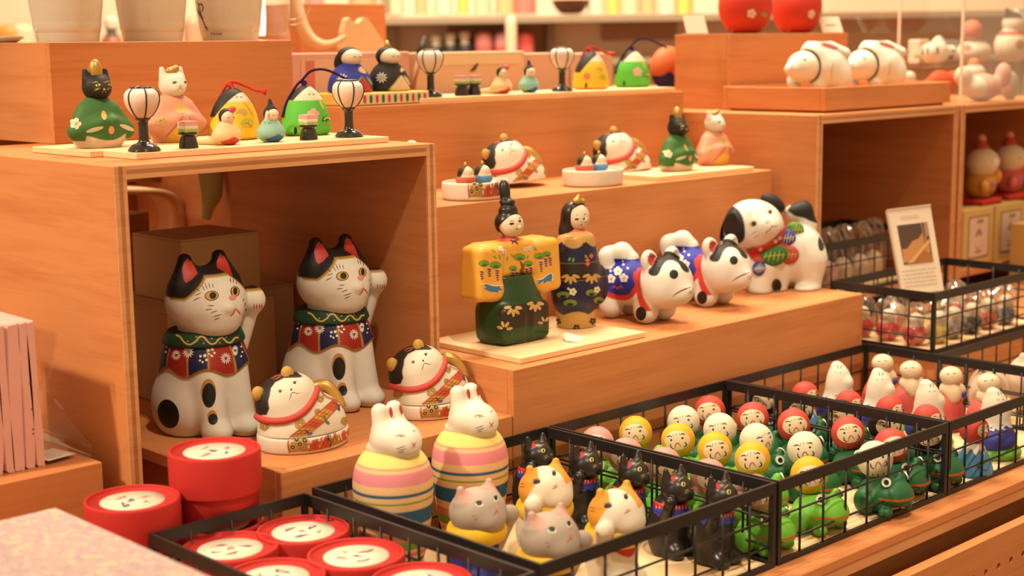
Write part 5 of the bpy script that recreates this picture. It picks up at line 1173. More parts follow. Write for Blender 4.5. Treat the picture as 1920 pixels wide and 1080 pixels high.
# acrylic holder
t = thing('acrylic_holder', 'clear acrylic holder around the folded pink cloths', 'holder', (.56, 1.26, base - .0001)); a = atu(85, 1.195, base)[0]; b_x = atu(172, 1.195, base)[0]
pf = [(a + .003, .118), (a + .014, .117), (a + .0165, .113), (a + .006, .072), (a + .0065, .066), (b_x - .004, .018), (b_x, .009), (b_x - .002, .003), (b_x - .010, .0005), (a - .06, .0005)]
P = smooth_prof(pf, 60); nn = np.gradient(P, axis=0); nn /= np.linalg.norm(nn, axis=1)[:, None]; nrm = np.stack([-nn[:, 1], nn[:, 0]], 1); I_ = P; O_ = P - nrm * .0022 * -1; out = np.vstack([O_, I_[::-1]]); L_ = len(out); V = []
for y in (1.194, 1.332): V.append(np.stack([out[:, 0], np.full(L_, y), out[:, 1] + base + .0003], 1))
V = np.vstack(V); F = [(j, (j + 1) % L_, L_ + (j + 1) % L_, L_ + j) for j in range(L_)]
h_ = L_ // 2
for s0 in (0, L_): F += [(s0 + j, s0 + j + 1, s0 + L_ - 2 - j, s0 + L_ - 1 - j) for j in range(h_ - 1)]
bm = bmesh.new(); vs = [bm.verts.new(v - np.array(t.location)) for v in V]
for f_ in F:
    try: bm.faces.new([vs[i] for i in f_])
    except ValueError: pass
bmesh.ops.recalc_face_normals(bm, faces=bm.faces[:]); me = bpy.data.meshes.new('bent_sheet'); bm.to_mesh(me); bm.free(); obj('bent_sheet', me, ACRYL, t)
t = thing('price_card', 'small white price card lying inside the acrylic holder', 'price card', (a + .016, 1.222, base + .0034), R(10)); mb = MB(); mb.box(-.011, .018, -.016, .016, 0, .0004, (.82, .74, .64)); obj('card', mb.mesh('card'), PAPER, t); mb = MB()
for k in range(4): mb.box(-.008, .008 - k * .002, -.010 + k * .005, -.009 + k * .005, .0005, .0006, (.3, .2, .15))
o = obj('card_print', mb.mesh('card_print'), PAPER, t); o['kind'] = 'stuff'
# cardboard cartons inside the cubby
CARD = bsdf_mat('cardboard', (.52, .33, .16), .8); noise_bump(CARD, 120, .12)
def carton(label, x0, x1, y0, y1, z0, z1, lab=False):
    t = thing('cardboard_box', label, 'carton', ((x0 + x1) / 2, (y0 + y1) / 2, z0), 0, 'cartons in the cubby'); wbox('carton_body', x0, x1, y0, y1, z0, z1 - .002, CARD, t, .0012); wbox('carton_lid', x0 + .0004, x1 - .0004, y0 - .0006, y1, z1 - .0025, z1, CARD, t, .0008)
    if lab:
        mb = MB(); yy = y0 - .0012; zc_ = z1 - .020
        mb.box(x0 + .02, x0 + .085, yy, yy + .0004, z0 + .02, z1 - .008, (.62, .52, .36)); rr = random.Random(3)
        x = x0 + .026
        while x < x0 + .070: w_ = rr.choice((.0008, .0014, .002)); mb.box(x, x + w_, yy - .0003, yy, z1 - .026, z1 - .014, (.04, .03, .02)); x += w_ + rr.choice((.0008, .0014))
        for k in range(9): mb.box(x0 + .026, x0 + .026 + rr.uniform(.015, .045), yy - .0003, yy, z1 - .034 - k * .0055, z1 - .0325 - k * .0055, (.10, .07, .04))
        me_ = mb.mesh('shipping_label'); o = obj('shipping_label', me_, PAPER, t); o.location = -t.location; o['kind'] = 'stuff'
carton('tall brown carton on top of another, behind the left beckoning cat', .826, .925, 1.365, 1.465, .1932, .2625)
carton('brown carton with barcode label low in the cubby corner', .79, .925, 1.34, 1.49, .0932, .193, True)
carton('dark carton between the beckoning cats, against the cubby wall', .930, .9935, 1.40, 1.50, .0932, .193)
# ============================================================ TOP ROWS
ZT = ZC + .0062; Z1 = .3972; Z2 = .2922
# ---- cat dolls in court robes
def cat_doll(kind, u, y, z, label):
    g = Fig('cat_doll', label, 'cat doll', 0, 0, 0, 0, 'cat dolls in robes', loc=atu(u, y, z)); k = g.k
    pr = smooth_prof([(.0215, 0), (.0245, .005), (.0265, .012), (.0245, .024), (.0175, .038), (.0115, .047), (.0090, .050)], 40)
    def fr(P):
        d = smax(revol(P, pr, sy=.84), -P[..., 2], .001)
        for s in (-1, 1): d = smin(d, cap(P, (s * .014, -.002, .034), (s * .0265, -.006, .0165), .0085, .0075), .008); d = smin(d, cap(P, (s * .0265, -.006, .0160), (s * .006, -.0185, .0245), .0065, .0060), .005)
        return d
    if kind == 'black':
        base = (.055, .17, .035)
        def cr(P):
            c = np.broadcast_to(np.array(base), (len(P), 3)).copy(); lim = .0115 + .004 * np.cos(np.arctan2(P[:, 0], -P[:, 1]) * 2) * -1
            return mixc(c, (.76, .58, .44), edge(P[:, 2] - np.where(np.abs(P[:, 0]) > .021, .0075, lim), .0008))
    else:
        def cr(P):
            c = np.broadcast_to(np.array((.78, .34, .22)), (len(P), 3)).copy(); return mixc(c, (.80, .42, .06), edge(P[:, 2] - .016 - .25 * P[:, 1] * -1 * 0, .001) * edge(np.abs(P[:, 0]) - .012 - (.016 - P[:, 2]) * .4, .001) * (P[:, 1] < 0))
    r = body('robe', fr, (-.037, -.029, 0), (.037, .026, .056), .00095, cr, CLAY, g.t)
    hc = np.array((0, -.002, .0575)); hcol = (.022, .016, .012) if kind == 'black' else (.82, .74, .62)
    def fh(P):
        d = ell(P, hc, (.0142, .0135, .0130)); d = smin(d, ell(P, hc + np.array((0, -.010, -.003)), (.0072, .006, .0055)), .005)
        for s in (-1, 1): d = smin(d, cap(P, hc + np.array((s * .0095, .001, .008)), hc + np.array((s * .0105, .002, .0155)), .0046, .0026), .003)
        return smin(d, cap(P, (0, 0, .044), (0, 0, .05), .008, .007), .004)
    h = body('head', fh, (-.017, -.019, .042), (.017, .013, .078), .0008, hcol, CLAY, g.t)
    if kind == 'black':
        fc = lambda P: smax(ell(P, (0, -.001, .0720), (.0068, .0066, .0125)), .0665 - P[..., 2], .001)
    else:
        fc = lambda P: smin(ell(P, (-.002, -.003, .0712), (.0062, .0050, .0040)), ell(P, (.003, -.004, .0740), (.0038, .0036, .0030)), .003)
    body('crown', fc, (-.009, -.009, .065), (.009, .007, .086), .0008, GOLDC, GOLD, g.t)
    H = lambda x, zz: g.px(np.array([(x, -.016, zz)]))[0]
    p = g.paint(fh)
    for s in (-1, 1):
        c = H(s * .0062, .0600); ec = (.72, .52, .10) if kind == 'black' else (.20, .22, .14)
        p.oval(c[0], c[1], 5.0 if s < 0 else 3, 2.4, ec, 14 * s, 12, 2); p.oval(c[0], c[1], 1.5, 2, INK, 0, 8, 1); p.build('eye', h)
        if kind == 'black':
            for q in ((-4, -7, 6), (-7, -5, 6), (-3, 7, 9), (-4, 10, 8)): p.line([(c[0] + q[0] * 1.4 - 2, c[1] + q[1] * 1.0), (c[0] + q[0] * 1.4 + q[2], c[1] + q[1] * .8)], 1.2, (.62, .45, .14), 3)
            p.build('whiskers', h)
    c = H(0, .0560); p.oval(c[0], c[1], 2.4, 2, (.75, .34, .26), 0, 8, 1); p.build('nose', h)
    p.line([(c[0] - 5, c[1] + 8), (c[0], c[1] + 3), (c[0] + 5, c[1] + 7)], 1.2, (.40, .2, .1) if kind == 'black' else (.6, .3, .2)); p.build('mouth', h)
    p = g.paint(fr); Rr = lambda x, y_, zz: g.px(np.array([(x, y_, zz)]))[0]
    if kind == 'black':
        c = Rr(-.024, -.010, .024); p.flower(c[0] - 8, c[1], 11, 5, (.80, .68, .42), (.7, .5, .1)); p.build('gold_flower', r)
        c = Rr(-.004, -.026, .030); p.oval(c[0] - 6, c[1] - 3, 5, 9, (.66, .42, .08), -10, 14, 2); p.build('gold_fan', r)
        c = Rr(-.012, -.024, .0190); p.oval(c[0] - 8, c[1] + 1, 17, 4, (.70, .66, .46), -16, 16, 3); p.build('sleeve_lining', r); c = Rr(.014, -.024, .0190); p.oval(c[0] + 6, c[1], 15, 4, (.70, .66, .46), 22, 16, 3); p.build('sleeve_lining', r)
        c = Rr(0, -.026, .0160); p.oval(c[0], c[1] + 5, 10, 9, base, 0, 14, 2); p.oval(c[0] - 1, c[1] - 3, 5.5, 8, (.78, .36, .16), 0, 14, 2); p.build('sash', r)
    else:
        c = Rr(-.002, -.022, .034); p.oval(c[0] - 4, c[1], 11, 9, (.66, .42, .10), 10, 14, 2); p.build('gold_fan', r)
        c = Rr(-.022, -.016, .022); p.flower(c[0] - 4, c[1], 10, 5, (.66, .44, .12), None); p.build('gold_flower', r)
        p.line([Rr(-.003, -.024, .026) , Rr(-.012, -.022, .016), Rr(-.02, -.016, .006)], 3, (.55, .16, .10)); p.line([Rr(.003, -.024, .026), Rr(.010, -.022, .016), Rr(.016, -.016, .006)], 3, (.55, .16, .10)); p.build('robe_edges', r)
    return g.t
cb = cat_doll('black', 186, 1.322, ZT, 'black cat doll in green robe with tall gold hat, on the cubby')
cp = cat_doll('pink', 327, 1.335, ZT, 'white cat doll in pink robe, behind the lantern on the cubby')
dup(cb, atu(1268, 1.285, Z2), 0, 'black cat doll in green robe with gold hat, on the middle step'); dup(cp, atu(1337, 1.305, Z2), 0, 'white cat doll in pink robe, on the middle step')
# ---- paper lantern stands
def lantern(u, y, z, label):
    t = thing('lantern', label, 'lantern', atu(u, y, z), 0, 'white lanterns on black stands')
    bk = (.015, .011, .009)
    V, Q, _ = lathe(smooth_prof([(.0001, 0), (.0140, .0005), (.0142, .0025), (.0110, .0060), (.0060, .0085), (.0046, .0130), (.0046, .0250), (.0058, .0280), (.0066, .0290), (.0066, .0310), (.0001, .0312)], 60), 28); obj('stand', mk_quads('stand', V, Q, np.broadcast_to(np.array(bk), (len(V), 3))), GLAZE, t)
    pr = smooth_prof([(.0062, .0305), (.0108, .0350), (.0146, .0415), (.0162, .0475), (.0155, .0530), (.0125, .0565), (.0092, .0580)], 40); V, Q, _ = lathe(pr, 36); ph = np.arctan2(V[:, 1], V[:, 0]); zz = V[:, 2]
    c = np.broadcast_to(np.array((.86, .66, .54)), (len(V), 3)).copy(); lo = np.clip((zz - .045) / .012, 0, 1)[:, None]; c = c * (1 - lo) + np.array((.88, .82, .72)) * lo; sh = obj('shade', mk_quads('shade', V, Q, c), CLAY, t)
    for k in range(6):
        a = k * math.pi / 3 + .25; pts = [(r * math.cos(a) * 1.012, r * math.sin(a) * 1.012, z_) for r, z_ in pr]; V, F = tube(pts, .00075, 5); obj('rib', mk_mesh('rib', V, F, np.broadcast_to(np.array(bk), (len(V), 3)), True), SATIN, t)
    V, Q, _ = lathe([(.0100, .0570), (.0104, .0580), (.0100, .0592), (.0070, .0596), (.0066, .0585), (.0001, .0585)], 24); obj('top_ring', mk_quads('top_ring', V, Q, np.broadcast_to(np.array(bk), (len(V), 3))), GLAZE, t)
    return t
ln = lantern(271, 1.232, ZT, 'white ribbed lantern on black stand, left end of the cubby board')
dup(ln, atu(655, 1.246, ZT), 0, 'white ribbed lantern on black stand, right end of the cubby board'); dup(ln, atu(808, 1.430, Z1), 0, 'white ribbed lantern beside the blue robed doll pair'); dup(ln, atu(1054, 1.432, Z1), 0, 'white ribbed lantern beside the yellow doll bell on the top step')
# ---- rice cake stands
def cake_stand(u, y, z, label):
    t = thing('cake_stand', label, 'cake stand', atu(u, y, z), 0, 'tiny rice cake stands'); bk = (.018, .013, .010)
    V, Q, _ = lathe([(.0001, 0), (.0090, 0), (.0094, .0008), (.0080, .008), (.0068, .0115), (.0085, .0125), (.0092, .0132), (.0092, .0150), (.0001, .0152)], 20); obj('stand', mk_quads('stand', V, Q, np.broadcast_to(np.array(bk), (len(V), 3)), False), GLAZE, t)
    for z0, z1, c in ((.0153, .0183, (.45, .55, .12)), (.0184, .0214, (.84, .76, .62)), (.0215, .0255, (.80, .42, .38))):
        mb = MB(); r = .0086; mb.box(-r * .8, r * .8, -r * .8, r * .8, z0, z1, c); obj('rice_cake', mb.mesh('rice_cake'), CLAY, t)
    return t
ck = cake_stand(354, 1.236, ZT, 'tiny black stand of layered rice cakes, beside the left lantern')
dup(ck, atu(579, 1.243, ZT), 0, 'tiny black stand of layered rice cakes, before the green doll bell'); dup(ck, atu(866, 1.428, Z1), 0, 'tiny black stand of rice cakes on the top step, left of its twin'); dup(ck, atu(889, 1.428, Z1), 0, 'tiny black stand of rice cakes on the top step, right of its twin')
# ---- little seated pair
def little(kind, u, y, z, label):
    g = Fig('little_doll', label, 'doll', 0, 0, 0, 0, 'little seated dolls', loc=atu(u, y, z))
    lady_ = kind == 'lady'
    def f(P):
        d = smin(ell(P, (0, .002, .009), (.0150, .0130, .0100)), ell(P, (0, .002, .016), (.0095, .0085, .0090)), .005)
        if lady_: d = smin(d, cap(P, (-.006, .012, .004), (-.016, .028, .003), .005, .003), .006)
        return smax(d, -P[..., 2], .001)
    col = (.82, .56, .28) if lady_ else (.28, .52, .42); low = (.64, .06, .04) if lady_ else (.035, .16, .42)
    def cf(P): return mixc(np.broadcast_to(np.array(col), (len(P), 3)).copy(), low, edge(P[:, 2] - .0085 + np.abs(P[:, 0]) * .45, .0008) * (P[:, 1] < -.003))
    b = g.body('body', f, (-.023, -.013, 0), (.017, .033, .026), .0008, cf)
    fh = lambda P: ell(P, (0, -.001, .0270), (.0068, .0066, .0066)); body('head', fh, (-.008, -.009, .019), (.008, .007, .035), .0006, (.84, .66, .48), CLAY, g.t)
    fk = lambda P: smax(ell(P, (0, .0010, .0278), (.0078, .0074, .0078)), -(P[..., 1] + (P[..., 2] - .0278) * .6 + .0005), .0008)
    if not lady_: fk0 = fk; fk = lambda P: smin(fk0(P), cap(P, (0, .001, .034), (0, .002, .0415), .0034, .0016), .003)
    body('hair', fk, (-.009, -.009, .018), (.009, .01, .045), .0006, (.020, .015, .012), CLAY, g.t)
    p = g.paint(fh); X = g.px(np.array([(-.003, -.007, .0265), (.003, -.007, .0265)]))
    for x, y_ in X: p.line([(x - 2, y_), (x, y_ - .8), (x + 2, y_)], 1, (.15, .08, .05), 3)
    p.build('eyes', g.t)
    if lady_: fl_ = lambda P: ell(P, (.003, -.005, .0345), (.0042, .0026, .0032)); body('hair_flower', fl_, (-.002, -.009, .03), (.009, -.001, .039), .0006, (.70, .12, .12), CLAY, g.t)
    else: fs = lambda P: ell(P, (-.009, -.004, .026), (.0014, .0014, .006), rotm(('Y', 12))); body('baton', fs, (-.013, -.006, .019), (-.005, -.002, .033), .0006, (.84, .78, .66), CLAY, g.t)
    return g.t
ll = little('lady', 428, 1.244, ZT, 'little lady doll in cream robe, right of the left cake stand'); lm = little('lord', 511, 1.246, ZT, 'little lord doll in pale green and blue, before the green bell')
dup(ll, atu(943, 1.430, Z1), 0, 'little lady doll in cream robe on the top step'); dup(lm, atu(994, 1.434, Z1), 0, 'little lord doll in pale green on the top step')
# ---- doll bells with cords
def bell(kind, u, y, z, label):
    g = Fig('doll_bell', label, 'doll bell', 0, 0, 0, 0, 'doll bells', loc=atu(u, y, z)); k = g.k; W = kind == 'yellow'
    pr = smooth_prof([(.0225, 0), (.0268, .003), (.0275, .010), (.0250, .024), (.0200, .036), (.0130, .046), (.0060, .0515), (.0010, .0535)], 50)
    f = lambda P: smax(revol(P, pr, sy=.85), -P[..., 2], .001)
    col = (.86, .55, .03) if W else (.11, .52, .05)
    def cf(P):
        c = np.broadcast_to(np.array(col), (len(P), 3)).copy(); neck = .0375 if not W else .0390
        c = mixc(c, (.84, .68, .50), edge(neck - P[:, 2], .0008))
        hair = P[:, 1] * 1.0 - P[:, 0] * .55 + (P[:, 2] - .047) * .9 + (.010 if W else .002); lim = (.0300 if W else neck) + P[:, 0] * (.25 if W else 0)
        return mixc(c, (.028, .020, .015), edge(-hair, .0009) * edge(lim - P[:, 2], .0008))
    b = g.body('bell_body', f, (-.029, -.025, 0), (.029, .025, .055), .0009, cf)
    p = g.paint(); Q = lambda x, y_, zz: g.px(np.array([(x, y_, zz)]))[0]
    for x in (-.0030, .0025): c = Q(x, -.0115, .0440); p.line([(c[0] - 2.5, c[1]), (c[0], c[1] + 1), (c[0] + 2.5, c[1])], 1.2, (.12, .07, .05), 3)
    p.build('eyes', b)
    if W:
        c = Q(-.004, -.020, .0290); p.blob([(c[0] - 12, c[1] + 4), (c[0] - 4, c[1] - 6), (c[0] + 8, c[1] - 5), (c[0] + 12, c[1] + 2), (c[0] + 6, c[1] + 8)], (.60, .38, .10), 3); p.build('fan_motif', b)
        c = Q(0, -.023, .0155); gr = (.35, .50, .06)
        for i in range(5): a = R(200 + 35 * i); p.oval(c[0] + 8 * math.cos(a), c[1] + 7 * math.sin(a), 4.4, 3.4, gr, math.degrees(a), 10, 1); p.oval(c[0] + 8 * math.cos(a), c[1] + 7 * math.sin(a), 2.6, 1.8, col, math.degrees(a), 10, 1)
        p.line([(c[0] - 12, c[1] + 6), (c[0], c[1] + 3), (c[0] + 12, c[1] + 6)], 1.6, (.7, .35, .05)); p.build('pine_motif', b); c = Q(-.021, -.012, .0185); p.flower(c[0], c[1], 9, 5, (.72, .22, .16), (.9, .6, .2)); p.build('plum_motif', b)
        p.line([Q(.004, -.012, .040), Q(.010, -.014, .031), Q(.014, -.014, .024)], 2, (.80, .40, .05)); p.build('robe_edge', b)
    else:
        c = Q(-.006, -.021, .0225); p.flower(c[0], c[1], 12, 5, (.80, .44, .36), (.84, .6, .3), .46, -18); p.build('plum_motif', b)
        c = Q(.0135, -.019, .0165); dk = (.02, .12, .03); p.blob([(c[0] - 10, c[1] + 4), (c[0] - 8, c[1] - 4), (c[0], c[1] - 9), (c[0] + 8, c[1] - 4), (c[0] + 10, c[1] + 4), (c[0], c[1] + 6)], dk, 3)
        for i in range(5): a = R(205 + 33 * i); p.oval(c[0] + 5.5 * math.cos(a), c[1] + 2 + 5.5 * math.sin(a), 2.4, 1.3, (.70, .66, .20), math.degrees(a), 8, 1)
        p.line([(c[0] - 10, c[1] + 9), (c[0], c[1] + 7), (c[0] + 10, c[1] + 9)], 1.6, (.62, .22, .05)); p.build('pine_motif', b)
        c = Q(.007, -.0165, .0325); p.oval(c[0] + 2, c[1], 2.2, 10, (.66, .50, .10), -22, 12, 2); p.build('baton', b)
    # slot in the bell foot
    c = Q(-.0215, -.010, .006); p.oval(c[0], c[1], 3, 7, INK, 0, 12, 2); p.build('sound_slot', b)
    if W: pts = smooth_prof([(-.010, .010, .0430), (-.004, .004, .0560), (.002, .0, .0590), (.012, -.006, .0545), (.020, -.012, .0500), (.025, -.016, .0490)], 30); V, F = tube(pts, .0015, 7); col_ = (.58, .045, .04)
    else: pts = smooth_prof([(-.028, .004, .020), (-.020, .006, .036), (-.008, .004, .0530), (-.002, .002, .0585), (.006, -.004, .0680), (.018, -.014, .0690), (.032, -.028, .0600), (.037, -.034, .0555)], 40); V, F = tube(pts, .0014, 7); col_ = (.035, .012, .07)
    obj('cord', mk_mesh('cord', V, F, np.broadcast_to(np.array(col_), (len(V), 3)), True), CLOTH, g.t)
    fkn = lambda P: smin(ell(P, (.000, .0015, .0555) if not W else (-.001, .002, .0555), (.0034, .0030, .0030)), cap(P, (0, 0, .0545), (-.004, -.007, .0465), .0015, .0012), .002); body('cord_knot', fkn, (-.009, -.011, .043), (.006, .008, .062), .0007, col_, CLOTH, g.t)
    if W:
        V, F = tube([(.024, -.0155, .0490), (.0285, -.019, .0480)], [.0018, .0040], 8); obj('tassel', mk_mesh('tassel', V, F, np.broadcast_to(np.array(col_), (len(V), 3)), True), CLOTH, g.t)
    return g.t
by = bell('yellow', 440, 1.315, ZT, 'yellow doll bell with red cord, behind the little lady doll'); bg = bell('green', 575, 1.315, ZT, 'bright green doll bell with dark cord, on the cubby')
dup(by, atu(1108, 1.455, Z1), 0, 'yellow doll bell with red cord, on the top step'); dup(bg, atu(1186, 1.465, Z1), R(-14), 'bright green doll bell, end of the top step')
# boards under the bells and cats behind the front board
plank('thin pine board under the two doll bells on the cubby', .932, .998, 1.279, 1.392, ZC + .0002)
# ---- blue and black pair on a striped stand
st = thing('striped_stand', 'yellow doll stand with red and green stripes on the top step', 'stand', atu(712, 1.437, .3914)); L_ = st.location
x0 = atu(622, 1.437, .3914)[0] - L_[0]; x1 = atu(777, 1.437, .3914)[0] - L_[0]
o = obj('stand_block', box_mesh(x1 - x0, .058, .0150, .002, 2), None, st, ((x0 + x1) / 2, 0, 0)); set_col(o.data, np.broadcast_to(np.array((.84, .56, .10)), (len(o.data.vertices), 3))); o.data.materials.append(CLAY)
fp = wbox('front_facing', x0 + .002, x1 - .002, -.0296, -.0290, .0012, .0138, CLAY); fp.parent = st; set_col(fp.data, np.broadcast_to(np.array((.84, .66, .42)), (len(fp.data.vertices), 3)))
for i in range(13):
    mb = MB(); xx = x0 + .008 + i * (x1 - x0 - .016) / 12; a = np.linspace(0, 2 * np.pi, 14, endpoint=False); pts = [(xx + .0023 * math.cos(q), -.0299, .0075 + .0050 * math.copysign(abs(math.sin(q)) ** .6, math.sin(q))) for q in a]; mb.add(pts, [tuple(range(14))], ((.62, .07, .03), (.03, .17, .03))[i % 2]); obj('stripe', mb.mesh('stripe'), DECAL, st)
def court(kind, u, y, label):
    g = Fig('court_doll', label, 'doll', 0, 0, 0, 0, 'court dolls on the striped stand', loc=atu(u, y, .4066)); k = g.k; lady_ = kind == 'blue'; rc = (.035, .045, .36) if lady_ else (.022, .017, .013)
    pr = smooth_prof([(.0210, 0), (.0225, .004), (.0205, .016), (.0150, .027), (.0085, .034), (.006, .036)], 40)
    f = lambda P: smax(revol(P, pr, sy=.85), -P[..., 2], .001)
    low = (.60, .06, .04) if lady_ else (.84, .60, .36)
    def cf(P): return mixc(np.broadcast_to(np.array(rc), (len(P), 3)).copy(), low, edge(np.abs(P[:, 0] - .002) - (.0185 - P[:, 2]) * .75, .0008) * (P[:, 1] < -.004))
    b = g.body('robe', f, (-.024, -.021, 0), (.024, .021, .037), .0009, cf)
    fh = lambda P: ell(P, (0, -.003, .0400), (.0105, .0100, .0098)); body('head', fh, (-.012, -.015, .029), (.012, .009, .051), .0007, (.85, .72, .55), CLAY, g.t)
    fk = lambda P: smax(ell(P, (0, .0005, .0405), (.0118, .0112, .0115)), -(P[..., 1] + (P[..., 2] - .0405) * .5 + .001), .0008)
    if lady_: fk1 = lambda P: smin(fk(P), ell(P, (-.007, .006, .033), (.005, .006, .009)), .004)
    else: fk1 = fk
    body('hair', fk1, (-.014, -.012, .022), (.014, .014, .054), .0007, (.020, .015, .012), CLAY, g.t)
    if not lady_: V, F = tube([(0, .0, .0485), (.0, .001, .0590)], [.0042, .0012], 10); obj('gold_hat', mk_mesh('gold_hat', V, F, np.broadcast_to(np.array(GOLDC), (len(V), 3)), True), GOLD, g.t)
    p = g.paint(); Q = lambda x, y_, zz: g.px(np.array([(x, y_, zz)]))[0]
    c = Q(-.014, -.0130, .0160); p.daisy(c[0] - 6, c[1], 10, 10, (.84, .78, .66), (.7, .5, .2), .85); p.build('daisy', b)
    c = Q(.004, -.0165, .0255); p.oval(c[0], c[1], 9 if lady_ else 3, 6 if lady_ else 6, (.68, .46, .14), 20, 14, 2); p.build('gold_fan', b)
    for s in (-1, 1): p.line([Q(.002 + s * .001, -.019, .018), Q(.002 + s * .0075, -.0185, .009), Q(.002 + s * .0135, -.016, .001)], 2.4, (.05, .20, .10) if lady_ else (.80, .70, .45)); p.line([Q(.002 + s * .003, -.0185, .018), Q(.002 + s * .0095, -.018, .009), Q(.002 + s * .0155, -.015, .001)], 1.6, (.70, .50, .15))
    p.build('robe_layers', b)
    g.t.scale = (1.28, 1.28, 1.04)
    p = g.paint(fh)
    for x in (-.0035, .003): c = Q(x, -.0125, .0400); p.line([(c[0] - 2.4, c[1]), (c[0], c[1] - .8), (c[0] + 2.4, c[1])], 1.1, (.15, .08, .05), 3)
    p.build('eyes', g.t)
    return g.t
court('blue', 657, 1.440, 'lady court doll in blue robe with white daisy, on the striped stand'); court('black', 729, 1.440, 'lord court doll in black robe with gold hat, on the striped stand')
# tiny white head peeping over the cubby edge
g = Fig('tiny_cat', 'tiny white head peeping over the cubby behind the top corner', 'figurine', 0, 0, 0, 0, None, loc=atu(774, 1.318, .2862)); hz = aty(774, 262, 1.318)[2] - .2862 - .009
f = lambda P: smax(smin(ell(P, (0, 0, hz * .45), (.012, .011, hz * .5)), ell(P, (0, 0, hz), (.0085, .008, .0085)), .006), -P[..., 2], .001); g.body('body', f, (-.014, -.013, 0), (.014, .013, hz + .01), .0014, (.82, .74, .62))
p = g.paint()
for x in (772.5, 779): p.line([(x, 257), (x + .5, 261)], 1.6, (.45, .12, .10), 3)
p.build('inner_ears', g.t)
# ---- cups
def cup(u, y, label):
    t = thing('white_cup', label, 'cup', atu(u, y, .4697), 0, 'white porcelain cups'); pr = [(.0001, .002), (.0300, .002), (.0305, .0), (.0335, 0), (.0345, .002), (.0400, .040), (.0432, .075), (.0440, .100), (.0425, .100), (.0415, .075), (.0385, .04), (.033, .006), (.0001, .005)]
    V, Q, _ = lathe(smooth_prof(pr, 70), 48); obj('cup_body', mk_quads('cup_body', V, Q, np.broadcast_to(np.array((.80, .72, .58)), (len(V), 3))), PORC, t); return t
PORC = paint('porcelain', .12, .5, .5, .01, .01)
c1 = cup(128, 1.575, 'white porcelain cup at the left end of the riser'); c2 = dup(c1, atu(287, 1.578, .4697), 0, 'white porcelain cup in the middle of the riser'); c3 = dup(c1, atu(432, 1.582, .4697), 0, 'white porcelain cup with a black sprig, by the glass mug')
# sprig drawing and lettering on the third cup
fcup = lambda P: revol(P, [(.0345, .0), (.0345, .002), (.0400, .040), (.0432, .075), (.0440, .100)])
p = Paint(fcup, np.array(c3.location), 0)
for q in ([(370, 0), (373, 12), (376, 24), (381, 38)], [(376, 4), (381, 14), (378, 24)], [(370, 16), (376, 30), (384, 44)], [(381, 40), (386, 50), (390, 58)], [(374, 28), (382, 34)], [(372, 8), (379, 9)], [(384, 50), (391, 52)]): p.line(q, 2.2, (.10, .08, .06), 5)
for i, x in enumerate((397, 401.5, 406, 410.5, 414.5)): p.line([(x, 60 + i * .2), (x, 66 + i * .1)], 1.8, (.10, .08, .06), 3); p.line([(x, 62), (x + 2.5, 63.5 + (i % 2) * 2)], 1.5, (.10, .08, .06), 3)
p.build('black_sprig', c3)
t = thing('glass_mug', 'clear glass mug with handle behind the third cup', 'mug', atu(505, 1.66, .4697)); V, Q, _ = lathe([(.0001, .0), (.026, 0), (.028, .004), (.0295, .09), (.0275, .09), (.026, .007), (.0001, .007)], 36); obj('mug_body', mk_quads('mug_body', V, Q), ACRYL, t)
V, F = tube(smooth_prof([(.020, -.022, .072), (.032, -.034, .070), (.036, -.038, .050), (.030, -.032, .028), (.019, -.021, .024)], 30), .0045, 10); obj('handle', mk_mesh('handle', V, F, None, True), ACRYL, t)
t = thing('white_saucer', 'pale flat dish lying at the left end of the riser', 'dish', (.772, 1.63, .4697)); V, Q, _ = lathe([(.0001, .0005), (.03, .0005), (.05, .006), (.05, .0075), (.03, .002), (.0001, .002)], 40); obj('saucer', mk_quads('saucer', V, Q, np.broadcast_to(np.array((.82, .74, .6)), (len(V), 3))), PORC, t); t.scale = (.45, .45, 1)
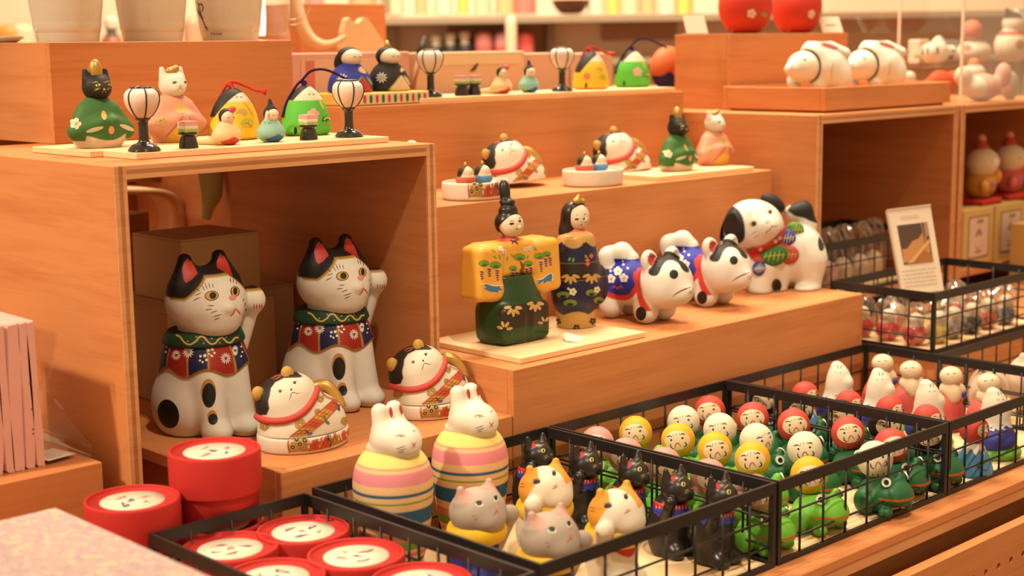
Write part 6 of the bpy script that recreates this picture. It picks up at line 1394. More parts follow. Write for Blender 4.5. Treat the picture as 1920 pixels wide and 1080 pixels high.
# ============================================================ RIGHT SIDE
# ---- bobbing rabbits in the tray
def tray_rabbit():
    g = Fig('white_rabbit', 'white bobbing rabbit at the left end of the tray', 'rabbit figurine', 0, 0, 0, 0, 'white rabbits in the tray', loc=atu(1540, 1.268, ZC + .0232)); q = g.p3; k = g.k
    zb = g.px(np.array([(0, 0, 0)]))[0][1]
    hc = q(1506, 126, .016)
    def f(P):
        d = ell(P, q(1551, 128, 0), (.034, .032, .033)); d = smin(d, ell(P, q(1532, 103, .004), (.026, .024, .024)), .010); d = smin(d, ell(P, q(1572, 142, .010), (.018, .018, .022)), .006)
        d = smin(d, cap(P, q(1540, 84, .016), q(1584, 101, .014), .0105, .0085), .0015); d = smin(d, cap(P, q(1535, 86, -.010), q(1560, 92, -.012), .009, .008), .005)
        d = smin(d, ell(P, q(1490, 151, .004), (.011, .011, .014)), .006); d = smin(d, ell(P, q(1535, 158, .014), (.012, .012, .010)), .006)
        d = smax(d, -(np.linalg.norm(P - hc, axis=-1) - .0268), .0015); return smax(d, -P[..., 2], .001)
    b = g.body('body', f, (-.062, -.055, 0), (.055, .062, .072), .0013, (.90, .86, .74))
    fh = lambda P: smin(ell(P, hc, (.0240, .0235, .0230)), ell(P, q(1484, 131, .026), (.010, .010, .009)), .008)
    h = body('bobbing_head', fh, np.array(hc) - .036, np.array(hc) + .034, .0012, (.90, .84, .70), CLAY, g.t)
    fj = lambda P: cap(P, hc, q(1535, 122, -.004), .006, .008); body('neck_pin', fj, np.array(hc) - .03, np.array(hc) + .05, .0018, (.05, .035, .025), CLAY, g.t)
    p = g.paint(f); p.oval(1556, 87, 16, 4.6, (.72, .22, .18), 14, 18, 3); p.build('inner_ear', b); p.line([(1563, 116), (1560, 130), (1558, 150)], 1.6, (.62, .42, .34)); p.build('flank_line', b)
    p = g.paint(fh); p.oval(1509, 112, 2.8, 2.6, (.40, .16, .12), 0, 10, 2); p.build('eye', h); p.oval(1485, 124, 4, 2.2, (.78, .35, .26), 0, 10, 1); p.line([(1476, 132), (1481, 128), (1486, 130), (1494, 131)], 1.2, (.6, .3, .2)); p.build('mouth', h)
    return g.t
tr = tray_rabbit(); dup(tr, atu(1646, 1.262, ZC + .0232), R(3), 'white bobbing rabbit at the right end of the tray')
# ---- red figures on the riser
def red_fig(u, label):
    g = Fig('red_figure', label, 'figurine', 0, 0, 0, 0, 'red round figures', loc=atu(u, 1.430, .4727)); k = g.k
    f = lambda P: smax(ell(P, (0, 0, .042), (.0435, .040, .048)), -P[..., 2], .003)
    b = g.body('body', f, (-.046, -.043, 0), (.046, .043, .092), .0022, (.64, .045, .02)); p = g.paint()
    c = g.px(np.array([(0, 0, 0)]))[0]
    for dx in (-22, 34): p.blob([(c[0] + dx - 12, c[1] - 1), (c[0] + dx - 2, c[1] - 14), (c[0] + dx + 6, c[1] + 1)], (.82, .62, .46), 3); p.build('white_paw', b)
    p.flower(c[0] + 12, c[1] - 38, 9, 5, (.84, .70, .52), (.7, .3, .1)); p.build('plum_flower', b); p.oval(c[0] + 36, c[1] - 36, 6, 4, (.25, .35, .05), 20, 10, 2); p.build('leaf', b)
    return g.t
rf = red_fig(1397, 'round red figure at the left of the riser top'); dup(rf, atu(1493, 1.436, .4727), R(20), 'round red figure with a white plum flower, right of its twin')
def card_stand(label, u, v0, v1, w, y, z, lean, txt):
    t = thing('price_card', label, 'price card', atu(u, y, z), R(-20)); hgt = (v1 - v0) / 1230.; mb = MB(); th = .0012; n = np.array((0, 0, 0.)); s, c_ = math.sin(lean), math.cos(lean)
    P = [(-w / 2, 0, .001), (w / 2, 0, .001), (w / 2, hgt * s, .001 + hgt * c_), (-w / 2, hgt * s, .001 + hgt * c_)]; Pb = [(x, y_ + th, z_ - .0003) for x, y_, z_ in P]; mb.add(P + Pb, [(0, 1, 2, 3), (7, 6, 5, 4), (0, 4, 5, 1), (1, 5, 6, 2), (2, 6, 7, 3), (3, 7, 4, 0)], (.82, .66, .50)); obj('card', mb.mesh('card'), PAPER, t)
    mb = MB(); mb.box(-w / 2, w / 2, th, .012, 0, .0012, (.8, .65, .5)); obj('card_foot', mb.mesh('card_foot'), PAPER, t)
    if txt:
        mb = MB()
        for i in range(4): xx = -w * .22 + i * w * .12; f0, f1 = .42, .52; mb.quad((xx, f0 * hgt * s - .0004, f0 * hgt * c_ + .001), (xx + w * .08, f0 * hgt * s - .0004, f0 * hgt * c_ + .001), (xx + w * .08, f1 * hgt * s - .0004, f1 * hgt * c_ + .001), (xx, f1 * hgt * s - .0004, f1 * hgt * c_ + .001), (.15, .1, .08))
        o = obj('price_print', mb.mesh('price_print'), PAPER, t); o['kind'] = 'stuff'
card_stand('leaning blank card at the left end of the riser', 1308, 22, 58, .036, 1.415, .4727, .45, False); card_stand('leaning price card right of the red figures', 1562, 22, 57, .040, 1.392, .4727, .5, True)
# ---- acrylic case with toys on the right cubby
def case_edge(parent, x0, x1, y0, y1, z0, z1): wbox('case_edge', x0, x1, y0, y1, z0, z1, EDGE_AC, parent, 0)
cs_ = thing('acrylic_case', 'clear acrylic display case over the toys at the top right', 'display case', (2.28, 1.37, ZC)); X0, X1, Y0, Y1, ZZ = 2.100, 2.455, 1.190, 1.52, ZC + .17
for (x, y) in ((X0, Y0), (X0, Y1), (X1, Y0), (X1, Y1)): case_edge(cs_, x - .0018, x + .0018, y - .0018, y + .0018, ZC + .0003, ZZ)
wbox('case_panel', X0, X1, Y0 - .0006, Y0 + .0006, ZC + .0003, ZZ, ACRYL, cs_, 0); wbox('case_panel', X0 - .0006, X0 + .0006, Y0, Y1, ZC + .0003, ZZ, ACRYL, cs_, 0); wbox('case_shelf', X0 + .002, X1, 1.36, Y1, ZC + .052, ZC + .055, ACRYL, cs_, 0)
def toy(name, label, u, y, z, f, lo, hi, col, marks=(), cat='figurine'):
    g = Fig(name, label, cat, 0, 0, 0, 0, 'toys in the acrylic case', loc=atu(u, y, z)); g.body('body', lambda P: smax(f(P), -P[..., 2], .001), lo, hi, .0022, col)
    p = g.paint(); c = g.px(np.array([(0, 0, 0)]))[0]
    for (nm, dx, dy, rx, ry, cc) in marks: p.oval(c[0] + dx, c[1] + dy, rx, ry, cc, 0, 14, 2); p.build(nm, g.t)
    return g.t
pk = (.80, .42, .36); wh = (.82, .70, .56)
toy('pink_bird', 'pale pink bird toy with orange beak at the front of the case', 1840, 1.215, ZC + .0004, lambda P: smin(smin(ell(P, (0, 0, .022), (.040, .026, .022)), ell(P, (-.038, .012, .040), (.014, .014, .016)), .01), ell(P, (.042, -.014, .040), (.016, .012, .020)), .01), (-.06, -.04, 0), (.064, .04, .066), lambda P: mixc(np.broadcast_to(np.array(pk), (len(P), 3)).copy(), wh, edge(P[:, 0] + .022, .003)), (('beak', -62, -52, 10, 4, (.80, .40, .08)), ('heart', 44, -22, 8, 7, (.66, .14, .10))))
toy('red_fish', 'glossy orange-red fish toy at the left of the case', 1763, 1.285, ZC + .0004, lambda P: smin(smin(ell(P, (0, 0, .026), (.030, .018, .022), rotm(('Y', 18))), ell(P, (.026, -.008, .036), (.014, .012, .012)), .008), ell(P, (-.022, .01, .018), (.016, .012, .016)), .008), (-.05, -.03, 0), (.05, .03, .06), (.66, .085, .02))
toy('cow_toy', 'black and white striped animal toy on the case shelf', 1752, 1.43, ZC + .0554, lambda P: smin(smin(ell(P, (0, 0, .020), (.036, .022, .020)), ell(P, (.034, -.012, .020), (.013, .012, .013)), .008), ell(P, (.012, .0, .038), (.012, .009, .012)), .008), (-.05, -.03, 0), (.055, .03, .056), wh, (('stripe', -22, -24, 2.4, 8, (.1, .07, .05)), ('stripe', -13, -26, 2.4, 8, (.1, .07, .05)), ('stripe', 6, -26, 2.4, 8, (.1, .07, .05)), ('nose', 33, -10, 8, 7, (.06, .04, .03)), ('eye', 35, -25, 4, 3, (.12, .07, .05))))
toy('round_rabbit_toy', 'white round toy with a red ball on top, in the case', 1822, 1.44, ZC + .0554, lambda P: smin(ell(P, (.008, 0, .020), (.036, .03, .022)), ell(P, (-.004, 0, .060), (.019, .019, .019)), .002), (-.04, -.04, 0), (.05, .04, .082), lambda P: mixc(np.broadcast_to(np.array(wh), (len(P), 3)).copy(), (.70, .20, .13), edge(.044 - P[:, 2], .003)), (('red_mark', -8, -28, 8, 6, (.62, .12, .05)),))
toy('stacked_toy', 'small white stacked toy between the pink bird and the fish', 1824, 1.32, ZC + .0004, lambda P: smin(smin(ell(P, (0, 0, .018), (.022, .02, .018)), ell(P, (0, 0, .042), (.021, .019, .014)), .003), ell(P, (0, 0, .058), (.010, .009, .008)), .003), (-.03, -.03, 0), (.03, .03, .07), lambda P: mixc(np.broadcast_to(np.array(wh), (len(P), 3)).copy(), (.75, .25, .12), np.maximum(edge(.053 - P[:, 2], .003), edge(np.abs(P[:, 2] - .030) - .002, .002))))
toy('white_cat_toy', 'large white cat toy with black ear at the top right corner', 1895, 1.41, ZC + .0554, lambda P: smin(smin(ell(P, (0, 0, .030), (.036, .03, .034)), ell(P, (.002, -.004, .072), (.024, .022, .022)), .006), smin(cap(P, (-.014, 0, .086), (-.018, .002, .098), .007, .003), cap(P, (.016, 0, .086), (.018, .002, .098), .007, .003), .002), .004), (-.045, -.04, 0), (.045, .04, .105), lambda P: mixc(mixc(np.broadcast_to(np.array(wh), (len(P), 3)).copy(), (.05, .03, .02), edge(.080 - P[:, 2], .003) * edge(P[:, 0] + .002, .003)), (.62, .09, .06), edge(np.abs(P[:, 2] - .053) - .004, .002)), (('brown_spot', 18, -32, 9, 9, (.45, .2, .08)),))
toy('grey_toy', 'small grey toy with a pink heart at the right edge of the case', 1893, 1.215, ZC + .0004, lambda P: ell(P, (0, 0, .022), (.016, .014, .024)), (-.02, -.02, 0), (.02, .02, .048), (.42, .32, .24), (('heart', -2, -20, 7, 7, (.75, .28, .22)),))
toy('brown_block_toy', 'small brown and white toy just behind the tray', 1706, 1.36, ZC + .0004, lambda P: smin(rbox(P, (0, 0, .014), (.022, .018, .014), .006), ell(P, (-.006, 0, .036), (.013, .012, .011)), .004), (-.03, -.03, 0), (.03, .03, .052), lambda P: mixc(np.broadcast_to(np.array((.36, .13, .07)), (len(P), 3)).copy(), wh, edge(.022 - P[:, 2], .002)))
toy('pale_card_box', 'pale box with two green marks behind the fish toy', 1722, 1.47, ZC + .0554, lambda P: rbox(P, (0, 0, .022), (.018, .012, .022), .003), (-.02, -.015, 0), (.02, .015, .046), (.80, .62, .48), (('green_mark', -4, -14, 5, 3, (.30, .35, .06)), ('green_mark', 8, -14, 5, 3, (.30, .35, .06))), 'box')
for (u, c, w, lab) in ((1681, (.66, .33, .04), .046, 'yellow gift bag standing behind the tray'), (1702, (.60, .12, .05), .03, 'red gift bag behind the yellow bag')):
    t = thing('gift_bag', lab, 'bag', atu(u, 1.50, ZC + .0003)); yo = .022 if w < .04 else 0; mb = MB(); mb.add([(-w / 2, yo - .01, 0), (w / 2, yo - .01, 0), (w / 2, yo + .008, 0), (-w / 2, yo + .008, 0), (-w / 2 - .002, yo - .004, .085), (w / 2 + .002, yo - .004, .085), (w / 2 + .002, yo + .003, .085), (-w / 2 - .002, yo + .003, .085)], [(3, 2, 1, 0), (4, 5, 6, 7), (0, 1, 5, 4), (1, 2, 6, 5), (2, 3, 7, 6), (3, 0, 4, 7)], c); obj('bag_body', mb.mesh('bag_body'), PAPER, t); t.location[1] -= .0
# ---- cushions, cats and yellow boxes in the end cubby
YB = (.70, .47, .16)
def ybox(u0, u1, lab):
    a = atu(u0, 1.19, .1045); b = atu(u1, 1.19, .1045); t = thing('yellow_gift_box', lab, 'gift box', ((a[0] + b[0]) / 2, 1.215, .1043), 0, 'yellow gift boxes'); w = (b[0] - a[0]) / 2 - .001; h_ = .090
    o = obj('box_body', box_mesh(2 * w, .05, h_, .0012), None, t); set_col(o.data, np.broadcast_to(np.array(YB), (len(o.data.vertices), 3))); o.data.materials.append(PAPER)
    lb = MB(); lb.box(-w * .66, w * .66, -.0257, -.0253, .012, h_ - .012, (.78, .58, .46)); lbo = obj('label', lb.mesh('label'), PAPER, t)
    mb = MB(); br = (.26, .10, .06); s_ = w * .66
    for fr in (0, 1):
        for (a0, a1, b0, b1) in ((-s_, s_, .012, .0132), (-s_, s_, h_ - .0132, h_ - .012), (-s_, -s_ + .0012, .012, h_ - .012), (s_ - .0012, s_, .012, h_ - .012)): mb.box(a0, a1, -.0260, -.0257, b0, b1, (.66, .36, .26))
    for (cx, cz, ww, hh) in ((-.006, .066, .004, .006), (.001, .066, .006, .006), (.009, .067, .004, .005)):
        mb.box(cx, cx + ww * .3, -.0260, -.0257, cz, cz + hh, br); mb.box(cx, cx + ww, -.0260, -.0257, cz + hh * .7, cz + hh, br); mb.box(cx + ww * .6, cx + ww, -.0260, -.0257, cz, cz + hh * .6, br)
    for s2 in (-1, 1): mb.add([(s2 * .002, -.0260, .060), (s2 * .010, -.0260, .047), (s2 * .004, -.0260, .046), (s2 * .001, -.0260, .053)], [(0, 1, 2, 3)] if s2 > 0 else [(3, 2, 1, 0)], br)
    arc = [(-.012 + .024 * t_, -.0260, .033 - .008 * math.sin(math.pi * t_)) for t_ in np.linspace(0, 1, 9)]
    for i in range(8): x, y_, z_ = arc[i]; x2, _, z2 = arc[i + 1]; mb.quad((x, y_, z_), (x2, y_, z2), (x2, y_, z2 + .0016), (x, y_, z_ + .0016), (.62, .16, .10))
    mb.box(-.010, .010, -.0260, -.0257, .020, .0225, br); o = obj('label_print', mb.mesh('label_print'), PAPER, t); o['kind'] = 'stuff'
    return t
ybox(1803, 1861, 'yellow gift box with framed label, beside the cubby wall'); ybox(1863, 1921, 'yellow gift box with framed label, at the right edge')
t = thing('yellow_box', 'small plain yellow box in front of the labelled gift boxes', 'box', (2.255, 1.152, .0)); o = obj('box_body', box_mesh(.07, .03, .168, .001), None, t); o.location = (0, 0, 0); set_col(o.data, np.broadcast_to(np.array(YB), (len(o.data.vertices), 3))); o.data.materials.append(PAPER); t.location = (2.262, 1.150, .0718); o.scale = (1, 1, .57)
def cushion_cat(u, y, rc, lab, labc):
    loc = atu(u, y, .1945)
    t = Fig('red_cushion', labc, 'cushion', 0, 0, 0, 0, 'red cushions', loc=loc); fc = lambda P: smax(rbox(P, (0, 0, .005), (.034, .024, .005), .0045), -P[..., 2], .001); t.body('cushion', fc, (-.036, -.026, 0), (.036, .026, .011), .0018, (.60, .05, .03), CLOTH)
    g = Fig('robed_cat', lab, 'cat figurine', 0, 0, 0, 0, 'robed cats on cushions', loc=loc + np.array((0, 0, .0103)))
    f = lambda P: smin(ell(P, (0, 0, .024), (.030, .025, .027)), ell(P, (0, -.003, .058), (.030, .026, .023)), .004)
    def cf(P): return mixc(np.broadcast_to(np.array(rc), (len(P), 3)).copy(), (.80, .66, .50), edge(.041 - P[:, 2], .002))
    b = g.body('body', lambda P: smax(f(P), -P[..., 2], .001), (-.034, -.032, 0), (.034, .028, .083), .0018, cf); fh = lambda P: smin(ell(P, (0, 0, .083), (.013, .012, .006)), ell(P, (0, 0, .093), (.0075, .0075, .010)), .004); body('red_topknot', fh, (-.016, -.015, .074), (.016, .015, .105), .0015, lambda P: mixc(np.broadcast_to(np.array((.52, .06, .03)), (len(P), 3)).copy(), (.75, .36, .18), edge(.094 - P[:, 2], .002)), CLAY, g.t)
    fa = lambda P: smin(ell(P, (.026, -.014, .034), (.009, .009, .013)), ell(P, (-.022, -.02, .020), (.008, .008, .010)), .002); o = body('sleeves', fa, (-.034, -.032, .008), (.038, 0, .05), .0015, tuple(min(1, c * 1.25) for c in rc), CLAY, g.t); o['kind'] = 'stuff'
    p = g.paint(f); c = g.px(np.array([(0, -.026, .022), (0, -.028, .058)]))
    p.oval(c[0][0] - 4, c[0][1], 7, 5, (.45, .12, .30), 0, 10, 2); p.build('purple_crest', b); p.oval(c[0][0] - 6, c[0][1] + 14, 6, 3, (.15, .2, .05), 0, 10, 2); p.build('green_crest', b)
    for s_ in (-1, 1): p.line([(c[1][0] + s_ * 8 - 3, c[1][1]), (c[1][0] + s_ * 8, c[1][1] - 2), (c[1][0] + s_ * 8 + 3, c[1][1])], 1.4, (.2, .12, .08), 3)
    p.build('eyes', b)
cushion_cat(1836, 1.225, (.58, .26, .04), 'cat toy in ochre robe on a red cushion, in the end cubby', 'red cushion under the ochre robed cat'); cushion_cat(1888, 1.232, (.60, .12, .10), 'cat toy in pink robe on a red cushion, at the right edge', 'red cushion under the pink robed cat')
# ---- wrapped toys in the raised basket
def film_bag(parent, rx, ry, rz, seed, name='film_wrap'):
    rn = np.random.RandomState(seed); nu, nv = 26, 14; V = []
    ph = rn.uniform(0, 6, 8)
    for j in range(nv):
        th = math.pi * j / (nv - 1)
        for i in range(nu):
            a = 2 * math.pi * i / nu; r = 1 + .10 * math.sin(3 * a + ph[0]) * math.sin(2 * th + ph[1]) + .07 * math.sin(7 * a + ph[2] + 3 * th) + .05 * math.sin(11 * a - 5 * th + ph[3])
            z = math.cos(th); sq = abs(math.sin(th)) ** .6; V.append((rx * r * sq * math.cos(a), ry * r * sq * math.sin(a), rz * (1 + z * (1 + .12 * math.sin(5 * a + ph[4])))))
    F = [(j * nu + i, j * nu + (i + 1) % nu, (j + 1) * nu + (i + 1) % nu, (j + 1) * nu + i) for j in range(nv - 1) for i in range(nu)]
    return obj(name, mk_mesh(name, V, F, None, False), FILM, parent)
pal5 = [(.62, .05, .04), (.62, .06, .05), (.60, .05, .05), (.72, .50, .12), (.40, .30, .34), (.05, .06, .05), (.62, .10, .08), (.10, .12, .20)]
pos5 = [(1.668, 1.078), (1.672, 1.040), (1.668, .998), (1.700, .985), (1.740, .987), (1.785, .985), (1.830, .987), (1.875, .985), (1.715, 1.055), (1.86, 1.05)]
labs5 = ['film-wrapped red toy in the rear left of the raised basket', 'film-wrapped red toy at the left side of the raised basket', 'film-wrapped red toy by the near corner post', 'film-wrapped yellow and red toy right of the near corner', 'film-wrapped grey toy along the basket front', 'film-wrapped black toy along the basket front', 'film-wrapped red and white toy along the basket front', 'film-wrapped dark toy at the right edge of the basket', 'film-wrapped toy right behind the sign foot', 'film-wrapped pale toy at the basket back']
for i, (x, y) in enumerate(pos5):
    t = thing('wrapped_toy', labs5[i], 'wrapped toy', (x, y, .0747), R(random.uniform(-30, 30)), 'wrapped toys in the raised basket'); c = pal5[i % 8]; c2 = pal5[(i * 3 + 4) % 8]
    f = lambda P: smax(smin(ell(P, (0, 0, .014), (.0165, .0135, .015)), ell(P, (0, -.002, .032), (.0105, .010, .010)), .004), -P[..., 2], .001)
    body('toy', f, (-.018, -.015, 0), (.018, .013, .044), .0018, lambda P: mixc(mixc(np.broadcast_to(np.array(c), (len(P), 3)).copy(), (.80, .64, .46), edge(.025 - P[:, 2], .002)), c2, edge(np.abs(P[:, 2] - .010) - .003, .002) * (P[:, 0] > 0)), SATIN, t); film_bag(t, .0205, .0175, .0265, 40 + i)
SKN = (.80, .60, .44)
for i, (x, y) in enumerate(((1.745, 1.215), (1.790, 1.215), (1.835, 1.22), (1.88, 1.22), (1.765, 1.268), (1.825, 1.272), (1.93, 1.23))):
    t = thing('film_bag', ['clear film bag at the left end of the rear basket', 'second clear film bag from the cubby wall', 'clear film bag behind the sign top', 'clear film bag right of the sign in the rear basket', 'clear film bag at the back left of the rear basket', 'clear film bag at the back middle of the rear basket', 'clear film bag at the right of the rear basket'][i], 'film bag', (x, y, .1078), R(random.uniform(-40, 40)), 'film bags in the rear basket')
    f = lambda P: smax(ell(P, (0, 0, .020), (.017, .014, .022)), -P[..., 2], .001); body('contents', f, (-.019, -.016, 0), (.019, .016, .044), .002, [(.78, .55, .40), (.74, .38, .30), (.76, .60, .42)][i % 3], CLAY, t); film_bag(t, .0225, .0195, .043, 70 + i)
# upright sign
t = thing('sign_stand', 'upright white sign with a brown picture, standing in the raised basket', 'sign'); Pn = [atd(1690, 552, 0)] * 0
b0 = np.array(atu(1697, 1.035, .083)); d_dep = float(np.dot(b0 - CPOS, CF)); S = lambda u, v, e=0: (CPOS + ray(u, v) * (d_dep + (545 - v) * .00012 - e))
c4 = [S(1692, 553), S(1770, 544), S(1744, 383), S(1663, 393)]; t.location = [float(x) for x in c4[0]]; o3 = np.array(t.location)
ex = (c4[1] - c4[0]); ez = (c4[3] - c4[0]); nn = np.cross(ex, ez); nn /= np.linalg.norm(nn)
if np.dot(nn, CPOS - c4[0]) < 0: nn = -nn
QP = lambda a, b, e=0: c4[0] * (1 - a) * (1 - b) + c4[1] * a * (1 - b) + c4[2] * a * b + c4[3] * (1 - a) * b + nn * e - o3
def slab(name, a0, a1, b0, b1, e0, e1, col, mat):
    mb = MB(); A = [QP(a0, b0, e1), QP(a1, b0, e1), QP(a1, b1, e1), QP(a0, b1, e1)]; B = [QP(a0, b0, e0), QP(a1, b0, e0), QP(a1, b1, e0), QP(a0, b1, e0)]; mb.add(A + B, [(0, 1, 2, 3), (7, 6, 5, 4), (0, 4, 5, 1), (1, 5, 6, 2), (2, 6, 7, 3), (3, 7, 4, 0)], col); return obj(name, mb.mesh(name), mat, t)
slab('sign_board', 0, 1, 0, 1, -.0065, 0, (.82, .68, .52), PAPER); slab('frame_edge', -.012, 1.012, .985, 1.0, -.007, .0012, (.75, .55, .42), PAPER); slab('frame_edge', -.012, .012, 0, 1.0, -.007, .0012, (.75, .55, .42), PAPER)
slab('picture', .16, .86, .34, .80, 0, .0005, (.10, .055, .035), PAPER)
mb = MB()
def pblob(pts, col, e): mb.add([QP(a, b, e) for a, b in pts], [tuple(range(len(pts)))], col)
pblob([(.16, .36), (.80, .36), (.84, .55), (.70, .68), (.60, .62), (.45, .60), (.30, .52), (.18, .52)], (.55, .24, .09), .0008); pblob([(.30, .34), (.86, .34), (.86, .42), (.62, .50)], (.40, .14, .04), .0010); pblob([(.24, .34), (.40, .36), (.84, .56), (.84, .60), (.60, .50)], (.70, .38, .14), .0012); pblob([(.72, .56), (.75, .56), (.74, .80), (.70, .80)], (.30, .16, .10), .0012); pblob([(.76, .60), (.86, .66), (.86, .80), (.78, .80)], (.42, .22, .14), .0010)
o = obj('picture_print', mb.mesh('picture_print'), PAPER, t); o['kind'] = 'stuff'
mb = MB()
for k in range(5):
    b_ = .26 - k * .045; L0 = .10; rr = random.Random(k)
    while L0 < .86: w_ = rr.uniform(.02, .06); mb.add([QP(L0, b_, .0006), QP(L0 + w_, b_, .0006), QP(L0 + w_, b_ + .012, .0006), QP(L0, b_ + .012, .0006)], [(0, 1, 2, 3)], (.55, .36, .22)); L0 += w_ + rr.uniform(.01, .03)
for k in range(8): mb.add([QP(.28 + k * .055, .865, .0006), QP(.31 + k * .055, .865, .0006), QP(.31 + k * .055, .905, .0006), QP(.28 + k * .055, .905, .0006)], [(0, 1, 2, 3)], (.74, .50, .38))
o = obj('sign_text', mb.mesh('sign_text'), PAPER, t); o['kind'] = 'stuff'
# ============================================================ BACKGROUND
RS = thing('rear_shelf', 'plain plywood shelf box hidden behind the top step', 'shelf box', (1.45, 1.85, 0)); wbox('shelf_body', 1.10, 2.06, 1.585, 2.10, 0, .385, WOODX, RS)
def paper_box(name, label, u0, u1, vt, y, zb, dy, col, mat, cat='box'):
    a = atu(u0, y, zb); b = atu(u1, y, zb); zt_ = aty((u0 + u1) / 2, vt, y)[2]; t = thing(name, label, cat, ((a[0] + b[0]) / 2, y + dy / 2, zb)); o = obj('box_body', box_mesh(b[0] - a[0], dy, zt_ - zb, .0015), None, t)
    set_col(o.data, np.broadcast_to(np.array(col), (len(o.data.vertices), 3))); o.data.materials.append(mat); return t, b[0] - a[0], zt_ - zb
PCLEAR = paint('pink_film_box', .25, .5, .2, .02)
t, w, h_ = paper_box('pink_box', 'pale pink clear-fronted box behind the blue court doll', 549, 770, 98, 1.59, .3853, .05, (.78, .42, .33), PCLEAR); mb = MB(); mb.box(-w / 2 + .015, w / 2 - .02, -.0256, -.0252, .006, h_ - .008, (.80, .52, .36)); obj('window', mb.mesh('window'), PAPER, t); mb = MB(); mb.box(-w / 2 + .022, -w / 2 + .036, -.0262, -.0257, 0.004, h_ - .01, (.70, .22, .16)); obj('red_band', mb.mesh('red_band'), PAPER, t)
t, w, h_ = paper_box('pale_box', 'cream paper box with a black bird mark behind the lanterns', 780, 985, 97, 1.59, .3853, .05, (.80, .54, .34), PAPER); mb = MB(); mb.box(-w / 2 + .01, w / 2 - .01, -.0256, -.0252, h_ - .018, h_ - .004, (.82, .64, .40)); obj('pale_band', mb.mesh('pale_band'), PAPER, t)
mb = MB(); c0 = (.004, -.0258, h_ - .020); bird = [(-.010, -.008), (-.002, -.002), (.003, .003), (.007, .004), (.008, .001), (.005, -.001), (.004, -.004), (.000, -.007)]; mb.add([(c0[0] + x * 1.0, c0[1], c0[2] + z) for x, z in bird], [tuple(range(8))], (.08, .05, .04)); obj('bird_mark', mb.mesh('bird_mark'), PAPER, t)
mb = MB(); [mb.box(-.008 + k * .004, -.006 + k * .004, -.0258, -.0254, h_ - .045, h_ - .038, (.55, .34, .2)) for k in range(5)]; o = obj('small_print', mb.mesh('small_print'), PAPER, t); o['kind'] = 'stuff'
t, w, h_ = paper_box('pale_box', 'cream and pink paper box behind the little dolls', 992, 1068, 99, 1.60, .3853, .05, (.80, .50, .36), PAPER)
t, w, h_ = paper_box('pale_box', 'cream box at the right behind the yellow bell', 1071, 1150, 99, 1.60, .3853, .05, (.80, .56, .38), PAPER)
# leaning brown stick with a dark tip
V, F = tube([aty(768, 175, 1.545) - np.array((0, 0, 0)), aty(788, 100, 1.575)], [.0045, .0040], 8); q0 = V.mean(0); t = thing('wooden_stick', 'brown wooden stick leaning beside the black court doll', 'stick', (q0[0], q0[1], .3912)); obj('shaft', mk_mesh('shaft', V - np.array(t.location), F, np.broadcast_to(np.array((.30, .10, .03)), (len(V), 3)), True), CLAY, t); V, F = tube([aty(788, 100, 1.575), aty(796, 70, 1.59)], [.0055, .0035], 8); obj('dark_tip', mk_mesh('dark_tip', V - np.array(t.location), F, np.broadcast_to(np.array((.05, .035, .03)), (len(V), 3)), True), CLAY, t)
# orange and blue figure by the right riser
g = Fig('orange_blue_figure', 'round orange figure on a blue wavy base beside the green bell', 'figurine', 0, 0, 0, 0, None, loc=atu(1252, 1.530, .3914)); f = lambda P: smax(ell(P, (0, 0, .030), (.034, .022, .034)), -P[..., 2], .001)
def cf(P): return mixc(np.broadcast_to(np.array((.72, .16, .045)), (len(P), 3)).copy(), (.02, .03, .17), edge(P[:, 2] - .022 - .003 * np.sin(P[:, 0] * 260), .0015))
g.body('body', f, (-.036, -.024, 0), (.036, .024, .066), .0016, cf)
# wooden crate with a strap and a cat-shaped board
t = thing('wooden_crate', 'orange wooden crate behind the paper boxes', 'crate', (1.56, 1.93, .3853)); 
a = atu(567, 1.90, .3853); b = atu(727, 1.90, .3853); zt_ = aty(640, 14, 1.90)[2]; wbox('crate_front', a[0], b[0], 1.90, 1.912, .3853, zt_, WOODX, t); wbox('crate_side', a[0], a[0] + .012, 1.912, 2.08, .3853, zt_, WOODY, t); wbox('crate_side', b[0] - .012, b[0], 1.912, 2.08, .3853, zt_, WOODY, t); wbox('crate_lid', a[0], b[0], 1.90, 2.08, zt_, zt_ + .006, WOODX, t)
t = thing('cat_board', 'pale wooden cat-shaped board in front of the crate', 'board', atu(690, 1.84, .3853)); out = [(647, 140), (641, 90), (644, 60), (650, 36), (656, 33), (664, 42), (672, 44), (680, 34), (688, 33), (704, 55), (720, 78), (728, 100), (730, 140)]; PF = [aty(u, v, 1.84) for u, v in out]; zb = .3853; PF[0][2] = zb; PF[-1][2] = zb; n = len(PF); V = [p - np.array(t.location) for p in PF] + [p + np.array((0, .012, 0)) - np.array(t.location) for p in PF]; mb = MB(); mb.add(V, [tuple(range(n)), tuple(range(2 * n - 1, n - 1, -1))] + [(i, i + n, (i + 1) % n + n, (i + 1) % n) for i in range(n)], (.80, .58, .32)); obj('cutout', mb.mesh('cutout'), CLAY, t)
pts = [aty(u, v, 1.83) for u, v in ((552, -30), (556, 10), (566, 45), (583, 72), (605, 84), (628, 80), (648, 68))]; P = smooth_prof(pts, 40); wv = np.interp(np.linspace(0, 1, len(P)), [0, .25, .6, .85, 1], [.010, .012, .008, .005, .003]); tg = np.gradient(P, axis=0); tg /= np.linalg.norm(tg, axis=1)[:, None]; sd = np.cross(tg, np.array((0, 1., 0))); sd /= np.linalg.norm(sd, axis=1)[:, None]
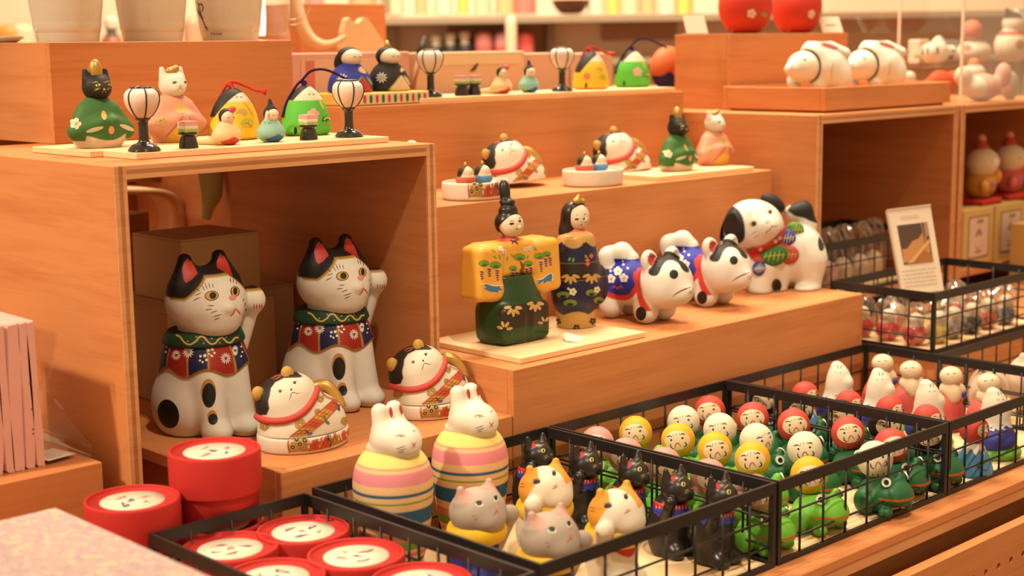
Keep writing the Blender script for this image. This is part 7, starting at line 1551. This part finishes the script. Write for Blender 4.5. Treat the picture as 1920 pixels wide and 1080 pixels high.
t = thing('cloth_strap', 'pale cloth strap hanging in front of the crate', 'strap', tuple(P[-1])); V = np.vstack([P + sd * wv[:, None], P - sd * wv[:, None], P - sd * wv[:, None] + np.array((0, .002, 0)), P + sd * wv[:, None] + np.array((0, .002, 0))]) - np.array(t.location); m = len(P); F = [(k * m + i, k * m + i + 1, ((k + 1) % 4) * m + i + 1, ((k + 1) % 4) * m + i) for k in range(4) for i in range(m - 1)]; obj('strap_band', mk_mesh('strap_band', V, F, np.broadcast_to(np.array((.80, .58, .36)), (len(V), 3)), True), CLOTH, t)
# seen through the back of the cubby: bentwood frames and a green ribbon
def ring_frame(label, y, us, r, col, mat):
    pts = [aty(u, v, y) for u, v in us]; P = smooth_prof(pts, 60); base = np.array((P[:, 0].mean(), y, 0)); t = thing('bentwood_frame', label, 'wooden frame', (P[-1][0], y, 0)); tg = np.gradient(P, axis=0); tg /= np.linalg.norm(tg, axis=1)[:, None]; sd = np.cross(tg, np.array((0, 1., 0))); m = len(P)
    V = np.vstack([P + sd * r, P - sd * r, P - sd * r + np.array((0, .06, 0)), P + sd * r + np.array((0, .06, 0))]) - np.array(t.location); F = [(k * m + i, k * m + i + 1, ((k + 1) % 4) * m + i + 1, ((k + 1) % 4) * m + i) for k in range(4) for i in range(m - 1)]; obj('bent_strip', mk_mesh('bent_strip', V, F, np.broadcast_to(np.array(col), (len(V), 3)), True), mat, t)
ring_frame('large dark bentwood frame seen through the cubby back', 1.86, ((200, 332), (260, 330), (320, 334), (345, 350), (358, 380), (357, 420), (357, 520), (357, 700), (357, 1010)), .0075, (.34, .13, .045), SATIN)
ring_frame('smaller pale bentwood frame inside the larger one', 1.80, ((200, 360), (260, 359), (310, 362), (335, 378), (345, 405), (345, 460), (345, 600), (345, 900), (345, 1035)), .0045, (.80, .46, .22), SATIN)
t = thing('brown_case', 'dark brown box inside the bentwood frames', 'box', (1.02, 2.02, 0)); a = atu(210, 1.93, 0)[0]; b = atu(340, 1.93, 0)[0]; wbox('case_body', a, b, 1.93, 2.05, 0, .335, PLY_D, t)
t = thing('small_tray', 'small open tray with a bright edge behind the cartons', 'tray', (.86, 1.62, 0)); pa = atu(236, 1.60, 0)[0]; pb = atu(300, 1.60, 0)[0]; ztr = aty(270, 400, 1.60)[2]; wbox('tray_wall', pa, pb, 1.60, 1.605, 0, ztr, PLY_D, t); wbox('tray_wall', pb - .004, pb, 1.605, 1.66, 0, ztr, PLY_D, t); o = wbox('bright_edge', pa, pb, 1.599, 1.606, ztr, ztr + .003, PINEX, t)
t = thing('green_ribbon', 'pale green ribbon hanging behind the cubby', 'ribbon', aty(400, 411, 1.70)); L0 = [aty(u, v, 1.70) for u, v in ((366, 300), (372, 330), (377, 360), (379, 385), (378, 411))]; R0 = [aty(u, v, 1.70) for u, v in ((419, 300), (419, 340), (416, 370), (402, 392), (394, 412))]; A = smooth_prof(L0, 20); B = smooth_prof(R0, 20); m = min(len(A), len(B)); A, B = A[:m], B[:m]; V = np.vstack([A, (A + B) / 2 + np.array((0, -.006, 0)), B, B + np.array((0, .001, 0)), (A + B) / 2 + np.array((0, -.005, 0)), A + np.array((0, .001, 0))]) - np.array(t.location); F = [(k * m + i, k * m + i + 1, ((k + 1) % 6) * m + i + 1, ((k + 1) % 6) * m + i) for k in range(6) for i in range(m - 1)]; obj('ribbon_band', mk_mesh('ribbon_band', V, F, np.broadcast_to(np.array((.66, .70, .32)), (len(V), 3)), True), CLOTH, t)
# far wall shelf across the shop
DW = 3.7
def far(u, v, d=DW): return ath(u, v, d)
SH = thing('wall_shelf', 'grey wall shelving unit across the shop', 'shelving', tuple(far(960, 30, DW + .18) * np.array((1, 1, 0)) + np.array((0, 0, -.9)))); GREY = bsdf_mat('shelf_grey', (.26, .19, .12), .6); TAN = bsdf_mat('shelf_tan', (.72, .50, .36), .8); BROWN = bsdf_mat('shelf_brown', (.34, .17, .09), .7)
def fbox(name, u0, u1, v0, v1, d, dep, mat, parent, bev=.001):
    a = far(u0, v1, d); b = far(u1, v1, d); z0 = (a[2] + b[2]) / 2; c_ = (far(u0, v0, d) + far(u1, v0, d)) / 2; w = np.linalg.norm((b - a)[:2]); ctr = (a + b) / 2 + FH * dep / 2
    o = obj(name, box_mesh(w, dep, c_[2] - z0, bev), mat, parent); o.location = Vector((ctr[0], ctr[1], z0)) - (parent.location if parent else Vector((0, 0, 0))); o.rotation_euler = (0, 0, RZV); return o
fbox('shelf_board', 690, 2100, 25, 38, DW, .13, GREY, SH); fbox('shelf_board', -200, 2100, 112, 124, DW, .13, GREY, SH); fbox('back_panel', -200, 2100, -300, 700, DW + .13, .02, TAN, SH)
fbox('back_strip', 840, 1040, 38, 112, DW + .117, .012, BROWN, SH); fbox('back_strip', 1130, 1268, 38, 75, DW + .117, .012, BROWN, SH); fbox('upright', 1026, 1040, 38, 112, DW + .09, .03, GREY, SH); fbox('upright', 725, 745, 38, 112, DW + .09, .03, GREY, SH); fbox('upright', 715, 728, -300, 25, DW + .02, .03, GREY, SH); fbox('upright', 1900, 1930, -300, 700, DW + .02, .03, GREY, SH); fbox('upright', -60, -40, -300, 112, DW + .02, .03, GREY, SH)
for v in (330, 560): fbox('shelf_board', -200, 2100, v, v + 12, DW, .13, GREY, SH)
def far_item(name, label, cat, group, u, vb, vt, w, prof, cols, d=DW + .055):
    a = far(u, vb, d); h_ = far(u, vt, d)[2] - a[2]; r = w / 2 / FPX * d; t = thing(name, label, cat, a, 0, group); pr = [(x * r, z * h_) for x, z in prof]; V, Q, _ = lathe(smooth_prof(pr, 36), 18); z = V[:, 2] / h_; c = np.zeros((len(V), 3))
    for zz, cc in cols: c[z >= zz - 1e-6] = cc
    obj('body', mk_quads('body', V, Q, c), SATIN, t); return t
JAR = [(.001, 0), (.95, .0), (1, .05), (1, .75), (.85, .9), (.5, .97), (.001, 1)]; BOT = [(.001, 0), (.9, 0), (1, .08), (.95, .45), (.45, .62), (.62, .75), (.62, .95), (.001, 1)]
wcol = [(-1, (.84, .72, .52))]
jars = [(742, 20), (790, 12), (832, 22), (868, 10), (905, 20), (948, 26), (1118, 22), (1150, 16), (1183, 24), (1216, 18), (1252, 24), (1284, 20), (588, 18)]
for i, (u, w) in enumerate(jars): far_item('pale_jar', 'blurred pale jar on the upper far shelf', 'jar', 'jars on the far shelf', u, 25, -22, w + 10, JAR, [(-1, ((.84, .66, .42), (.80, .50, .24), (.84, .74, .55), (.70, .62, .14))[i % 4]), (.6, ((.84, .74, .56), (.82, .62, .40))[i % 2])])
far_item('pink_jar', 'blurred pink jar on the upper far shelf', 'jar', None, 985, 25, -15, 40, JAR, [(-1, (.74, .22, .18))]); far_item('dark_bowl', 'blurred dark brown bowl on the upper far shelf', 'bowl', None, 1070, 25, 2, 70, [(.001, 0), (.5, 0), (.8, .4), (1, 1), (.9, 1), (.001, .3)], [(-1, (.12, .04, .02))])
for i, u in enumerate((818, 845, 872)): far_item('black_white_bottle', 'blurred black and white bottle on the lower far shelf, %s' % ('left', 'middle', 'right')[i], 'bottle', 'black and white bottles', u, 112, 58 + 3 * (2 - i), 30, BOT, [(-1, (.05, .035, .03)), (.55, (.84, .74, .58))])
for i, u in enumerate((908, 944, 985)): far_item('pink_bottle', 'blurred pink bottle on the lower far shelf, %s' % ('left', 'middle', 'right')[i], 'bottle', 'pink bottles', u, 112, 57, 34, JAR, [(-1, (.72, .14, .12)), (.4, ((.78, .26, .24), (.80, .36, .32), (.70, .09, .07))[i])])
far_item('white_post', 'blurred tall white tube on the lower far shelf', 'tube', None, 959, 112, 28, 22, JAR, [(-1, (.80, .62, .42))], DW - .02)
# things glimpsed between and left of the cups
far_item('orange_toy', 'blurred orange toy left of the first cup', 'toy', None, 20, 112, 45, 60, JAR, [(-1, (.72, .30, .07))]); far_item('red_toy', 'blurred red toy at the upper left corner', 'toy', None, -2, 45, -60, 26, JAR, [(-1, (.60, .09, .03))], DW + .2); far_item('cream_toy', 'blurred cream toy beside the first cup', 'toy', None, 46, 112, 44, 44, JAR, [(-1, (.82, .62, .40))])
far_item('dark_red_toy', 'blurred dark red toy between the first two cups', 'toy', None, 212, 112, 30, 40, BOT, [(-1, (.40, .12, .06)), (.5, (.10, .06, .04)), (.72, (.80, .68, .52))]); far_item('pink_cup', 'blurred pink cup between the last two cups', 'cup', None, 364, 112, 30, 34, JAR, [(-1, (.62, .34, .20))]); far_item('green_jar', 'blurred pale green jar behind the glass mug', 'jar', None, 520, 112, 70, 30, JAR, [(-1, (.55, .52, .22))])
far_item('pink_toy', 'blurred pink toy above the crate', 'toy', None, 590, 25, -30, 36, JAR, [(-1, (.74, .30, .26))]); far_item('salmon_jar', 'blurred salmon jar above the crate', 'jar', None, 680, 25, -20, 50, JAR, [(-1, (.78, .46, .24))]);
